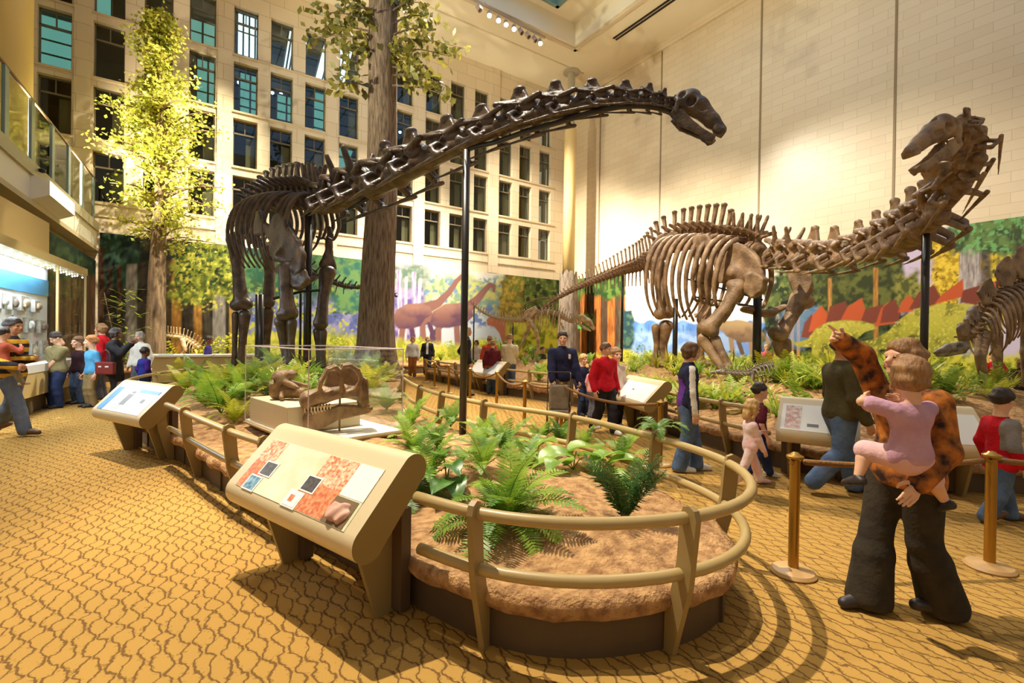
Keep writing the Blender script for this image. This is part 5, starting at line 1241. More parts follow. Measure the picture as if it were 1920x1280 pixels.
def person(label, pos, face, H, top, bottom, hair, skin=SKIN, hh=0.133, hip=0.52, wide=1.0, lean=0.0, head=(0, 0), lh=None, rh=None, lf=(-.055, 0, 0), rf=(.055, 0, 0), shoes=SH_D, res=0.018,
           lmode='relaxed', rmode='relaxed', hem=None, zbase=0.0, name='person', sit=None, shoulder=None, side_lean=0.0, group=None, pel=(0, 0, 0), collar=None, hipw=1.0):
    """pos: floor point; face: degrees, 0 away from the camera, 90 to its right, 180 towards it.
    top=(material, sleeve 'long'|'short', fn) bottom=(material, flare, 'long'|'short'); hands/feet in units of H, x to the person's right, y forward"""
    f = FWD*math.cos(math.radians(face))+RGT*math.sin(math.radians(face)); root = empty(name, (pos[0], pos[1], zbase), label, 'person', group)
    root.rotation_euler = (0, 0, math.atan2(f.y, f.x)-PI/2); h = H; V3 = lambda *a: Vector(a)*h
    pv = V3(pel[0], pel[1], hip+pel[2]); RT = Matrix.Rotation(-lean, 3, 'X') @ Matrix.Rotation(side_lean, 3, 'Y'); T = lambda x, y, z: pv+RT @ (Vector((x, y, z-hip))*h)
    zs = shoulder or (1-hh*1.40); sw = (0.103 if hh < .145 else 0.103-(hh-.145)*.25)*wide
    neck0, hc = T(0, -.005, zs+.005), T(0, .012, 1-hh*0.5)
    RH = RT @ Matrix.Rotation(-head[0], 3, 'Z') @ Matrix.Rotation(head[1], 3, 'X'); hu = hh*h; HP = lambda x, y, z: hc+RH @ (Vector((x, y, z))*hu)
    Hn = lambda x, y, z: np.array(HP(x, y, z))
    SHL, SHR = T(-sw, 0, zs-.027), T(sw, 0, zs-.027); l1, l2 = (zs-hip)*0.57*h, (zs-hip)*0.50*h
    lh = lh or (-sw-.05, .03, hip-.03); rh = rh or (sw+.05, .03, hip-.03)
    LW, RW = Vector(lh)*h, Vector(rh)*h
    LE, LW = ik(SHL, LW, l1, l2, (-.35, -1, -.25)); RE, RW = ik(SHR, RW, l1, l2, (.35, -1, -.25))
    hw = .052*wide*hipw; HL, HR = pv+V3(-hw, 0, -.01), pv+V3(hw, 0, -.01)
    lg = (hip-.01-.045)*h/2*1.015
    def leg(hp, ft):
        a = Vector((ft[0], ft[1], ft[2]+.045))*h; k, a = ik(hp, a, lg, lg, (0, 1, 0.15) if sit is None else sit); return k, a
    LK, LA = leg(HL, lf); RK, RA = leg(HR, rf)
    allp = [pv, neck0, hc, LW, RW, LE, RE, LK, RK, LA, RA, SHL, SHR]; pad = .16*h
    lo = np.min([np.array(p) for p in allp], 0)-pad; hi = np.max([np.array(p) for p in allp], 0)+pad
    sqy = (tuple(RT @ Vector((0, 1, 0))), 1.42)
    # ---- body
    v = Vol(lo, hi, res); w = wide
    v.cap(neck0-RT @ Vector((0, 0, .02*h)), HP(0, -.06, -.30), .042*h*(1 if hh < .15 else 1.05), .24*hu, .03*h)
    v.cap(pv, T(0, 0, zs-.09), .072*h*w, .078*h*w, .04*h, sq=sqy).cap(T(-.07*w, 0, zs-.03), T(.07*w, 0, zs-.03), .035*h, .035*h, .05*h)
    for S_, E__, W_ in ((SHL, LE, LW), (SHR, RE, RW)): v.chain([S_, E__, W_], [.030*h*w, .024*h*w, .0165*h*w], .012*h)
    for H_, K_, A_ in ((HL, LK, LA), (HR, RK, RA)):
        v.chain([H_, K_], [.056*h*w, .035*h*w], .02*h); v.chain([K_, K_.lerp(A_, .3), A_], [.034*h*w, .035*h*w, .021*h*w], .01*h)
    v2 = Vol(np.array(hc)-.78*hu, np.array(hc)+.78*hu, max(.006, min(res, .052*hu)))
    v2.ell(Hn(0, -.03, .10), np.array((.355, .43, .41))*hu, .01, R=RH).ell(Hn(0, .10, -.22), np.array((.265, .31, .28))*hu, .06*hu+.004, R=RH)
    v2.ell(Hn(0, .33, -.40), np.array((.13, .10, .09))*hu, .06*hu, R=RH)
    v2.cap(HP(0, .40, .03), HP(0, .47, -.13), .045*hu, .075*hu, .05*hu).ell(Hn(0, .40, -.27), np.array((.12, .06, .05))*hu, .05*hu, R=RH)
    v2.cap(HP(-.22, .36, .10), HP(.22, .36, .10), .05*hu, .05*hu, .08*hu)
    for s in (-1, 1):
        v2.ell(Hn(s*.36, -.03, -.04), np.array((.045, .09, .13))*hu, .02*hu, R=RH).ell(Hn(s*.15, .43, .02), np.array((.085, .06, .05))*hu, .04*hu, True, R=RH).ell(Hn(s*.15, .365, .015), np.array((.07, .05, .05))*hu, .01*hu, R=RH)
        v2.ell(Hn(s*.20, .30, -.14), np.array((.10, .08, .09))*hu, .06*hu, R=RH)
    v2.cap(HP(0, -.06, -.30), HP(0, -.06, -.62), .24*hu, .24*hu, .03)
    R3 = np.array(RH)
    def facemat(c):
        q = (c-np.array(hc)) @ R3/hu; m = np.zeros(len(c))
        m[(np.abs(np.abs(q[:, 0])-.15) < .050) & (np.abs(q[:, 2]-.012) < .027) & (q[:, 1] > .25)] = 1
        m[(np.abs(q[:, 0]) < .125) & (np.abs(q[:, 2]+.27) < .035) & (q[:, 1] > .25)] = 2
        return m
    parts = []; vs, F = v.mesh(); parts.append((vs, F, np.zeros(len(F))))
    vs, F = v2.mesh(); parts.append((vs, F, facemat(vs[F].mean(1))))
    hl = .098*h
    for W_, E__, mode, side in ((LW, LE, lmode, 1), (RW, RE, rmode, -1)):
        d = (W_-E__).normalized(); n = Vector((-1 if side == 1 else 1, 0.15, 0.1)) if abs(d.x) < .8 else Vector((0, 0, 1))
        vs, F = hand_vol(W_-d*.004, d, n, hl, mode, side, max(.0042, hl*.045) if res < .016 else hl*.07).mesh(); parts.append((vs, F, np.zeros(len(F))))
    join_build('body', parts, [skin, EYEM, LIP], root)
    # ---- top
    tm, sl = top[0], top[1]; hem = hem if hem is not None else hip-.03
    v = Vol(lo, hi, res); e = .010*h
    v.cap(T(-.036*hipw, 0, hem+.045), T(.036*hipw, 0, hem+.045), (.083*w)*h+e, (.083*w)*h+e, .03*h, sq=sqy).cap(T(0, 0, hem+.05), T(0, 0, hip+.07), (.100*w)*h+e, (.080*w)*h+e, .03*h, sq=sqy); v.cap(T(0, 0, hip+.06), T(0, .0, zs-.10), .078*w*h+e, .088*w*h+e, .04*h, sq=sqy)
    v.cap(T(-.062*w, -.004, zs-.055), T(.062*w, -.004, zs-.055), .048*h+e, .048*h+e, .05*h).cap(SHL, SHR, .030*h+e*.6, .030*h+e*.6, .03*h)
    v.cap(neck0-RT @ Vector((0, 0, .035*h)), neck0+RT @ Vector((0, .004*h, .006*h)), .05*h, .043*h+e*.4, .03*h)
    for S_, E__, W_ in ((SHL, LE, LW), (SHR, RE, RW)):
        if sl == 'long': v.chain([S_, E__, W_-(W_-E__)*.02], [.034*h*w+e, .029*h*w+e, .022*h*w+e*.7], .02*h)
        elif sl == 'short': v.chain([S_, S_.lerp(E__, .72)], [.034*h*w+e, .034*h*w+e*1.2], .02*h)
    for (a, b_, c) in ((.08, .9, 0), (-.07, .5, 1.2), (.02, .1, 2.2), (-.03, .3, 3.0)):
        z = hip+.03+.05*c; v.cap(T(a*w, .085, z), T(b_*.0-a*.6, .085, z+.05), .010*h, .006*h, .02*h, True)
    tms = list(tm) if isinstance(tm, (list, tuple)) else [tm]; tfn = None
    if len(top) > 2 and top[2]:
        def tfn(c, fn=top[2]): return fn((c/h), dict(LE=LE/h, LW=LW/h, RE=RE/h, RW=RW/h, SL=SHL/h, SR=SHR/h))
    v.clip(T(0, 0, hem), tuple(RT @ Vector((0, 0, -1))))
    # the hem must not cut raised or hanging sleeves: put them back below the hem line
    if sl == 'long':
        v.chain([LE, LW-(LW-LE)*.02], [.029*h*w+e, .022*h*w+e*.7], .012*h).chain([RE, RW-(RW-RE)*.02], [.029*h*w+e, .022*h*w+e*.7], .012*h)
    v.build(top[3] if len(top) > 3 else 'top', tms, root, matfn=tfn)
    # ---- trousers
    bm_, fl = bottom[0], bottom[1]; short = len(bottom) > 2 and bottom[2] == 'short'
    v = Vol(lo, hi, res); v.cap(pv+V3(0, -.004, .035), pv+V3(0, -.004, -.02), .076*w*h+e*.5, .080*w*h*hipw+e*.5, .03*h, sq=((0, 1, 0), 1.3))
    for H_, K_, A_ in ((HL, LK, LA), (HR, RK, RA)):
        v.chain([H_, K_], [.060*h*w+e*.6, .042*h*w+e*.6], .025*h)
        if not short: v.chain([K_, K_.lerp(A_, .35), A_+(A_-K_).normalized()*.012*h], [.042*h*w+e*.6, (.040+fl*.35)*h*w+e*.5, (.030+fl)*h+e*.6], .015*h)
        else: v.chain([K_.lerp(H_, .2), K_], [.046*h*w+e, .047*h*w+e], .01*h)
    if zbase < .05 and not short: v.clip((0, 0, .014*h), (0, 0, -1))
    v.build('shorts' if short else 'trousers', bm_, root)
    # ---- shoes
    for K_, A_, ft in ((LK, LA, lf), (RK, RA, rf)):
        up = (K_-A_).normalized(); fwd = Vector((0, 1, 0)); pit = ft[3] if len(ft) > 3 else 0.0; yaw = ft[4] if len(ft) > 4 else 0.0
        fwd = Matrix.Rotation(yaw, 3, 'Z') @ (Matrix.Rotation(-pit, 3, 'X') @ fwd); dn = Matrix.Rotation(yaw, 3, 'Z') @ (Matrix.Rotation(-pit, 3, 'X') @ Vector((0, 0, -1))); sz = h*(1 if hh < .15 else 1.08)
        v = Vol(np.array(A_)-.19*sz, np.array(A_)+.19*sz, min(res, .012)); c = A_+dn*.022*sz
        v.chain([c-fwd*.022*sz, c+fwd*.05*sz, c+fwd*.105*sz+dn*.006*sz], [.027*sz, .027*sz, .021*sz], .012*sz).cap(A_, c, .026*sz, .026*sz, .015*sz)
        v.clip(A_+dn*.045*sz, dn)
        v.build('shoe', shoes, root)
    # ---- hair
    if hair:
        hm, st = hair; v = Vol(np.array(hc)-1.15*hu, np.array(hc)+.8*hu, max(.007, min(res, .055*hu)))
        v.ell(Hn(0, -.045, .145), np.array((.42, .50, .45))*hu, .01, R=RH)
        if st == 'long':
            v.ell(Hn(0, -.24, -.30), np.array((.38, .24, .55))*hu, .08*hu, R=RH)
            for s in (-1, 1): v.cap(HP(s*.33, .02, .1), HP(s*.34, .06, -.62), .13*hu, .10*hu, .08*hu)
        if st == 'bob':
            v.ell(Hn(0, -.14, -.12), np.array((.43, .36, .40))*hu, .08*hu, R=RH)
            for s in (-1, 1): v.cap(HP(s*.34, .06, .15), HP(s*.34, .10, -.28), .13*hu, .11*hu, .06*hu)
        if st == 'tail': v.chain([HP(0, -.48, .12), HP(0, -.62, -.1), HP(0, -.56, -.5)], [.13*hu, .13*hu, .05*hu], .05*hu)
        v.ell(Hn(0, .50, -.20), np.array((.30 if st != 'short' else .335, .40, .46))*hu, .04*hu, True, R=RH)
        if st in ('short', 'tail', 'thin'): v.clip(HP(0, -.30, -.20), tuple(RH @ Vector((0, .55, -1))))
        if st == 'thin': v.ell(Hn(0, .1, .5), np.array((.3, .42, .22))*hu, .05*hu, True, R=RH)
        v.rough(.003*hu/.2, 38/hu*.2, 5); v.build('hair', hm, root)
    if collar: pass
    PEOPLE[label] = dict(root=root, LW=LW, RW=RW, T=T, pv=pv); return root
def ph(px, fy, hy):
    p = on(px, fy); d = p.x*FX+p.y*FY; return p, (fy-hy)*d/900
def std(label, px, fy, hy, face, top, bottom, hair, **k):
    p, H = ph(px, fy, hy); return person(label, p, face, H, top, bottom, hair, **k)
KID = dict(hh=0.165, hip=0.485)
JEANS, DJEANS, KHAKI, BLACKT, GREYT = cloth('jeans', srgb(74,92,124), srgb(96,116,148)), cloth('dark_jeans', srgb(40,50,84), srgb(52,64,100)), cloth('khaki', srgb(150,128,88), srgb(132,112,76)), cloth('black', srgb(34,32,36), srgb(48,44,48)), cloth('grey', srgb(104,102,110), srgb(86,84,94))
NAVY, RED, WHITE, OLIVE = cloth('navy', srgb(34,36,62), srgb(44,46,76)), cloth('red', srgb(206,26,40), srgb(178,18,34)), cloth('white', srgb(236,230,220), srgb(222,214,202)), cloth('olive', srgb(92,84,56), srgb(78,70,46))
# --- left group
M_STRY, M_STRB = cloth('rugby_yellow', srgb(226,172,50), srgb(208,154,40)), cloth('rugby_black', srgb(44,36,40), srgb(56,46,48))
pm = on(20, 816)
man_l = person('man in a black and yellow striped shirt carrying a child, at the left edge', pm, 82, 1.80, ([M_STRB, M_STRY], 'long', lambda c, J: ((c[:, 2]*14) % 1 < .5)*1.0, 'rugby_shirt'), (cloth('grey_jeans', srgb(96,104,120), srgb(112,120,136)), .012), (HDRK, 'short'), skin=SKIN2,
    rf=(.055, .15, 0), lf=(-.055, -.16, .03, -.4), rh=(.17, .16, .60), lh=(.02, .19, .66), lmode='grip', rmode='grip', res=.014, shoes=SH_B)
f_ = FWD*math.cos(math.radians(40))+RGT*math.sin(math.radians(40)); pc = pm-FWD*0.24+RGT*0.12
person('child in a terracotta jacket held on the arm of the striped shirt man', pc, 5, 0.92, (cloth('terracotta', srgb(188,92,64), srgb(168,78,54)), 'long', None, 'jacket'), (KHAKI, .005), (HDRK, 'short'), zbase=0.74, hh=.19, hip=.42, lf=(-.20, .12, .12), rf=(.22, .10, .06), lh=(-.12, .18, .68), rh=(.12, .18, .68), res=.013, shoes=mat('shoe_beige', srgb(210,186,160), 0.6), sit=(0, 1, 0.3))
std('boy in an olive t-shirt and dark jeans looking down beside the display case', 106, 764, 623, 195, (cloth('olive_tee', srgb(134,122,84), srgb(120,108,74)), 'short', None, 't_shirt'), (DJEANS, .014), (HDRK, 'short'), hh=.145, hip=.50, wide=1.18, head=(.3, -.55), lh=(.02, .12, .50), rh=(.17, .05, .48))
std('boy in a dark jacket with red collar, just left of the boy in blue', 147, 756, 631, 200, (cloth('dark_red', srgb(58,32,38), srgb(44,26,32)), 'long', None, 'jacket'), (JEANS, .012), (HBRN, 'short'), **KID)
std('boy in a sky blue t-shirt standing beside the red handbag', 172, 762, 629, 205, (cloth('sky_blue', srgb(92,164,208), srgb(78,148,196)), 'short', None, 't_shirt'), (KHAKI, .014), (HRED, 'short'), head=(.5, 0), **KID)
std('woman in a red jacket with short brown hair behind the boy in blue', 190, 748, 607, 250, (RED, 'long', None, 'jacket'), (GREYT, .01), (HMID, 'bob'))
std('woman in black with a dark red handbag, raising both hands to her face', 214, 763, 615, 70, (BLACKT, 'long', None, 'coat'), (BLACKT, .012), (HDRK, 'bob'), skin=SKIN3, lh=(-.02, .17, .80), rh=(.08, .18, .79), hem=.40, wide=1.1)
W6 = PEOPLE['woman in black with a dark red handbag, raising both hands to her face']
def bag():
    c = at(198, 690, (on(214, 763).x*FX+on(214, 763).y*FY)-0.28)
    r = empty('handbag', c, 'dark red leather handbag with two white marks, hanging from the woman in black', 'handbag'); r.rotation_euler = (0, 0, math.atan2(RGT.y, RGT.x))
    MB().box((-.19, -.05, -.13), (.19, .05, .13)).build('bag_body', mat('bag_red', srgb(110,34,34), 0.35), r, bevel=.02)
    MB().tube(crom([(-.09, 0, .12), (-.08, 0, .30), (0, 0, .38), (.08, 0, .30), (.09, 0, .12)], 5), .009, 6).build('bag_handle', mat('bag_red', srgb(110,34,34), 0.35), r, True)
    MB().box((-.11, -.056, .02), (-.05, -.05, .05)).box((.03, -.056, .02), (.10, -.05, .05)).build('bag_buckle', mat('buckle', srgb(232,220,214), 0.3), r)
bag()
std('grey haired woman in a white jumper behind the child in purple', 262, 748, 622, 185, (WHITE, 'long', None, 'jumper'), (GREYT, .01), (HGRY, 'bob'))
std('child in a blue and purple jacket standing before the woman in white', 270, 752, 651, 20, ([cloth('purple', srgb(72,44,142), srgb(58,38,120)), cloth('royal_blue', srgb(42,60,150))], 'long', lambda c, J: (np.abs(c[:, 0]) < .06)*1.0, 'jacket'), (DJEANS, .01), (HDRK, 'short'), skin=SKIN3, **KID)
std('boy in a violet blue jacket looking up, beyond the near bed on the left', 390, 716, 630, 70, (cloth('violet', srgb(70,58,140), srgb(56,46,120)), 'long', None, 'jacket'), (DJEANS, .01), (HDRK, 'short'), skin=SKIN3, **KID)
# --- middle group
std('woman in a white top and rust trousers far down the walkway', 773, 706, 632, 170, (WHITE, 'long', None, 'jumper'), (cloth('rust', srgb(168,104,52), srgb(150,90,44)), .01), (HRED, 'bob'), res=.022)
std('visitor in a black suit and white shirt far down the walkway', 801, 703, 631, 175, ([BLACKT, WHITE], 'long', lambda c, J: ((np.abs(c[:, 0]) < .028) & (c[:, 1] > .02) & (c[:, 2] > .55))*1.0, 'suit_jacket'), (BLACKT, .01), (HBLD, 'bob'), lf=(-.06, .10, 0), rf=(.06, -.08, 0), res=.022)
std('bald man in a dark jacket and olive trousers behind the black post', 873, 741, 612, 75, (cloth('charcoal', srgb(50,48,58), srgb(40,38,48)), 'long', None, 'jacket'), (OLIVE, .014), (HGRY, 'thin'), hem=.46, lh=(-.12, .02, .52), res=.02)
std('person in an orange red top partly behind the maroon jacket', 917, 728, 630, 10, (cloth('orange_red', srgb(214,84,44), srgb(196,70,36)), 'long', None, 'jumper'), (JEANS, .01), (HMID, 'short'), res=.022)
std('person in a maroon jacket and jeans reading the far panel', 922, 738, 638, 5, ([cloth('maroon', srgb(112,40,48), srgb(92,32,40)), cloth('rust_hem', srgb(176,80,40))], 'long', lambda c, J: (c[:, 2] < .52)*1.0, 'jacket'), (JEANS, .012), (HMID, 'short'), lean=.12, rh=(.12, .12, .50), res=.02)
std('man in a cream t-shirt and jeans reading the far panel', 954, 738, 627, 8, (cloth('cream', srgb(222,204,164), srgb(206,188,150)), 'short', None, 't_shirt'), (JEANS, .014), (HMID, 'short'), lean=.10, head=(0, -.3), shoes=SH_W, rh=(.08, .16, .58), lh=(-.08, .16, .58), res=.02)
std('person in a white top seen between post and maroon jacket', 893, 712, 638, 200, (WHITE, 'long', None, 'jumper'), (BLACKT, .01), (HDRK, 'bob'), res=.024)
std('child in a white shirt crouching past the striding skeleton, left one', 981, 712, 655, 160, (WHITE, 'long', None, 'shirt'), (GREYT, .01), (HBRN, 'short'), lean=.35, res=.024, **KID)
std('child in a white shirt behind the striding skeleton, right one', 1003, 712, 652, 200, (WHITE, 'long', None, 'shirt'), (GREYT, .01), (HBRN, 'short'), lean=.2, res=.024, **KID)
std('child in a dark top behind the striding skeleton', 1016, 714, 650, 140, (BLACKT, 'long', None, 'top'), (BLACKT, .01), (HDRK, 'short'), res=.024, **KID)
def emblem(c, J): return ((np.abs(c[:, 0]+.055) < .014) & (np.abs(c[:, 2]-.745) < .022) & (c[:, 1] > .03))*1.0
std('man in a navy sweatshirt and beige shorts behind the pushchair', 1052, 800, 622, 165, ([NAVY, WHITE], 'long', emblem, 'sweatshirt'), (KHAKI, .014, 'short'), (HDRK, 'short'), head=(.35, 0), wide=1.12, hem=.485, lh=(-.16, .10, .47), rh=(.15, .13, .47), rmode='grip', lmode='grip', shoes=SH_D)
std('fair boy in a navy top behind the girl in pink', 1092, 778, 664, 150, (NAVY, 'long', None, 'top'), (DJEANS, .012), (HBLD, 'short'), lh=(-.02, .14, .62), **KID)
std('girl in a pink top and grey trousers left of the red hooded top', 1110, 784, 678, 60, (cloth('pink', srgb(232,168,168), srgb(218,150,152)), 'short', None, 't_shirt'), (GREYT, .016), (HMID, 'long'), **KID)
std('woman in a red hooded top and black trousers on the walkway', 1132, 812, 643, 150, (RED, 'long', None, 'hooded_top'), (BLACKT, .012), (HBRN, 'short'), head=(-.4, 0), wide=1.12, lf=(-.06, .10, 0), rf=(.05, -.12, .02, -.3), shoes=SH_W, hem=.47, hipw=1.05)
std('child in a pale top half hidden behind the red hooded top', 1152, 800, 652, 160, (cloth('pale', srgb(214,196,186)), 'long', None, 'top'), (BLACKT, .01), (HMID, 'short'), **KID)
def stripe(c, J):
    m = np.zeros(len(c)); 
    for S, E__, W in (('SL', 'LE', 'LW'), ('SR', 'RE', 'RW')):
        s = -1 if S == 'SL' else 1
        m[((c[:, 0]*s) > (abs(J[S].x)+.012+(.10*0))) & (np.abs(c[:, 1]-(np.interp(c[:, 2], [J[W].z, J[E__].z, J[S].z], [J[W].y, J[E__].y, J[S].y]))) < .022)] = 1
    m[(c[:, 1] < -.035) & (c[:, 2] < .72) & (np.abs(c[:, 0]) < .085)] = 2
    return m
std('woman in a navy tracksuit top with white sleeve stripe and jeans', 1288, 882, 643, 100, ([NAVY, WHITE, cloth('violet_back', srgb(112,60,160), srgb(96,50,140))], 'long', stripe, 'tracksuit_top'), (JEANS, .022), (HBRN, 'bob'), wide=1.05, hem=.50, lf=(-.05, .075, 0), rf=(.05, -.065, .0), rh=(.16, .02, .47), lh=(-.15, .05, .48), shoes=SH_W, res=.013, head=(-.1, -.1))
PINKW = cloth('pink_white', srgb(240,190,190), srgb(250,232,228))
std('small blonde girl in pink striped clothes walking right along the rail', 1405, 908, 750, 95, (PINKW, 'long', None, 'jacket'), (PINKW, .012), (HBLD, 'long'), hh=.185, hip=.45, lf=(-.05, .14, 0), rf=(.05, -.17, .03, -.5), rh=(.10, .12, .42), lh=(-.10, .15, .60), shoes=mat('shoe_pink', srgb(240,190,186), 0.5), res=.012, head=(-.1, -.25))
std('dark haired boy in a maroon shirt and jeans behind the blonde girl', 1420, 895, 718, 95, (cloth('maroon_shirt', srgb(104,40,52), srgb(86,32,44)), 'short', None, 'shirt'), (DJEANS, .012), (HDRK, 'short'), lf=(-.05, .14, 0, .2), rf=(.05, -.12, .02, -.4), shoes=SH_W, res=.013, **KID)
std('man in an olive jumper and jeans striding behind the pointing woman', 1572, 925, 632, 95, (cloth('olive_jumper', srgb(82,74,46), srgb(70,62,40)), 'long', None, 'jumper'), (JEANS, .016), (HDRK, 'short'), skin=SKIN2, wide=1.12, lf=(-.05, .12, 0), rf=(.05, -.17, .05, -.6), rh=(.17, .06, .49), lh=(-.15, .10, .50), shoes=SH_D, hem=.48, res=.013)
# --- woman carrying a child, right foreground
M_PAT = mat('patterned_blouse', srgb(54,38,34), 0.8, col2=srgb(196,116,44), nscale=13, detail=6, bump=0.2, spec=0.2)
M_FLARE = cloth('dark_olive', srgb(62,54,42), srgb(48,42,34))
pw = (on(1640, 1160)+on(1735, 1186))*0.5
pw = pw+FWD*0.14+RGT*0.13
person('woman in a patterned blouse and flared dark trousers, pointing up while carrying a child', pw, 262, 1.62, (M_PAT, 'long', None, 'blouse'), (M_FLARE, .040), (HMID, 'bob'), wide=1.08, hem=.47, rf=(.045, .095, 0), lf=(-.045, -.115, .012, -.2), shoes=SH_D, res=.011,
       rh=(.09, .195, 1.0), rmode='point', lh=(-.165, .125, .525), lmode='flat', head=(.1, 0.12), hipw=1.1, zbase=0.002)
pc = pw-FWD*0.27-RGT*0.20
person('small child in a lilac top and bare legs carried by the pointing woman', pc, -8, 0.90, (cloth('lilac', srgb(206,160,178), srgb(190,144,164)), 'short', None, 't_shirt'), (cloth('pale_pink', srgb(226,180,180)), .004, 'short'), (HMID, 'bob'), zbase=0.63, hh=.21, hip=.41, wide=1.18, hem=.37, lf=(-.21, .14, .20, .3), rf=(.29, .02, .06, .5), rh=(.16, .20, .72), lh=(-.12, .20, .74), shoes=SH_D, res=.011, sit=(0, 1, .9), head=(.1, 0))
# --- right edge
def redgrey(c, J): return ((c[:, 0] > .06) & (c[:, 2] > .55) & (c[:, 2] < .80))*1.0
std('boy in a red top with grey sleeve and jeans, behind the right rope post', 1872, 978, 728, 95, ([RED, cloth('grey_sleeve', srgb(140,134,132), srgb(124,118,116))], 'long', redgrey, 'top'), (JEANS, .018), (HDRK, 'short'), hem=.40, lf=(-.05, .12, 0), rf=(.05, -.12, .02, -.4), shoes=SH_B, res=.012, head=(-.3, 0), **KID)
def far(label, px, hy, d, H, face, *a, **k):
    p = at(px, hy, d); person(label, (p.x, p.y, 0), face, H, *a, **k)
far('person in a red t-shirt and fair hair beyond the plated skeleton', 1867, 664, 12.4, 1.40, 10, (RED, 'short', None, 't_shirt'), (KHAKI, .012), (HBLD, 'short'), wide=1.25, lean=.2)
far('child in a pinkish red top beside the far rail, under the brown sauropod', 1437, 650, 17.0, 1.52, 200, (cloth('pink_red', srgb(206,70,88), srgb(226,120,130)), 'long', None, 'top'), (WHITE, .01), (HBLD, 'short'), res=.024)
far('person with brown hair in dark clothes at the far right edge', 1915, 676, 11.2, 1.29, 200, (cloth('dark_brown', srgb(70,48,40)), 'long', None, 'coat'), (BLACKT, .012), (HBRN, 'long'))
# --- pushchair
pp = on(1047, 806)
pu = empty('pushchair', pp, 'grey folded pushchair standing beside the brass post, pushed by the navy man', 'pushchair'); pu.rotation_euler = (0, 0, math.atan2(RGT.y, RGT.x))
M_PG = cloth('pushchair_grey', srgb(150,140,122), srgb(132,122,106)); M_PF = mat('pushchair_frame', srgb(90,84,78), 0.4, metal=0.5)
MB().box((-.17, -.04, .36), (.17, .10, .80)).build('seat', M_PG, pu, bevel=.03)
MB().box((-.17, -.10, .30), (.17, .16, .36)).build('seat_base', M_PG, pu, bevel=.02)
for s in (-1, 1):
    MB().tube([(s*.20, .16, .06), (s*.20, .06, .5), (s*.20, -.02, .98), (s*.20, .06, 1.02)], .011, 6).tube([(s*.20, -.18, .06), (s*.20, .06, .5)], .011, 6).build('side_frame', M_PF, pu, True)
    for y in (-.18, .16):
        w = MB().lathe([(.012, -.018), (.055, -.018), (.06, 0), (.055, .018), (.012, .018)], seg=14).build('wheel', SH_D, pu, 'auto'); w.rotation_euler = (0, PI/2, 0); w.location = (s*.20, y, .061)
MB().tube([(-.20, .06, 1.02), (.20, .06, 1.02)], .013, 6).build('handle', M_PF, pu)
# ================================================================ PLANTS
G_FERN = leafmat('fern_green', srgb(92,136,34), srgb(162,190,66), 0.35, 5)
G_FERND = leafmat('fern_deep', srgb(76,116,42), srgb(128,164,66), 0.3, 5)
G_YEL = leafmat('leaf_yellow_green', srgb(168,176,44), srgb(214,206,70), 0.4, 3)
G_BROAD = leafmat('broad_leaf', srgb(116,160,56), srgb(176,206,96), 0.4, 4, 0.35)
G_BROADD = leafmat('broad_leaf_deep', srgb(58,104,40), srgb(104,150,60), 0.35, 4, 0.35)
G_STRAP = leafmat('strap_leaf', srgb(128,158,48), srgb(196,204,84), 0.35, 3)
G_CYC = leafmat('cycad_green', srgb(48,88,44), srgb(84,124,58), 0.2, 6, 0.4)
G_TREE = leafmat('tree_leaf', srgb(150,160,44), srgb(216,208,92), 0.45, 2.2)
G_OAK = leafmat('oak_leaf', srgb(92,92,36), srgb(142,132,52), 0.3, 2.5)
M_STALK = mat('stalk', srgb(112,120,50), 0.6); M_BARK = mat('bark', srgb(150,124,92), 0.9, col2=srgb(94,74,54), nscale=3.2, bump=1.0, bscale=16, stretch=(3.5, 3.5, 0.45), detail=8)
M_BARK2 = mat('bark_old', srgb(158,136,112), 0.9, col2=srgb(98,78,62), nscale=5.0, bump=1.0, bscale=22, stretch=(4.0, 4.0, 0.5), detail=8)
def arc(n, L, a0, a1):
    p = Vector((0, 0, 0)); pts = [p.copy()]; 
    for i in range(n):
        a = a0+(a1-a0)*((i+.5)/n)**1.15; p = p+Vector((math.cos(a), 0, math.sin(a)))*(L/n); pts.append(p.copy())
    return pts
def frond_mb(a0, a1, pairs=24, wid=0.17, narrow=1.0, lift=0.15, start=0.12, seed=0):
    rnd = random.Random(seed); pts = arc(14, 1.0, a0, a1); mb = MB(); mb.tube(pts, [0.009*(1-.8*i/14) for i in range(15)], 4, cap=False)
    for i in range(pairs):
        t = start+(1-start)*(i+.5)/pairs; k = min(13, int(t*14)); fr = t*14-k; c = pts[k].lerp(pts[k+1], fr); d = (pts[k+1]-pts[k]).normalized(); nn = Vector((-d.z, 0, d.x))
        w = wid*math.sin(PI*min(1, (t*0.93+.06)))**0.75*(1 if t < .7 else 1-(t-.7)*1.2)+.012; hw = (1-start)/pairs*0.46*narrow
        for s in (-1, 1):
            o = d*(w*(.30+.12*rnd.random()))+Vector((0, s, 0))*w+nn*(w*lift*rnd.uniform(-.6, 1.2)); m = c+o*.5
            mb.add([c-d*hw*.6, m-d*hw, c+o, m+d*hw, c+d*hw*.6], [(0, 1, 2, 3, 4)] if s == 1 else [(4, 3, 2, 1, 0)])
    return mb
FR = {}
for key, arg in dict(up=(1.35, 0.55), arch=(1.25, -0.35), out=(0.95, -0.6), droop=(0.7, -1.25)).items():
    FR[key] = [frond_mb(*arg, pairs=24, seed=q).build('frond', G_FERN, link=False).data for q in (1, 2)]
FRC = [frond_mb(1.5, 1.15, 34, 0.19, .8, 0.5, 0.08, q).build('frond', G_CYC, link=False).data for q in (1, 2)]
_MV = {}
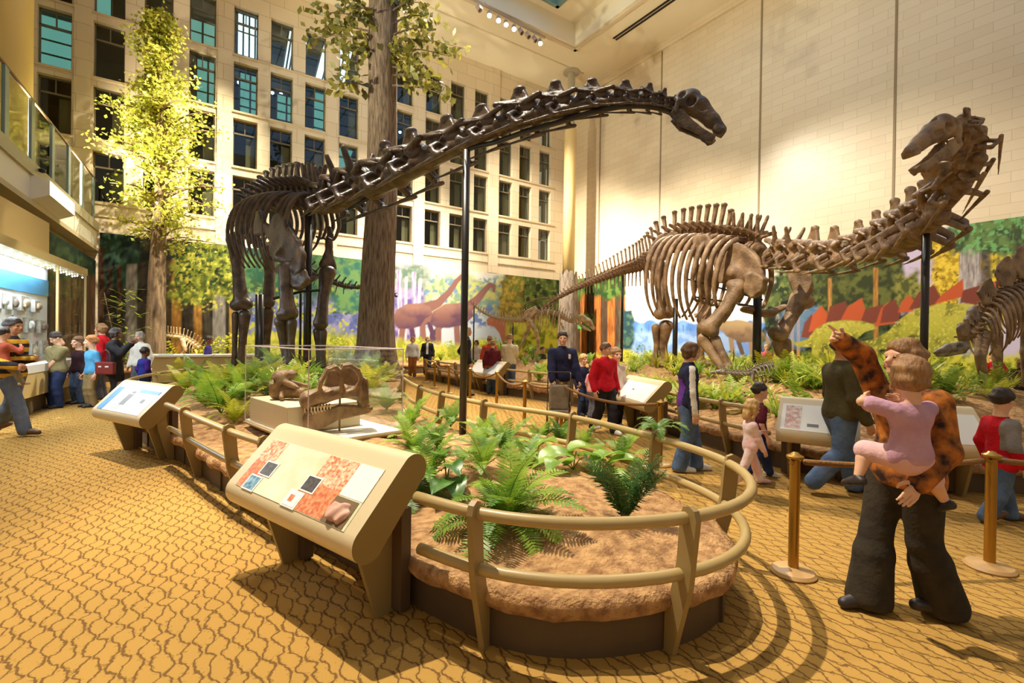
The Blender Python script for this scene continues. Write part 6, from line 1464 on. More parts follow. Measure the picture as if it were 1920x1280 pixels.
def variant(me, m):
    k = (me.name, m.name)
    if k not in _MV: q = me.copy(); q.materials.clear(); q.materials.append(m); _MV[k] = q
    return _MV[k]
def onbed(bed, px, py):
    z = 0.4
    for _ in range(6): p = on(px, py, z); z = bed.z(p.x, p.y)
    return on(px, py, z)
def fern(p, size, label, seed=0, m=None, n=11, kinds=('up', 'arch', 'arch', 'out'), group=None, cat='fern', name='fern'):
    rnd = random.Random(seed); m = m or G_FERN; r = empty(name, p, label, cat, group)
    for i in range(n):
        me = variant(rnd.choice(FR[kinds[i % len(kinds)]]), m); o = bpy.data.objects.new('frond', me); COL.objects.link(o); o.parent = r
        o.rotation_euler = (rnd.uniform(-.15, .15), rnd.uniform(-.12, .12), 2*PI*i/n*1.0+rnd.uniform(-.3, .3)); s = size*rnd.uniform(.75, 1.15); o.scale = (s, s, s)
    return r
def oneplant(kind, seed):
    "whole small plant as one mesh, for the many low plants of the beds"
    rnd = random.Random(seed); mb = MB()
    if kind == 'fern':
        for i in range(11):
            k = rnd.choice(('up', 'arch', 'out')); a = dict(up=(1.35, .55), arch=(1.25, -.35), out=(.95, -.6))[k]; f = frond_mb(*a, pairs=13, narrow=1.0, seed=i)
            M = Matrix.Rotation(2*PI*i/11+rnd.uniform(-.3, .3), 4, 'Z') @ Matrix.Scale(rnd.uniform(.75, 1.1), 4); mb.add([M @ Vector(q) for q in f.v], f.f)
    elif kind == 'strap':
        for i in range(26):
            a0 = rnd.uniform(.9, 1.5); pts = arc(6, rnd.uniform(.7, 1.1), a0, a0-rnd.uniform(.5, 1.9)); az = rnd.uniform(0, 2*PI); M = Matrix.Rotation(az, 4, 'Z'); w = rnd.uniform(.025, .045)
            vs = []; 
            for j, q in enumerate(pts):
                ww = w*(1-.15*abs(j-2))*(1 if j < 5 else .6)*(.12 if j == 6 else 1); vs += [M @ (q+Vector((0, -ww, 0))), M @ (q+Vector((0, ww, 0.0)))]
            mb.add(vs, [(2*j, 2*j+1, 2*j+3, 2*j+2) for j in range(6)])
    else:
        for i in range(150):
            u, v_ = rnd.random(), rnd.random()*2*PI; z = rnd.random()**.7; r_ = .5*math.sin(PI*(z*.82+.14))*rnd.uniform(.6, 1.05)
            c = Vector((r_*math.cos(v_), r_*math.sin(v_), z)); d = Vector((math.cos(v_+rnd.uniform(-.7, .7)), math.sin(v_+rnd.uniform(-.7, .7)), rnd.uniform(-.4, .9))).normalized(); s = d.cross(UP).normalized(); L = rnd.uniform(.10, .17)
            mb.add([c, c+d*L*.5+s*L*.30, c+d*L, c+d*L*.5-s*L*.30], [(0, 1, 2, 3)])
    return mb.build('foliage', G_STRAP, link=False).data
OP = {k: [oneplant(k, s) for s in (1, 2, 3)] for k in ('fern', 'strap', 'shrub')}
def low(kind, p, size, m, label, cat, group, rnd):
    o = bpy.data.objects.new({'fern': 'fern', 'strap': 'strap_leaf_plant', 'shrub': 'leafy_shrub'}[kind], variant(rnd.choice(OP[kind]), m)); COL.objects.link(o)
    o.location = (p[0], p[1], p[2]-0.01); o.rotation_euler = (0, 0, rnd.uniform(0, 6.28)); s = size*rnd.uniform(.8, 1.2); o.scale = (s, s, s*rnd.uniform(.85, 1.15)); return tag(o, label, cat, group)
def broad(p, leaves, label, m=G_BROAD, seed=0):
    "leaves: (dx, dy, height, length, heading)"
    r = empty('broad_leaf_plant', p, label, 'leafy plant'); rnd = random.Random(seed)
    for dx, dy, hz, L, hd in leaves:
        mb = MB(); nx, ny = 9, 6; vs = []; L *= 1.3
        for i in range(nx+1):
            t = i/nx; w = L*.34*(math.sin(PI*min(1, t**.72))**.8)+.001; 
            if t < .12: w *= .55+t*3.5
            for j in range(ny+1):
                q = j/ny*2-1; vs.append((t*L-L*.15-(.10*L*abs(q)*(1-t) if t < .3 else 0), q*w, L*(.16*math.sin(PI*t*.9)-.22*t*t)+abs(q)*w*.30+.016*L*math.sin(9*t+5*q)))
        mb.add(vs, [(i*(ny+1)+j, (i+1)*(ny+1)+j, (i+1)*(ny+1)+j+1, i*(ny+1)+j+1) for i in range(nx) for j in range(ny)])
        o = mb.build('leaf', m, r, True); o.location = (dx, dy, hz); o.rotation_euler = (rnd.uniform(-.3, .3), rnd.uniform(-.25, .3), hd)
        MB().tube(crom([(0, 0, 0), (dx*.5, dy*.5, hz*.75), (dx, dy, hz)], 4), .006, 5).build('stalk', M_STALK, r, True)
    return r
def hd(right, fwd): v = RGT*right+FWD*fwd; return math.atan2(v.y, v.x)
def cam(right, fwd): v = RGT*right+FWD*fwd; return v.x, v.y
# near island, one by one
NEAR = [(948,985,.58,'large fern hanging over the kerb beside the front fin post', G_FERN, 30, ('up','arch','out','droop','arch','droop')),
 (800,905,.36,'fern behind the right end of the big information panel', G_FERN, 12, ('up','arch','out')),
 (868,865,.20,'small fern between the broad leaves and the hanging fern', G_FERND, 9, ('arch','out')),
 (820,842,.34,'fern at the foot of the tall black post, left of it', G_FERND, 12, ('up','arch','out')),
 (905,832,.36,'fern just right of the tall black post', G_FERN, 12, ('up','arch','out')),
 (945,848,.36,'fern second right of the tall black post', G_FERND, 12, ('up','arch','out')),
 (1010,838,.32,'fern behind the pale broad leaves, left one', G_FERN, 12, ('up','arch','out')),
 (1050,830,.33,'fern behind the pale broad leaves, right one', G_FERND, 12, ('up','arch','out')),
 (1095,838,.28,'fern beside the back rail behind the broad leaves', G_FERN, 10, ('up','arch','out')),
 (1165,868,.33,'fern behind the dark upright cycad', G_FERN, 10, ('up','arch','out')),
 (770,800,.40,'fern right of the showcase, before the back rail', G_FERN, 13, ('up','arch','out')),
 (725,770,.42,'fern against the right side of the showcase', G_FERN, 13, ('up','arch','out')),
 (845,800,.36,'fern at the foot of the tall black post, behind it', G_FERND, 12, ('up','arch','out')),
 (775,850,.36,'fern right of the showcase tray, near the big panel', G_FERN, 12, ('up','arch','out')),
 (985,870,.26,'small fern left of the pale broad leaves', G_FERND, 10, ('up','arch','out')),
 (905,880,.34,'fern in the middle of the near bed, behind the hanging fern', G_FERN, 12, ('up','arch','out')),
 (780,935,.30,'dark fern at the kerb below the right end of the big panel', G_FERND, 12, ('arch','out','droop'))]
for i, (x, y, s, lab, m, n, kd) in enumerate(NEAR):
    fern(onbed(BED1, x, y), s*(1.3 if i else 1.0), lab, 20+i, m, n, kd)
broad(onbed(BED1, 838, 915), [(*cam(-.05, .10), .24, .22, hd(-.2, 1)), (*cam(.02, .0), .17, .20, hd(.3, -.6)), (*cam(-.16, -.05), .10, .24, hd(-.4, -.9)), (*cam(.06, -.10), .08, .22, hd(.3, -1)), (*cam(-.02, -.12), .06, .24, hd(-.1, -1))], 'broad deep green leaves behind the big information panel', G_BROADD, 1)
broad(onbed(BED1, 1005, 862), [(*cam(-.14, .05), .10, .30, hd(-1, .1)), (*cam(.03, .05), .12, .26, hd(.5, .5)), (*cam(-.02, -.10), .07, .24, hd(-.5, -.9))], 'pale broad leaves left of the middle of the near bed', G_BROAD, 2)
broad(onbed(BED1, 1075, 880), [(*cam(-.08, -.02), .12, .32, hd(-1, -.3)), (*cam(.04, .08), .16, .34, hd(.8, .3)), (*cam(-.12, -.15), .08, .30, hd(-.6, -1)), (*cam(.10, -.04), .13, .26, hd(1, -.4))], 'pale broad leaves in the middle of the near bed', G_BROAD, 3)
broad(onbed(BED1, 1125, 895), [(*cam(.0, .02), .14, .30, hd(.9, .5)), (*cam(.14, .0), .12, .30, hd(1, -.2)), (*cam(-.03, -.16), .07, .36, hd(.5, -1))], 'pale broad leaves left of the dark upright cycad', G_BROAD, 4)
cyc = empty('cycad', onbed(BED1, 1172, 975), 'dark upright feathery cycad near the right end of the near bed', 'cycad')
for i in range(18):
    o = bpy.data.objects.new('frond', FRC[i % 2]); COL.objects.link(o); o.parent = cyc; a = hd(1, 0)+(0 if i % 2 else PI)+random.Random(i).uniform(-.9, .9)
    o.rotation_euler = (0, .12+.09*(i % 5), a); s = .44+.04*(i % 3); o.scale = (s, s, s)
MB().lathe([(.035, -.02), (.03, .05), (.015, .09)], (0, 0, 0), 8).build('stem', M_BARK, cyc, True)
# left part and the ground around the showcase and skeleton feet
rnd = random.Random(5)
LEFT = [(345,722),(372,718),(398,735),(425,725),(452,740),(415,762),(440,780),(385,748),(470,722),(335,705),(365,700),(405,700),(440,705),(475,700)]
for i, (x, y) in enumerate(LEFT):
    fern(onbed(BED1, x, y+14), rnd.uniform(.60, .80), 'fern in the left part of the near bed, between the far panel and the showcase', 60+i, G_FERN if i % 3 else G_YEL, 11, group='ferns left of the showcase')
for i in range(80):
    x, y = rnd.uniform(455, 790), rnd.uniform(688, 752)
    p = onbed(BED1, x, y)
    if not BED1.inside(p.x, p.y) or BED1.dist(p.x, p.y) < .35: continue
    q = p-VO
    if abs(q.x) < .95 and abs(q.y) < 1.15: continue
    low('fern' if i % 3 else 'strap', p, rnd.uniform(.55, .80), G_FERN if i % 2 else G_YEL, 'fern in the crowd of low plants around the feet of the dark sauropod', 'fern', 'plants behind the showcase', rnd)
# wide bed under the brown skeleton
n = 0
while n < 190:
    x, y = rnd.uniform(1130, 1900), rnd.uniform(682, 800)
    p = onbed(BED2, x, y)
    if not BED2.inside(p.x, p.y) or BED2.dist(p.x, p.y) < .30 or rnd.random() > (1.0 if y < 750 else .25): continue
    n += 1; k = rnd.choice(('strap', 'fern', 'strap', 'shrub')); sz = (rnd.uniform(.50, .78) if k != 'shrub' else rnd.uniform(.4, .6))*(1 if p.x*FX+p.y*FY < 9 else .72)
    low(k, p, sz, rnd.choice((G_STRAP, G_FERN, G_YEL, G_STRAP)), {'strap': 'strap leaved clump', 'fern': 'fern', 'shrub': 'leafy shrub'}[k]+' in the crowd of low plants under the brown sauropod', 'plant', {'strap': 'strap leaved', 'fern': 'fern', 'shrub': 'shrub'}[k]+' plants under the brown sauropod', rnd)
n = 0
while n < 120:
    x, y = rnd.uniform(1175, 1650), rnd.uniform(690, 772); p = onbed(BED2, x, y)
    if not BED2.inside(p.x, p.y) or BED2.dist(p.x, p.y) < .30: continue
    n += 1; low(rnd.choice(('strap', 'strap', 'fern')), p, rnd.uniform(.46, .72), rnd.choice((G_STRAP, G_FERN, G_YEL)), 'leafy low plant in the near part of the bed under the brown sauropod', 'plant', 'near plants under the brown sauropod', rnd)
n = 0
while n < 34:
    x, y = rnd.uniform(850, 1120), rnd.uniform(672, 716)
    p = onbed(BED2, x, y)
    if not BED2.inside(p.x, p.y) or BED2.dist(p.x, p.y) < .35: continue
    n += 1; low(rnd.choice(('fern', 'strap')), p, rnd.uniform(.35, .55), rnd.choice((G_YEL, G_FERN)), 'low green plant around the feet of the striding skeleton', 'plant', 'plants by the striding skeleton', rnd)
for i, (x, y, s) in enumerate(((1395,778,.22),(1440,786,.2),(1365,765,.2))):
    broad(onbed(BED2, x, y), [(*cam(-.1, 0), .12, .26, hd(-1, .2)), (*cam(.08, .05), .14, .26, hd(1, .3)), (*cam(0, -.12), .08, .26, hd(-.2, -1))], ('yellow green broad leaves behind the blonde girl, left clump', 'yellow green broad leaves behind the blonde girl, right clump', 'yellow green broad leaves right of the tracksuit woman')[i], G_BROAD, 30+i)
for i, (x, y, s, lab) in enumerate(((1232,806,.30,'drooping fern over the kerb behind the tracksuit woman'),(1655,800,.40,'fern behind the lilac clad child, at the kerb'),(1790,800,.36,'fern at the kerb between the child and the boy in red'),(1905,790,.42,'fern at the kerb behind the boy in red'),(1700,760,.5,'fern left of the thin black post on the right'),(1775,745,.55,'tall fern right of the thin black post on the right'))):
    fern(onbed(BED2, x, y), s, lab, 90+i, G_FERN if i not in (0, 4) else G_FERND, 12, ('up', 'arch', 'out', 'droop') if i else ('out', 'droop', 'droop'))
# back bed and right wall bed
for i in range(64):
    x = rnd.uniform(-2.0, 17.8); y = rnd.uniform(20.5, 21.45)
    if math.hypot(x-cx, y-cy) < 1.6 or not BED5.inside(x, y): continue
    low('shrub' if i % 3 else 'strap', (x, y, BED5.z(x, y)), rnd.uniform(.7, 1.15), rnd.choice((G_YEL, G_YEL, G_FERN)), 'yellow green shrub along the foot of the back mural', 'shrub', 'shrubs along the back mural', rnd)
for i in range(46):
    y = rnd.uniform(1.8, 18.6); x = rnd.uniform(18.15, 18.75)
    low('shrub' if i % 2 else 'strap', (x, y, BED4.z(x, y)), rnd.uniform(.5, .85), rnd.choice((G_YEL, G_FERN, G_STRAP)), 'yellow green shrub along the foot of the mural on the tiled wall', 'shrub', 'shrubs along the right mural', rnd)

# ---- trees
def trunk_mb(path, radii, seg=22, flute=0.05, seed=1):
    mb = MB(); rnd = random.Random(seed); ph = [rnd.random()*6 for _ in range(4)]; vs = []
    for p, r in zip(path, radii):
        for k in range(seg):
            a = 2*PI*k/seg; rr = r*(1+flute*math.sin(5*a+ph[0]+p.z*.3)+flute*.6*math.sin(9*a+ph[1]-p.z*.5)); vs.append(p+Vector((math.cos(a), math.sin(a), 0))*rr)
    n = len(path); mb.add(vs, [(i*seg+k, i*seg+(k+1) % seg, (i+1)*seg+(k+1) % seg, (i+1)*seg+k) for i in range(n-1) for k in range(seg)]); return mb
def leafcloud(mb, pts, rnd, n, spread, L):
    for c0 in pts:
        for _ in range(n):
            c = c0+Vector((rnd.gauss(0, spread), rnd.gauss(0, spread), rnd.gauss(0, spread*.8))); d = Vector((rnd.gauss(0, 1), rnd.gauss(0, 1), rnd.gauss(-.2, .7))).normalized(); s = d.cross(Vector((rnd.gauss(0, 1), rnd.gauss(0, 1), rnd.gauss(0, 1)))).normalized(); l = L*rnd.uniform(.7, 1.3)
            mb.add([c, c+d*l*.55+s*l*.38, c+d*l, c+d*l*.55-s*l*.38], [(0, 1, 2, 3)])
dT = 16.6; b0 = at(288, 690, dT); b0.z = 0.42
pth = crom([Vector((b0.x, b0.y, 0.3)), at(291, 620, dT), at(294, 520, dT), at(298, 440, dT), at(302, 340, dT), at(300, 230, dT), at(298, 120, dT), at(296, 40, dT)], 6)
T1 = empty('leafy_tree', (b0.x, b0.y, 0.4), 'slender tree with a crown of small yellow green leaves, left of the dark skeleton', 'tree'); n = len(pth)
rad = [.42, .37, .345, .33, .32, .31]+[.30-.27*(i/(n-7)) for i in range(n-6)]
trunk_mb(pth, rad, 20, .04).build('trunk', M_BARK, T1, True, T1.location)
rnd = random.Random(21); br = MB(); lf = MB(); zt0, zt1 = at(300, 455, dT).z, at(297, 15, dT).z
prof = [(455,60,150),(420,95,150),(380,120,130),(330,125,120),(280,110,115),(230,105,95),(180,95,75),(120,70,60),(60,50,45),(15,25,25)]
for i in range(150):
    t = rnd.random(); py = 470-455*t; z = at(300, py, dT).z; k = min(range(n), key=lambda q: abs(pth[q].z-z)); o = pth[k]
    Lw = np.interp(-py, [-q[0] for q in prof], [q[1] for q in prof])*dT/900; Rw = np.interp(-py, [-q[0] for q in prof], [q[2] for q in prof])*dT/900
    a = rnd.uniform(0, 2*PI); side = math.cos(a); L = (Rw if side > 0 else Lw)*rnd.uniform(.35, 1.0)*(.75+.25*abs(side)); d = RGT*math.cos(a)+FWD*math.sin(a)*.75
    tip = o+d*L+UP*(L*rnd.uniform(-.05, .38)); mid = o.lerp(tip, .5)+UP*(.12*L)
    if tip.y > YB-.3: tip.y = YB-.3; mid.y = min(mid.y, YB-.3)
    pts = crom([o, mid, tip], 5); br.tube(pts, [.05*(1-.8*j/(len(pts)-1))*(.5+.5*min(1, L/2)) for j in range(len(pts))], 5, cap=False)
    dens = 1.0 if t < .8 else 1.2; leafcloud(lf, [pts[j] for j in range(3, len(pts))], rnd, int((8 if L < 1.2 else 8)*dens), .16+.05*L*.3, .125)
lf.v = [(p[0], min(p[1], YB-.12), p[2]) for p in lf.v]
br.build('branches', M_BARK, T1, True, T1.location); lf.build('foliage', G_TREE, T1, False, T1.location)
dT = 15.0; b0 = at(704, 690, dT); 
pth = [Vector((b0.x, b0.y, .3))]+[at(705, y, dT) for y in (676, 650, 600, 540, 470, 400, 300, 200, 100, 0, -40)]; rad = [.86, .70, .60, .545, .52, .50, .475, .455, .44, .43, .42, .42]
px_ = [704,704,705,705,707,710,714,716,717,718,719,719]; pth = [Vector((b0.x, b0.y, .3))]+[at(x, y, dT) for x, y in zip(px_[1:], (676, 650, 600, 540, 470, 400, 300, 200, 100, 0, -40))]
pth = crom(pth, 3); rad = list(np.interp(np.linspace(0, 11, len(pth)), range(12), rad))
T2 = empty('tall_trunk_tree', (b0.x, b0.y, .5), 'thick straight tree trunk with sparse olive leaves high up, behind the long neck', 'tree')
trunk_mb(pth, rad, 30, .035, 4).build('trunk', M_BARK2, T2, True, T2.location)
rnd = random.Random(33); br = MB(); lf = MB()
for (x, y, ex, ey, w) in ((700,40,588,25,1),(700,60,600,55,1),(698,75,582,72,1),(700,85,640,130,1),(700,100,650,92,1),(735,45,800,30,1),(735,65,818,55,1),(735,75,868,90,1),(735,95,840,105,1),(735,110,800,130,1),(735,140,835,160,1),(700,165,620,160,.8),(735,160,850,185,.6),(700,25,640,5,1),(735,20,790,5,1),(718,60,690,80,1.2),(722,90,745,120,1.2),(735,125,790,150,.8),(700,50,665,30,1),(735,85,770,100,1)):
    a, b = at(x, y, dT-.2), at(ex, ey, dT-rnd.uniform(-.8, 1.4)); pts = crom([a, a.lerp(b, .5)+UP*.12, b], 6); br.tube(pts, [.035*(1-.8*j/12) for j in range(13)], 5, cap=False)
    leafcloud(lf, pts[4:], rnd, int(5*w), .15, .24)
br.build('branches', M_BARK2, T2, True, T2.location); lf.build('foliage', G_OAK, T2, False, T2.location)
# young broad leaved sapling before the dark forest, left
sp = on(198, 735); sp = Vector((sp.x+.3, 18.0, 0)); SPL = empty('sapling', sp, 'thin sapling with long yellowish leaves behind the left group of visitors', 'sapling'); rnd = random.Random(8)
dS = sp.x*FX+sp.y*FY; t = at(195, 548, dS); MB().tube([(0, 0, 0), (t.x-sp.x, t.y-sp.y, t.z)], [.03, .012], 6).build('stem', M_BARK, SPL, True)
mb = MB()
for i in range(70):
    z = rnd.uniform(.9, t.z+.1); a = rnd.uniform(0, 6.28); r = rnd.uniform(.2, 1.0)*(1-.6*(z-.9)/(t.z-.8)); c = Vector((r*math.cos(a), r*math.sin(a), z+.1*r)); d = Vector((math.cos(a), math.sin(a), rnd.uniform(-.6, .4))).normalized(); s = d.cross(UP).normalized(); L = rnd.uniform(.22, .36)
    mb.add([c-d*L*.3, c+d*L*.3+s*L*.16, c+d*L*.7, c+d*L*.3-s*L*.16], [(0, 1, 2, 3)])
    if i % 3 == 0: mb.tube([(0, 0, z-.12), tuple(c)], .006, 4)
mb.build('foliage', G_STRAP, SPL)
# ================================================================ PAINTED MURALS
def project(X, Y, Z):
    f = X*FX+Y*FY; a = X*FY-Y*FX; z = Z-EYE; cp, sp = math.cos(PITCH), math.sin(PITCH)
    ff = cp*f+sp*z; zz = -sp*f+cp*z; u = a/ff*FPX; v = -zz/ff*FPX; c, s = math.cos(ROLL), math.sin(ROLL)
    return CXP+c*u-s*v, CYP+s*u+c*v
def _hash(i, j, s): n = np.sin(i*127.1+j*311.7+s*74.7)*43758.5453; return n-np.floor(n)
def noise2(u, v, s=0):
    i, j = np.floor(u), np.floor(v); a, b = u-i, v-j; a = a*a*(3-2*a); b = b*b*(3-2*b)
    return (_hash(i, j, s)*(1-a)+_hash(i+1, j, s)*a)*(1-b)+(_hash(i, j+1, s)*(1-a)+_hash(i+1, j+1, s)*a)*b
def fbm(u, v, s=0, o=4): return sum(noise2(u*2**k, v*2**k, s+k*7)/2**k for k in range(o))/sum(1/2**k for k in range(o))
class Canvas:
    def __init__(s, U, V): s.U, s.V = U, V; s.C = np.ones(U.shape+(3,))
    def lin(s, c): return np.array(srgb(*c)[:3])
    def blend(s, m, c):
        m = np.clip(m, 0, 1)[..., None]; c = s.lin(c) if isinstance(c, tuple) else c; s.C = s.C*(1-m)+c*m
    def edge(s, u0, u1, v0=-1e4, v1=1e4, w=3.0, wob=0, seed=0):
        o = wob*(fbm(s.U*.05, s.V*.05, seed)-.5)*2 if wob else 0; U, V = s.U+o, s.V+o
        return np.clip((U-u0)/w+.5, 0, 1)*np.clip((u1-U)/w+.5, 0, 1)*np.clip((V-v0)/w+.5, 0, 1)*np.clip((v1-V)/w+.5, 0, 1)
    def poly(s, pts, c, soft=1.0, m0=None):
        d = np.full(s.U.shape, 1e9); sg = np.ones(s.U.shape); n = len(pts)
        for i in range(n):
            x0, y0 = pts[i]; x1, y1 = pts[i-1]; ex, ey = x1-x0, y1-y0; wx, wy = s.U-x0, s.V-y0; t = np.clip((wx*ex+wy*ey)/(ex*ex+ey*ey+1e-9), 0, 1)
            d = np.minimum(d, (wx-ex*t)**2+(wy-ey*t)**2); c1, c2, c3 = s.V >= y0, s.V < y1, ex*wy > ey*wx; sg = np.where((c1 & c2 & c3) | (~c1 & ~c2 & ~c3), -sg, sg)
        m = np.clip(.5-np.sqrt(d)*sg/soft, 0, 1); m = m if m0 is None else m*m0; s.blend(m, c); return m
    def stroke(s, pts, w, c, soft=1.2):
        m = np.zeros(s.U.shape); w = list(w) if hasattr(w, '__len__') else [w]*len(pts)
        for (x0, y0), (x1, y1), a, b in zip(pts, pts[1:], w, w[1:]):
            ex, ey = x1-x0, y1-y0; t = np.clip(((s.U-x0)*ex+(s.V-y0)*ey)/(ex*ex+ey*ey+1e-9), 0, 1); d = np.hypot(s.U-x0-ex*t, s.V-y0-ey*t); m = np.maximum(m, np.clip(.5+((a+(b-a)*t)/2-d)/soft, 0, 1))
        s.blend(m, c); return m
    def foliage(s, m, dark, light, sc=.12, seed=0, th=.5, cover=1.0):
        n = fbm(s.U*sc, s.V*sc, seed); k = np.clip((n-th+.12)/.24, 0, 1)[..., None]; s.blend(m*cover, s.lin(dark)*(1-k)+s.lin(light)*k)
    def leaves(s, m, c, sc=.2, seed=0, th=.58): s.blend(m*np.clip((fbm(s.U*sc, s.V*sc, seed, 3)-th)/.07, 0, 1), c)
    def trunk(s, u, w, v0, v1, c, c2, lean=0, seed=0):
        o = lean*(s.V-v0)/max(1, v1-v0); x = (s.U-u-o)/(w/2); m = np.clip((1-np.abs(x))*w/4+.5, 0, 1)*np.clip((s.V-v0)/3, 0, 1)*np.clip((v1-s.V)/3, 0, 1)
        k = np.clip(fbm(s.U*.5, s.V*.06, seed)*1.7-.35, 0, 1)[..., None]; s.blend(m, s.lin(c)*(1-k)+s.lin(c2)*k)
    def shade(s, m, c, sc=.05, seed=0, th=.5): s.blend(m*np.clip((fbm(s.U*sc, s.V*sc, seed)-th)*4, 0, .8), c)
def mural_mesh(name, A, B, z0, z1, res, paint, label, off):
    A, B = Vector(A), Vector(B); L = (B-A).length; nx, nz = int(L/res), int((z1-z0)/res); t = np.linspace(0, 1, nx+1)[None, :]; q = np.linspace(z0, z1, nz+1)[:, None]
    X, Y, Z = A.x+(B.x-A.x)*t+0*q, A.y+(B.y-A.y)*t+0*q, q+0*t; U, V = project(X, Y, Z); cv = Canvas(U, V); paint(cv)
    i = np.arange(nz)[:, None]*(nx+1)+np.arange(nx)[None, :]; F = np.stack([i, i+1, i+nx+2, i+nx+1], -1).reshape(-1, 4)
    me = bpy.data.meshes.new(name); P = np.stack([X, Y, Z], -1).reshape(-1, 3); me.vertices.add(len(P)); me.vertices.foreach_set('co', P.astype(np.float32).ravel())
    me.loops.add(len(F)*4); me.loops.foreach_set('vertex_index', F.ravel().astype(np.int32)); me.polygons.add(len(F)); me.polygons.foreach_set('loop_start', np.arange(0, len(F)*4, 4, dtype=np.int32)); me.update(calc_edges=True)
    at_ = me.color_attributes.new('paint', 'FLOAT_COLOR', 'POINT'); at_.data.foreach_set('color', np.concatenate([np.clip(cv.C*off, 0, 1).reshape(-1, 3), np.ones((len(P), 1))], 1).astype(np.float32).ravel())
    m = bpy.data.materials.new(name+'_paint'); m.use_nodes = True; a = m.node_tree.nodes.new('ShaderNodeVertexColor'); a.layer_name = 'paint'; bs = m.node_tree.nodes['Principled BSDF']
    m.node_tree.links.new(a.outputs['Color'], bs.inputs['Base Color']); bs.inputs['Roughness'].default_value = .7; bs.inputs['Specular IOR Level'].default_value = .2
    me.materials.append(m); o = bpy.data.objects.new(name, me); COL.objects.link(o); return tag(o, label, 'mural')
def sauropod(cv, body, neck, nw, tail, tw, legs, c, cs, cl):
    for pts, w in legs[1::2]: cv.stroke(pts, w, cs)
    cv.stroke(tail, tw, c); cv.stroke(neck, nw, c); m = cv.poly(body, c, 2)
    for pts, w in legs[0::2]: cv.stroke(pts, w, c)
    cv.shade(m, cs, .035, 3, .48); us = [p[0] for p in body]; vs = [p[1] for p in body]; mid = (max(vs)+min(vs))/2
    cv.blend(m*np.clip((cv.V-mid)/(max(vs)-mid)*.8, 0, .7), cs); cv.blend(m*np.clip((mid-cv.V)/(mid-min(vs))*.7, 0, .45), cl)
def paint_back(cv):
    U, V = cv.U, cv.V
    cv.blend(np.ones(U.shape), (250,246,238))
    f = cv.edge(-100, 470, w=30); cv.foliage(f, (34,34,24), (58,52,34), .05, 1)
    cv.foliage(cv.edge(150, 260, 400, 540, 20, 14), (28,48,40), (50,80,60), .10, 2)
    for i, (u, w, c, c2) in enumerate(((188,14,(58,38,26),(96,60,36)),(206,10,(40,30,22),(70,48,30)),(224,9,(52,36,24),(88,58,34)),(247,20,(112,104,94),(156,146,132)),(268,10,(44,34,24),(66,50,34)),(318,14,(56,44,30),(86,64,40)),(331,18,(150,98,38),(196,142,64)),(352,12,(50,40,30),(74,58,42)),(371,15,(140,92,36),(190,138,58)),(388,10,(54,46,34),(78,66,48)),(411,24,(112,106,100),(164,156,146)),(436,12,(160,120,50),(200,160,80)),(456,18,(88,80,74),(124,114,104)))):
        cv.trunk(u, w, 462+((i*37) % 40), 720, c, c2, 0, i)
    cv.foliage(cv.edge(318, 450, 456, 566, 16, 26, 4), (74,94,36), (160,168,58), .13, 4); cv.leaves(cv.edge(320, 450, 460, 575, 12, 20), (216,206,84), .2, 6, .60); cv.leaves(cv.edge(315, 440, 455, 540, 12, 20), (40,60,30), .18, 9, .58)
    g = cv.edge(450, 735, w=20); cv.foliage(g, (86,110,70), (140,156,84), .07, 11); cv.foliage(g*cv.edge(0, 2000, 400, 560, 20, 20), (40,92,70), (96,138,80), .08, 12)
    cv.foliage(g*cv.edge(0, 2000, 560, 625, 24, 20), (96,104,172), (150,150,196), .06, 13); cv.leaves(g*cv.edge(0, 2000, 540, 640, 20), (190,190,70), .16, 14, .56); cv.leaves(g*cv.edge(0, 2000, 480, 600, 20), (60,90,60), .14, 15, .60); cv.foliage(g*cv.edge(0, 2000, 628, 760, 24, 16), (150,160,50), (214,206,84), .12, 16)
    cv.foliage(cv.edge(626, 680, 486, 580, 10, 20), (50,110,96), (110,150,90), .10, 17)
    # pale clearing with lake, purple birches, two long necked animals
    p = cv.edge(690, 960, w=16); cv.blend(p, (250,246,236)); cv.foliage(p*cv.edge(0, 2000, 505+10, 610, 22, 22, 20), (196,206,150), (238,234,190), .07, 20)
    cv.foliage(p*cv.edge(855, 960, 528, 600, 16, 22, 22), (140,170,150), (216,212,128), .12, 22); cv.leaves(p*cv.edge(795, 860, 515, 600, 14, 16), (150,180,130), .15, 23, .55); cv.leaves(p*cv.edge(690, 960, 520, 600, 14), (120,160,190), .11, 24, .60)
    cv.blend(p*cv.edge(0, 2000, 588, 650, 18)*.8, (206,218,236)); cv.leaves(p*cv.edge(780, 960, 575, 612, 10), (110,130,190), .13, 26, .52)
    cv.foliage(cv.edge(690, 796, 500, 680, 12, 10, 27), (120,96,176), (196,180,226), .06, 27); cv.foliage(cv.edge(690, 800, 494, 540, 10, 10), (110,140,120), (170,180,170), .12, 28)
    for i, (u, w, l) in enumerate(((705,6,3),(722,7,-6),(748,9,4),(762,5,-3),(776,8,3),(788,6,-8),(735,5,0))): cv.trunk(u, w, 500+(i*13) % 22, 690, (216,200,232) if i % 2 else (150,116,190), (250,244,250), l, 40+i)
    D, S_, H_ = (152,106,98), (98,64,94), (198,150,130)
    sauropod(cv, [(736,604),(742,582),(762,570),(792,568),(806,574),(812,590),(800,608),(770,616),(748,616)], [(798,578),(822,568),(842,548),(856,527),(866,517),(876,518)], [22,15,11,9,8,5], [(744,596),(720,606),(700,612)], [18,9,4], [([(756,606),(752,640)], 11), ([(770,606),(776,640)], 10), ([(792,604),(794,642)], 11), ([(803,600),(812,628),(806,642)], 9)], D, S_, H_)
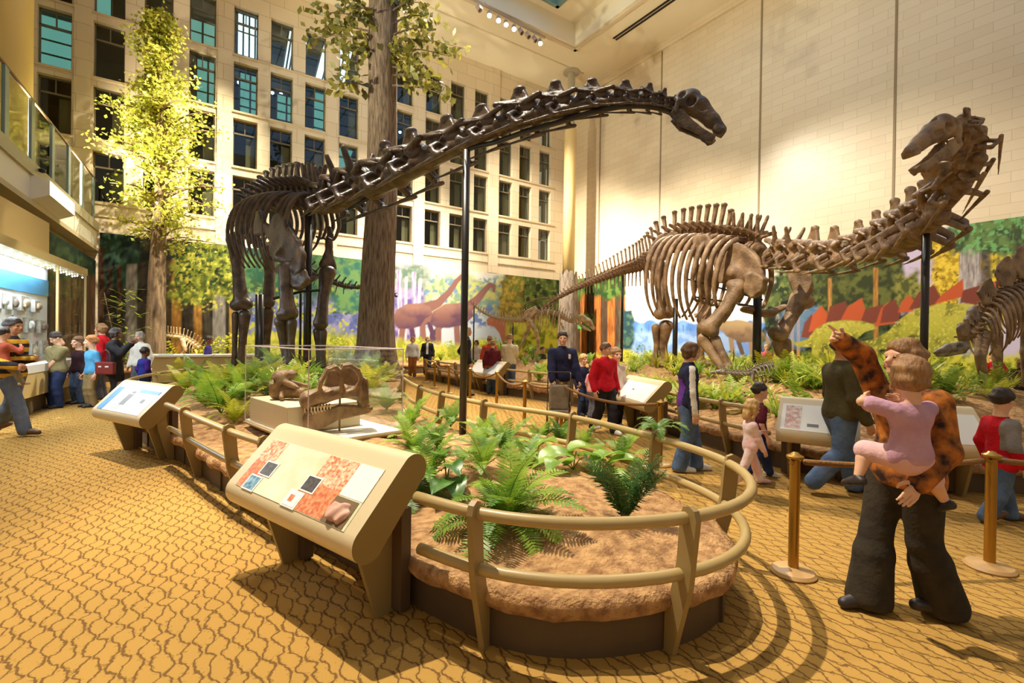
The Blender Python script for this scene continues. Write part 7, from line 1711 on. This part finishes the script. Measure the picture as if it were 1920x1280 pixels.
    sauropod(cv, [(806,606),(812,584),(834,570),(866,568),(884,574),(888,592),(872,608),(842,614),(818,614)], [(876,578),(896,560),(908,545),(918,534),(926,536),(926,546)], [20,14,11,9,8,5], [(812,596),(800,600),(790,612)], [14,8,4], [([(822,604),(822,642)], 11), ([(832,606),(810,628),(816,640)], 9), ([(856,606),(858,644)], 11), ([(868,600),(872,640)], 10)], D, S_, H_)
    cv.foliage(cv.edge(690, 960, 640, 760, 14, 12), (170,176,50), (226,216,92), .12, 30)
    m = cv.edge(945, 1400, w=10, wob=10, seed=5); cv.foliage(m, (40,52,26), (88,104,42), .10, 31); cv.foliage(cv.edge(935, 985, 520, 610, 10, 16), (120,104,40), (190,160,60), .14, 32); cv.leaves(m*cv.edge(0, 2000, 515, 600, 12), (120,132,56), .2, 33, .58)
    for i, u in enumerate((985, 1003, 1020, 1036)): cv.trunk(u, 8, 590, 720, (60,46,30), (110,82,46), 0, 60+i)
    cv.poly([(912,600),(920,592),(934,596),(948,604),(962,622),(960,648),(944,648),(936,624),(926,612),(914,610)], (186,112,84), 2); cv.foliage(cv.edge(955, 1060, 600, 700, 14, 14), (120,130,30), (214,206,60), .12, 35)
    cv.poly([(826,508),(838,500),(840,512)], (40,40,36), 1.5) if False else None
def paint_right(cv):
    U, V = cv.U, cv.V
    cv.blend(np.ones(U.shape), (214,200,226)); cv.blend(cv.edge(1000, 1470, w=30), (252,247,236))
    # blue far shore
    cv.blend(cv.edge(1000, 1640, 604, 760, 6, 8, 3), (96,140,206)); 
    for i in range(34):
        u = 1168+i*14+((i*53) % 9); r = 6+(i*29) % 6; y = 606+(i*17) % 12; m = np.clip(1.2-np.hypot((U-u)/r, (V-y)/(r*1.1)), 0, 1)*2; cv.blend(m*.9, (84,128,196) if i % 2 else (120,160,214)); cv.stroke([(u, y), (u, 640)], 2, (76,112,180))
    cv.foliage(cv.edge(1000, 1640, 622, 660, 8), (110,146,206), (150,178,222), .08, 2)
    # redwoods near the corner
    f = cv.edge(900, 1172, w=8, wob=10, seed=6); cv.foliage(f, (38,34,26), (62,54,40), .08, 3)
    for i, (u, w) in enumerate(((1082,9),(1094,12),(1108,9),(1120,13),(1133,10),(1146,14),(1158,10),(1168,9))): cv.trunk(u, w, 520, 700, (130,72,34) if i % 2 else (64,48,36), (196,124,58) if i % 2 else (96,72,52), 0, 70+i)
    cv.foliage(cv.edge(1074, 1178, 505, 556, 14, 22), (40,70,34), (92,120,50), .14, 7); cv.leaves(cv.edge(1080, 1112, 590, 620, 8, 8), (96,176,84), .2, 8, .45)
    cv.foliage(cv.edge(1160, 1186, 580, 680, 6, 8), (40,70,80), (80,110,90), .14, 9)
    # grazing brown animal
    sauropod(cv, [(1348,612),(1360,602),(1390,600),(1412,606),(1428,616),(1432,634),(1414,640),(1390,642),(1362,630)], [(1352,612),(1335,604),(1316,594),(1304,590)], [16,12,9,7], [(1424,622),(1440,640),(1446,660)], [14,8,4], [([(1370,628),(1374,664)], 9), ([(1382,632),(1392,662)], 8), ([(1408,634),(1412,668)], 11), ([(1422,632),(1426,664)], 9)], (150,122,92), (96,76,60), (196,170,120))
    # dark mixed forest
    g = cv.edge(1436, 1700, 480, 700, 16, 34, 11); cv.foliage(g, (38,50,30), (84,98,50), .07, 12); cv.leaves(g*cv.edge(0, 3000, 490, 600, 14), (112,122,62), .14, 13, .60); cv.leaves(g, (24,30,22), .09, 14, .60)
    cv.foliage(cv.edge(1536, 1702, 432, 580, 14, 24, 15), (56,64,36), (104,110,54), .09, 15)
    for i, (u, w, a) in enumerate(((1485,7,580),(1497,6,590),(1556,7,520),(1642,9,500),(1462,6,600))): cv.trunk(u, w, a, 700, (150,100,46), (200,150,76), 0, 80+i)
    cv.blend(cv.edge(1460, 1540, 575, 650, 10, 10)*.55, (110,150,200))
    # lilac sky, yellow trees, grey trunk, green canopy
    k = cv.edge(1694, 1800, 400, 545, 8, 10, 16); cv.blend(k, (206,192,222)); cv.trunk(1729, 7, 478, 560, (190,150,120), (220,190,160), 0, 90); cv.foliage(cv.edge(1676, 1730, 512, 580, 10, 14), (84,90,46), (150,146,70), .15, 17)
    y = cv.edge(1746, 1812, 452, 580, 10, 16, 18); cv.foliage(y, (180,150,40), (238,206,72), .16, 18); cv.leaves(y, (130,104,30), .2, 19, .60)
    cv.foliage(cv.edge(1838, 2100, 456, 600, 12, 22, 20), (150,130,40), (230,204,72), .11, 20); cv.leaves(cv.edge(1838, 2100, 440, 600, 10), (70,80,50), .11, 21, .56)
    cv.trunk(1820, 40, 440, 600, (120,112,112), (206,196,192), -4, 91); cv.blend(cv.edge(1838, 1858, 470, 600, 6)*.8, (74,64,70))
    c = cv.edge(1782, 2200, 380, 476, 12, 22, 22); cv.foliage(c, (64,84,56), (110,140,80), .09, 22); cv.leaves(c, (120,176,110), .15, 23, .55); cv.leaves(c*cv.edge(1900, 2200, w=20), (70,70,50), .08, 24, .5)
    # two plated green animals
    R1, R2 = (196,92,52), (128,66,52)
    def stego(pl, body, legs, head=None):
        for i, q in enumerate(pl): cv.poly(q, R1 if i % 2 else R2, 1.5)
        m = cv.poly(body, (176,172,60), 2); us = [p[0] for p in body]; vs = [p[1] for p in body]; mid = (min(vs)+max(vs))/2
        for pts, w, dk in legs: cv.stroke(pts, w, (96,96,36) if dk else (186,182,66), 2)
        cv.blend(m*np.clip((V-mid)/(max(vs)-mid), 0, .75)*.6, (108,110,40)); cv.blend(m*np.clip((mid-V)/(mid-min(vs)), 0, 1)*.5, (216,206,96)); cv.shade(m, (116,116,44), .05, 25, .52); cv.leaves(m, (208,198,90), .3, 26, .6)
    stego([[(1502,632),(1508,606),(1522,588),(1528,612),(1524,634)],[(1516,622),(1524,590),(1540,572),(1552,588),(1550,616)],[(1548,606),(1556,574),(1586,564),(1590,590),(1576,606)],[(1576,600),(1590,574),(1616,558),(1624,584),(1612,604)],[(1614,602),(1622,580),(1656,570),(1654,596),(1640,606)],[(1640,612),(1652,578),(1664,566),(1682,584),(1678,606)]],
          [(1476,634),(1494,642),(1514,636),(1530,616),(1552,604),(1584,600),(1616,602),(1638,608),(1642,616),(1622,622),(1604,636),(1590,660),(1560,668),(1536,660),(1520,650),(1496,650)], [([(1530,640),(1528,690)], 14, 0), ([(1546,650),(1552,684)], 12, 1), ([(1586,630),(1584,690)], 16, 0)])
    stego([[(1650,606),(1656,576),(1676,560),(1690,584),(1684,602)],[(1684,586),(1690,566),(1704,552),(1716,566),(1712,584)],[(1704,580),(1722,548),(1752,534),(1764,556),(1752,574)],[(1752,570),(1766,552),(1790,534),(1806,522),(1806,556)],[(1800,566),(1806,544),(1846,532),(1850,556),(1830,572)],[(1846,566),(1862,528),(1886,520),(1890,556)]],
          [(1616,640),(1640,636),(1664,622),(1690,596),(1720,578),(1770,568),(1820,570),(1860,580),(1880,596),(1880,640),(1840,650),(1790,660),(1740,664),(1700,656),(1676,652),(1640,656)], [([(1712,640),(1708,700)], 26, 1), ([(1752,600),(1750,706)], 30, 0), ([(1790,600),(1786,700)], 26, 0), ([(1840,610),(1838,700)], 26, 1)])
    cv.foliage(cv.edge(1000, 2100, 664, 800, 12, 12, 27), (130,140,36), (214,206,70), .12, 28)
def paint_left(cv):
    cv.foliage(np.ones(cv.U.shape), (30,28,22), (52,44,32), .07, 1)
    for i, u in enumerate((84, 98, 112, 128, 141, 152, 163, 172, 180)): cv.trunk(u, 9, 470, 740, (54,40,28) if i % 2 else (76,50,30), (96,70,44), 0, i)
    cv.foliage(cv.edge(60, 200, 420, 520, 14, 20), (26,44,34), (56,76,46), .12, 4)
mural_mesh('mural', (-2.6, YB-.16, 0), (18.9, YB-.16, 0), 0.0, 5.16, .04, paint_back, 'forest mural with two long necked animals by a pale clearing, along the back wall', .62)
mural_mesh('mural', (XR-.06, YB-.2, 0), (XR-.06, 1.5, 0), 0.0, 5.26, .03, paint_right, 'mural of green plated animals, blue shore and forest along the tiled right wall', .92)
mural_mesh('mural', (-2.95, 15.2, 0), (-2.70, YB-.18, 0), 0.0, 4.14, .05, paint_left, 'dark redwood forest mural on the left side under the balcony', .9)
# ================================================================ LIGHT
def spot(name, loc, target, power, col=(1.0, 0.84, 0.58), angle=40, blend=0.5, size=0.12):
    l = bpy.data.lights.new(name, 'SPOT'); l.energy = power; l.color = col; l.spot_size = math.radians(angle); l.spot_blend = blend; l.shadow_soft_size = size
    o = bpy.data.objects.new(name, l); COL.objects.link(o); o.location = loc
    o.rotation_euler = (Vector(target)-Vector(loc)).to_track_quat('-Z', 'Y').to_euler(); return o
def area(name, loc, target, power, sx, sy, col=(1, 0.86, 0.62)):
    l = bpy.data.lights.new(name, 'AREA'); l.shape = 'RECTANGLE'; l.size = sx; l.size_y = sy; l.energy = power; l.color = col
    o = bpy.data.objects.new(name, l); COL.objects.link(o); o.location = loc
    o.rotation_euler = (Vector(target)-Vector(loc)).to_track_quat('-Z', 'Y').to_euler(); return o
WARM = (1.0, 0.90, 0.72)
ZL = ZC-0.35
# ceiling spots along the left edge of the well: foreground island
spot('key_spot', (-0.5, 8.0, ZL), (1.7, 3.1, 0), 12500, WARM, 30, 0.7, 0.10)
spot('key_spot_2', (-0.3, 10.5, ZL), (1.8, 7.4, 0), 9500, WARM, 30, 0.7, 0.10)
spot('left_floor_spot', (0.1, 9.5, ZL), (-0.9, 7.5, 0), 1500, WARM, 42, 0.9, 0.15)
spot('tree_spot', (4.5, 18.3, ZL), (-0.2, 20.8, 7.5), 11000, (1.0, 0.92, 0.68), 48, 0.7, 0.12)
spot('tree_spot_2', (0.3, 14.0, ZL), (0.2, 21.8, 4.2), 15000, WARM, 34, 0.7, 0.12)
spot('left_dino_spot', (9.0, 18.3, ZL), (2.6, 12.0, 2.5), 14000, WARM, 40, 0.7, 0.12)
spot('trunk_spot', (10.5, 18.3, ZL), (5.2, 14.8, 5.0), 12000, WARM, 40, 0.7, 0.12)
# bank over the corner: the middle of the hall
spot('bank_spot', BANK[2], (6.2, 9.5, 0), 9000, WARM, 36, 0.7, 0.12)
spot('bank_spot_2', BANK[4], (9.0, 17.5, 0), 14000, WARM, 44, 0.7, 0.12)
spot('bank_spot_3', BANK[8], (11.8, 10.5, 1), 15000, WARM, 46, 0.7, 0.12)
# edges of the well: brown skeleton and its bed
spot('right_bed_spot', (15.9, 12.5, ZL), (9.6, 7.0, 0.8), 9000, WARM, 46, 0.7, 0.12)
spot('right_bed_spot_2', (0.3, 6.0, ZL), (10.0, 7.0, 1.8), 13000, WARM, 36, 0.8, 0.12)
spot('aisle_spot', (0.2, 4.5, ZL), (5.0, 2.8, 0), 1300, WARM, 40, 0.9, 0.12)
# long throws on to the murals
spot('right_mural_spot', (7.5, 18.2, ZL), (XR, 18.0, 3.6), 22000, WARM, 40, 1.0, 0.15)
spot('right_mural_spot_2', (0.3, 11.0, ZL), (XR, 14.0, 3.8), 28000, WARM, 32, 1.0, 0.15)
spot('right_mural_spot_3', (3.0, 18.2, ZL), (XR, 6.0, 3.0), 22000, WARM, 34, 1.0, 0.15)
spot('corner_spot', (8.0, 18.3, ZL), (18.4, 21.2, 6.0), 13000, WARM, 44, 1.0, 0.15)
spot('back_mural_spot', (15.8, 10.0, ZL), (8.6, YB, 3.0), 26000, WARM, 32, 1.0, 0.15)
spot('back_mural_spot_2', (12.0, 16.5, ZL), (2.6, YB, 3.4), 12000, WARM, 34, 1.0, 0.15)
for i, x in enumerate((6.8, 9.4, 13.0)):
    spot('back_mural_wash_%d' % i, (x, 18.6, ZL), (x, YB, 2.4), (9000, 11000, 8000)[i], WARM, 38, 1.0, 0.15)
# unseen fill spots added behind the balcony edge to brighten the ceiling
for i, y in enumerate((11.0, 15.5, 20.0)):
    spot('ceiling_fill_%d' % i, (-3.75, y, 5.75), ((9.0, 14.0, 11.0)[i], (12.0, 17.0, 22.0)[i], ZC), 5200, (1.0, 0.90, 0.74), 96, 1.0, 0.1)
# lamps in the display case and the lit corridors
area('case_light', (cx_(12)-0.22, 12.0, 3.03), (cx_(12)-0.4, 12, 1.5), 230, 0.3, 6.0, (0.86, 0.94, 1.0)).rotation_euler = (0, 0, 0)
area('corridor_light', (3.3, YB+1.6, 15.0), (3.3, YB+1.6, 11), 60, 5, 1, (0.85, 0.95, 0.9))
area('corridor_light_2', (11.5, YB+1.5, 16.0), (11.5, YB+2.0, 8), 500, 14, 1, (1.0, 0.9, 0.7))
w = bpy.data.worlds.new('hall_air'); SC.world = w; w.use_nodes = True
w.node_tree.nodes['Background'].inputs[0].default_value = (1.0, 0.85, 0.62, 1); w.node_tree.nodes['Background'].inputs[1].default_value = 0.33

# ================================================================ CAMERA
cd = bpy.data.cameras.new('camera'); cam = bpy.data.objects.new('camera', cd); COL.objects.link(cam)
cd.sensor_width = 36.0; cd.lens = 36.0*FPX/1920.0; cd.clip_start = 0.05; cd.clip_end = 200
# basis: forward pitched, then rolled
f = Vector((FX*math.cos(PITCH), FY*math.cos(PITCH), math.sin(PITCH))); r = RGT.copy(); u = r.cross(f)
c_, s_ = math.cos(ROLL), math.sin(ROLL)
r2 = r*c_-u*(-s_)*1.0; r2 = r*c_+u*s_; u2 = u*c_-r*s_
M = Matrix((r2, u2, -f)).transposed().to_4x4(); M.translation = Vector((0, 0, EYE))
cam.matrix_world = M
SC.camera = cam
SC.view_settings.view_transform = 'Standard'; SC.view_settings.look = 'None'; SC.view_settings.gamma = 1.0; SC.view_settings.use_curve_mapping = False
SC.view_settings.exposure = 0.30
SC.cycles.max_bounces = 6; SC.cycles.diffuse_bounces = 3; SC.cycles.glossy_bounces = 2; SC.cycles.transmission_bounces = 4; SC.cycles.transparent_max_bounces = 12
SC.cycles.caustics_reflective = False; SC.cycles.caustics_refractive = False; SC.cycles.sample_clamp_indirect = 4.0
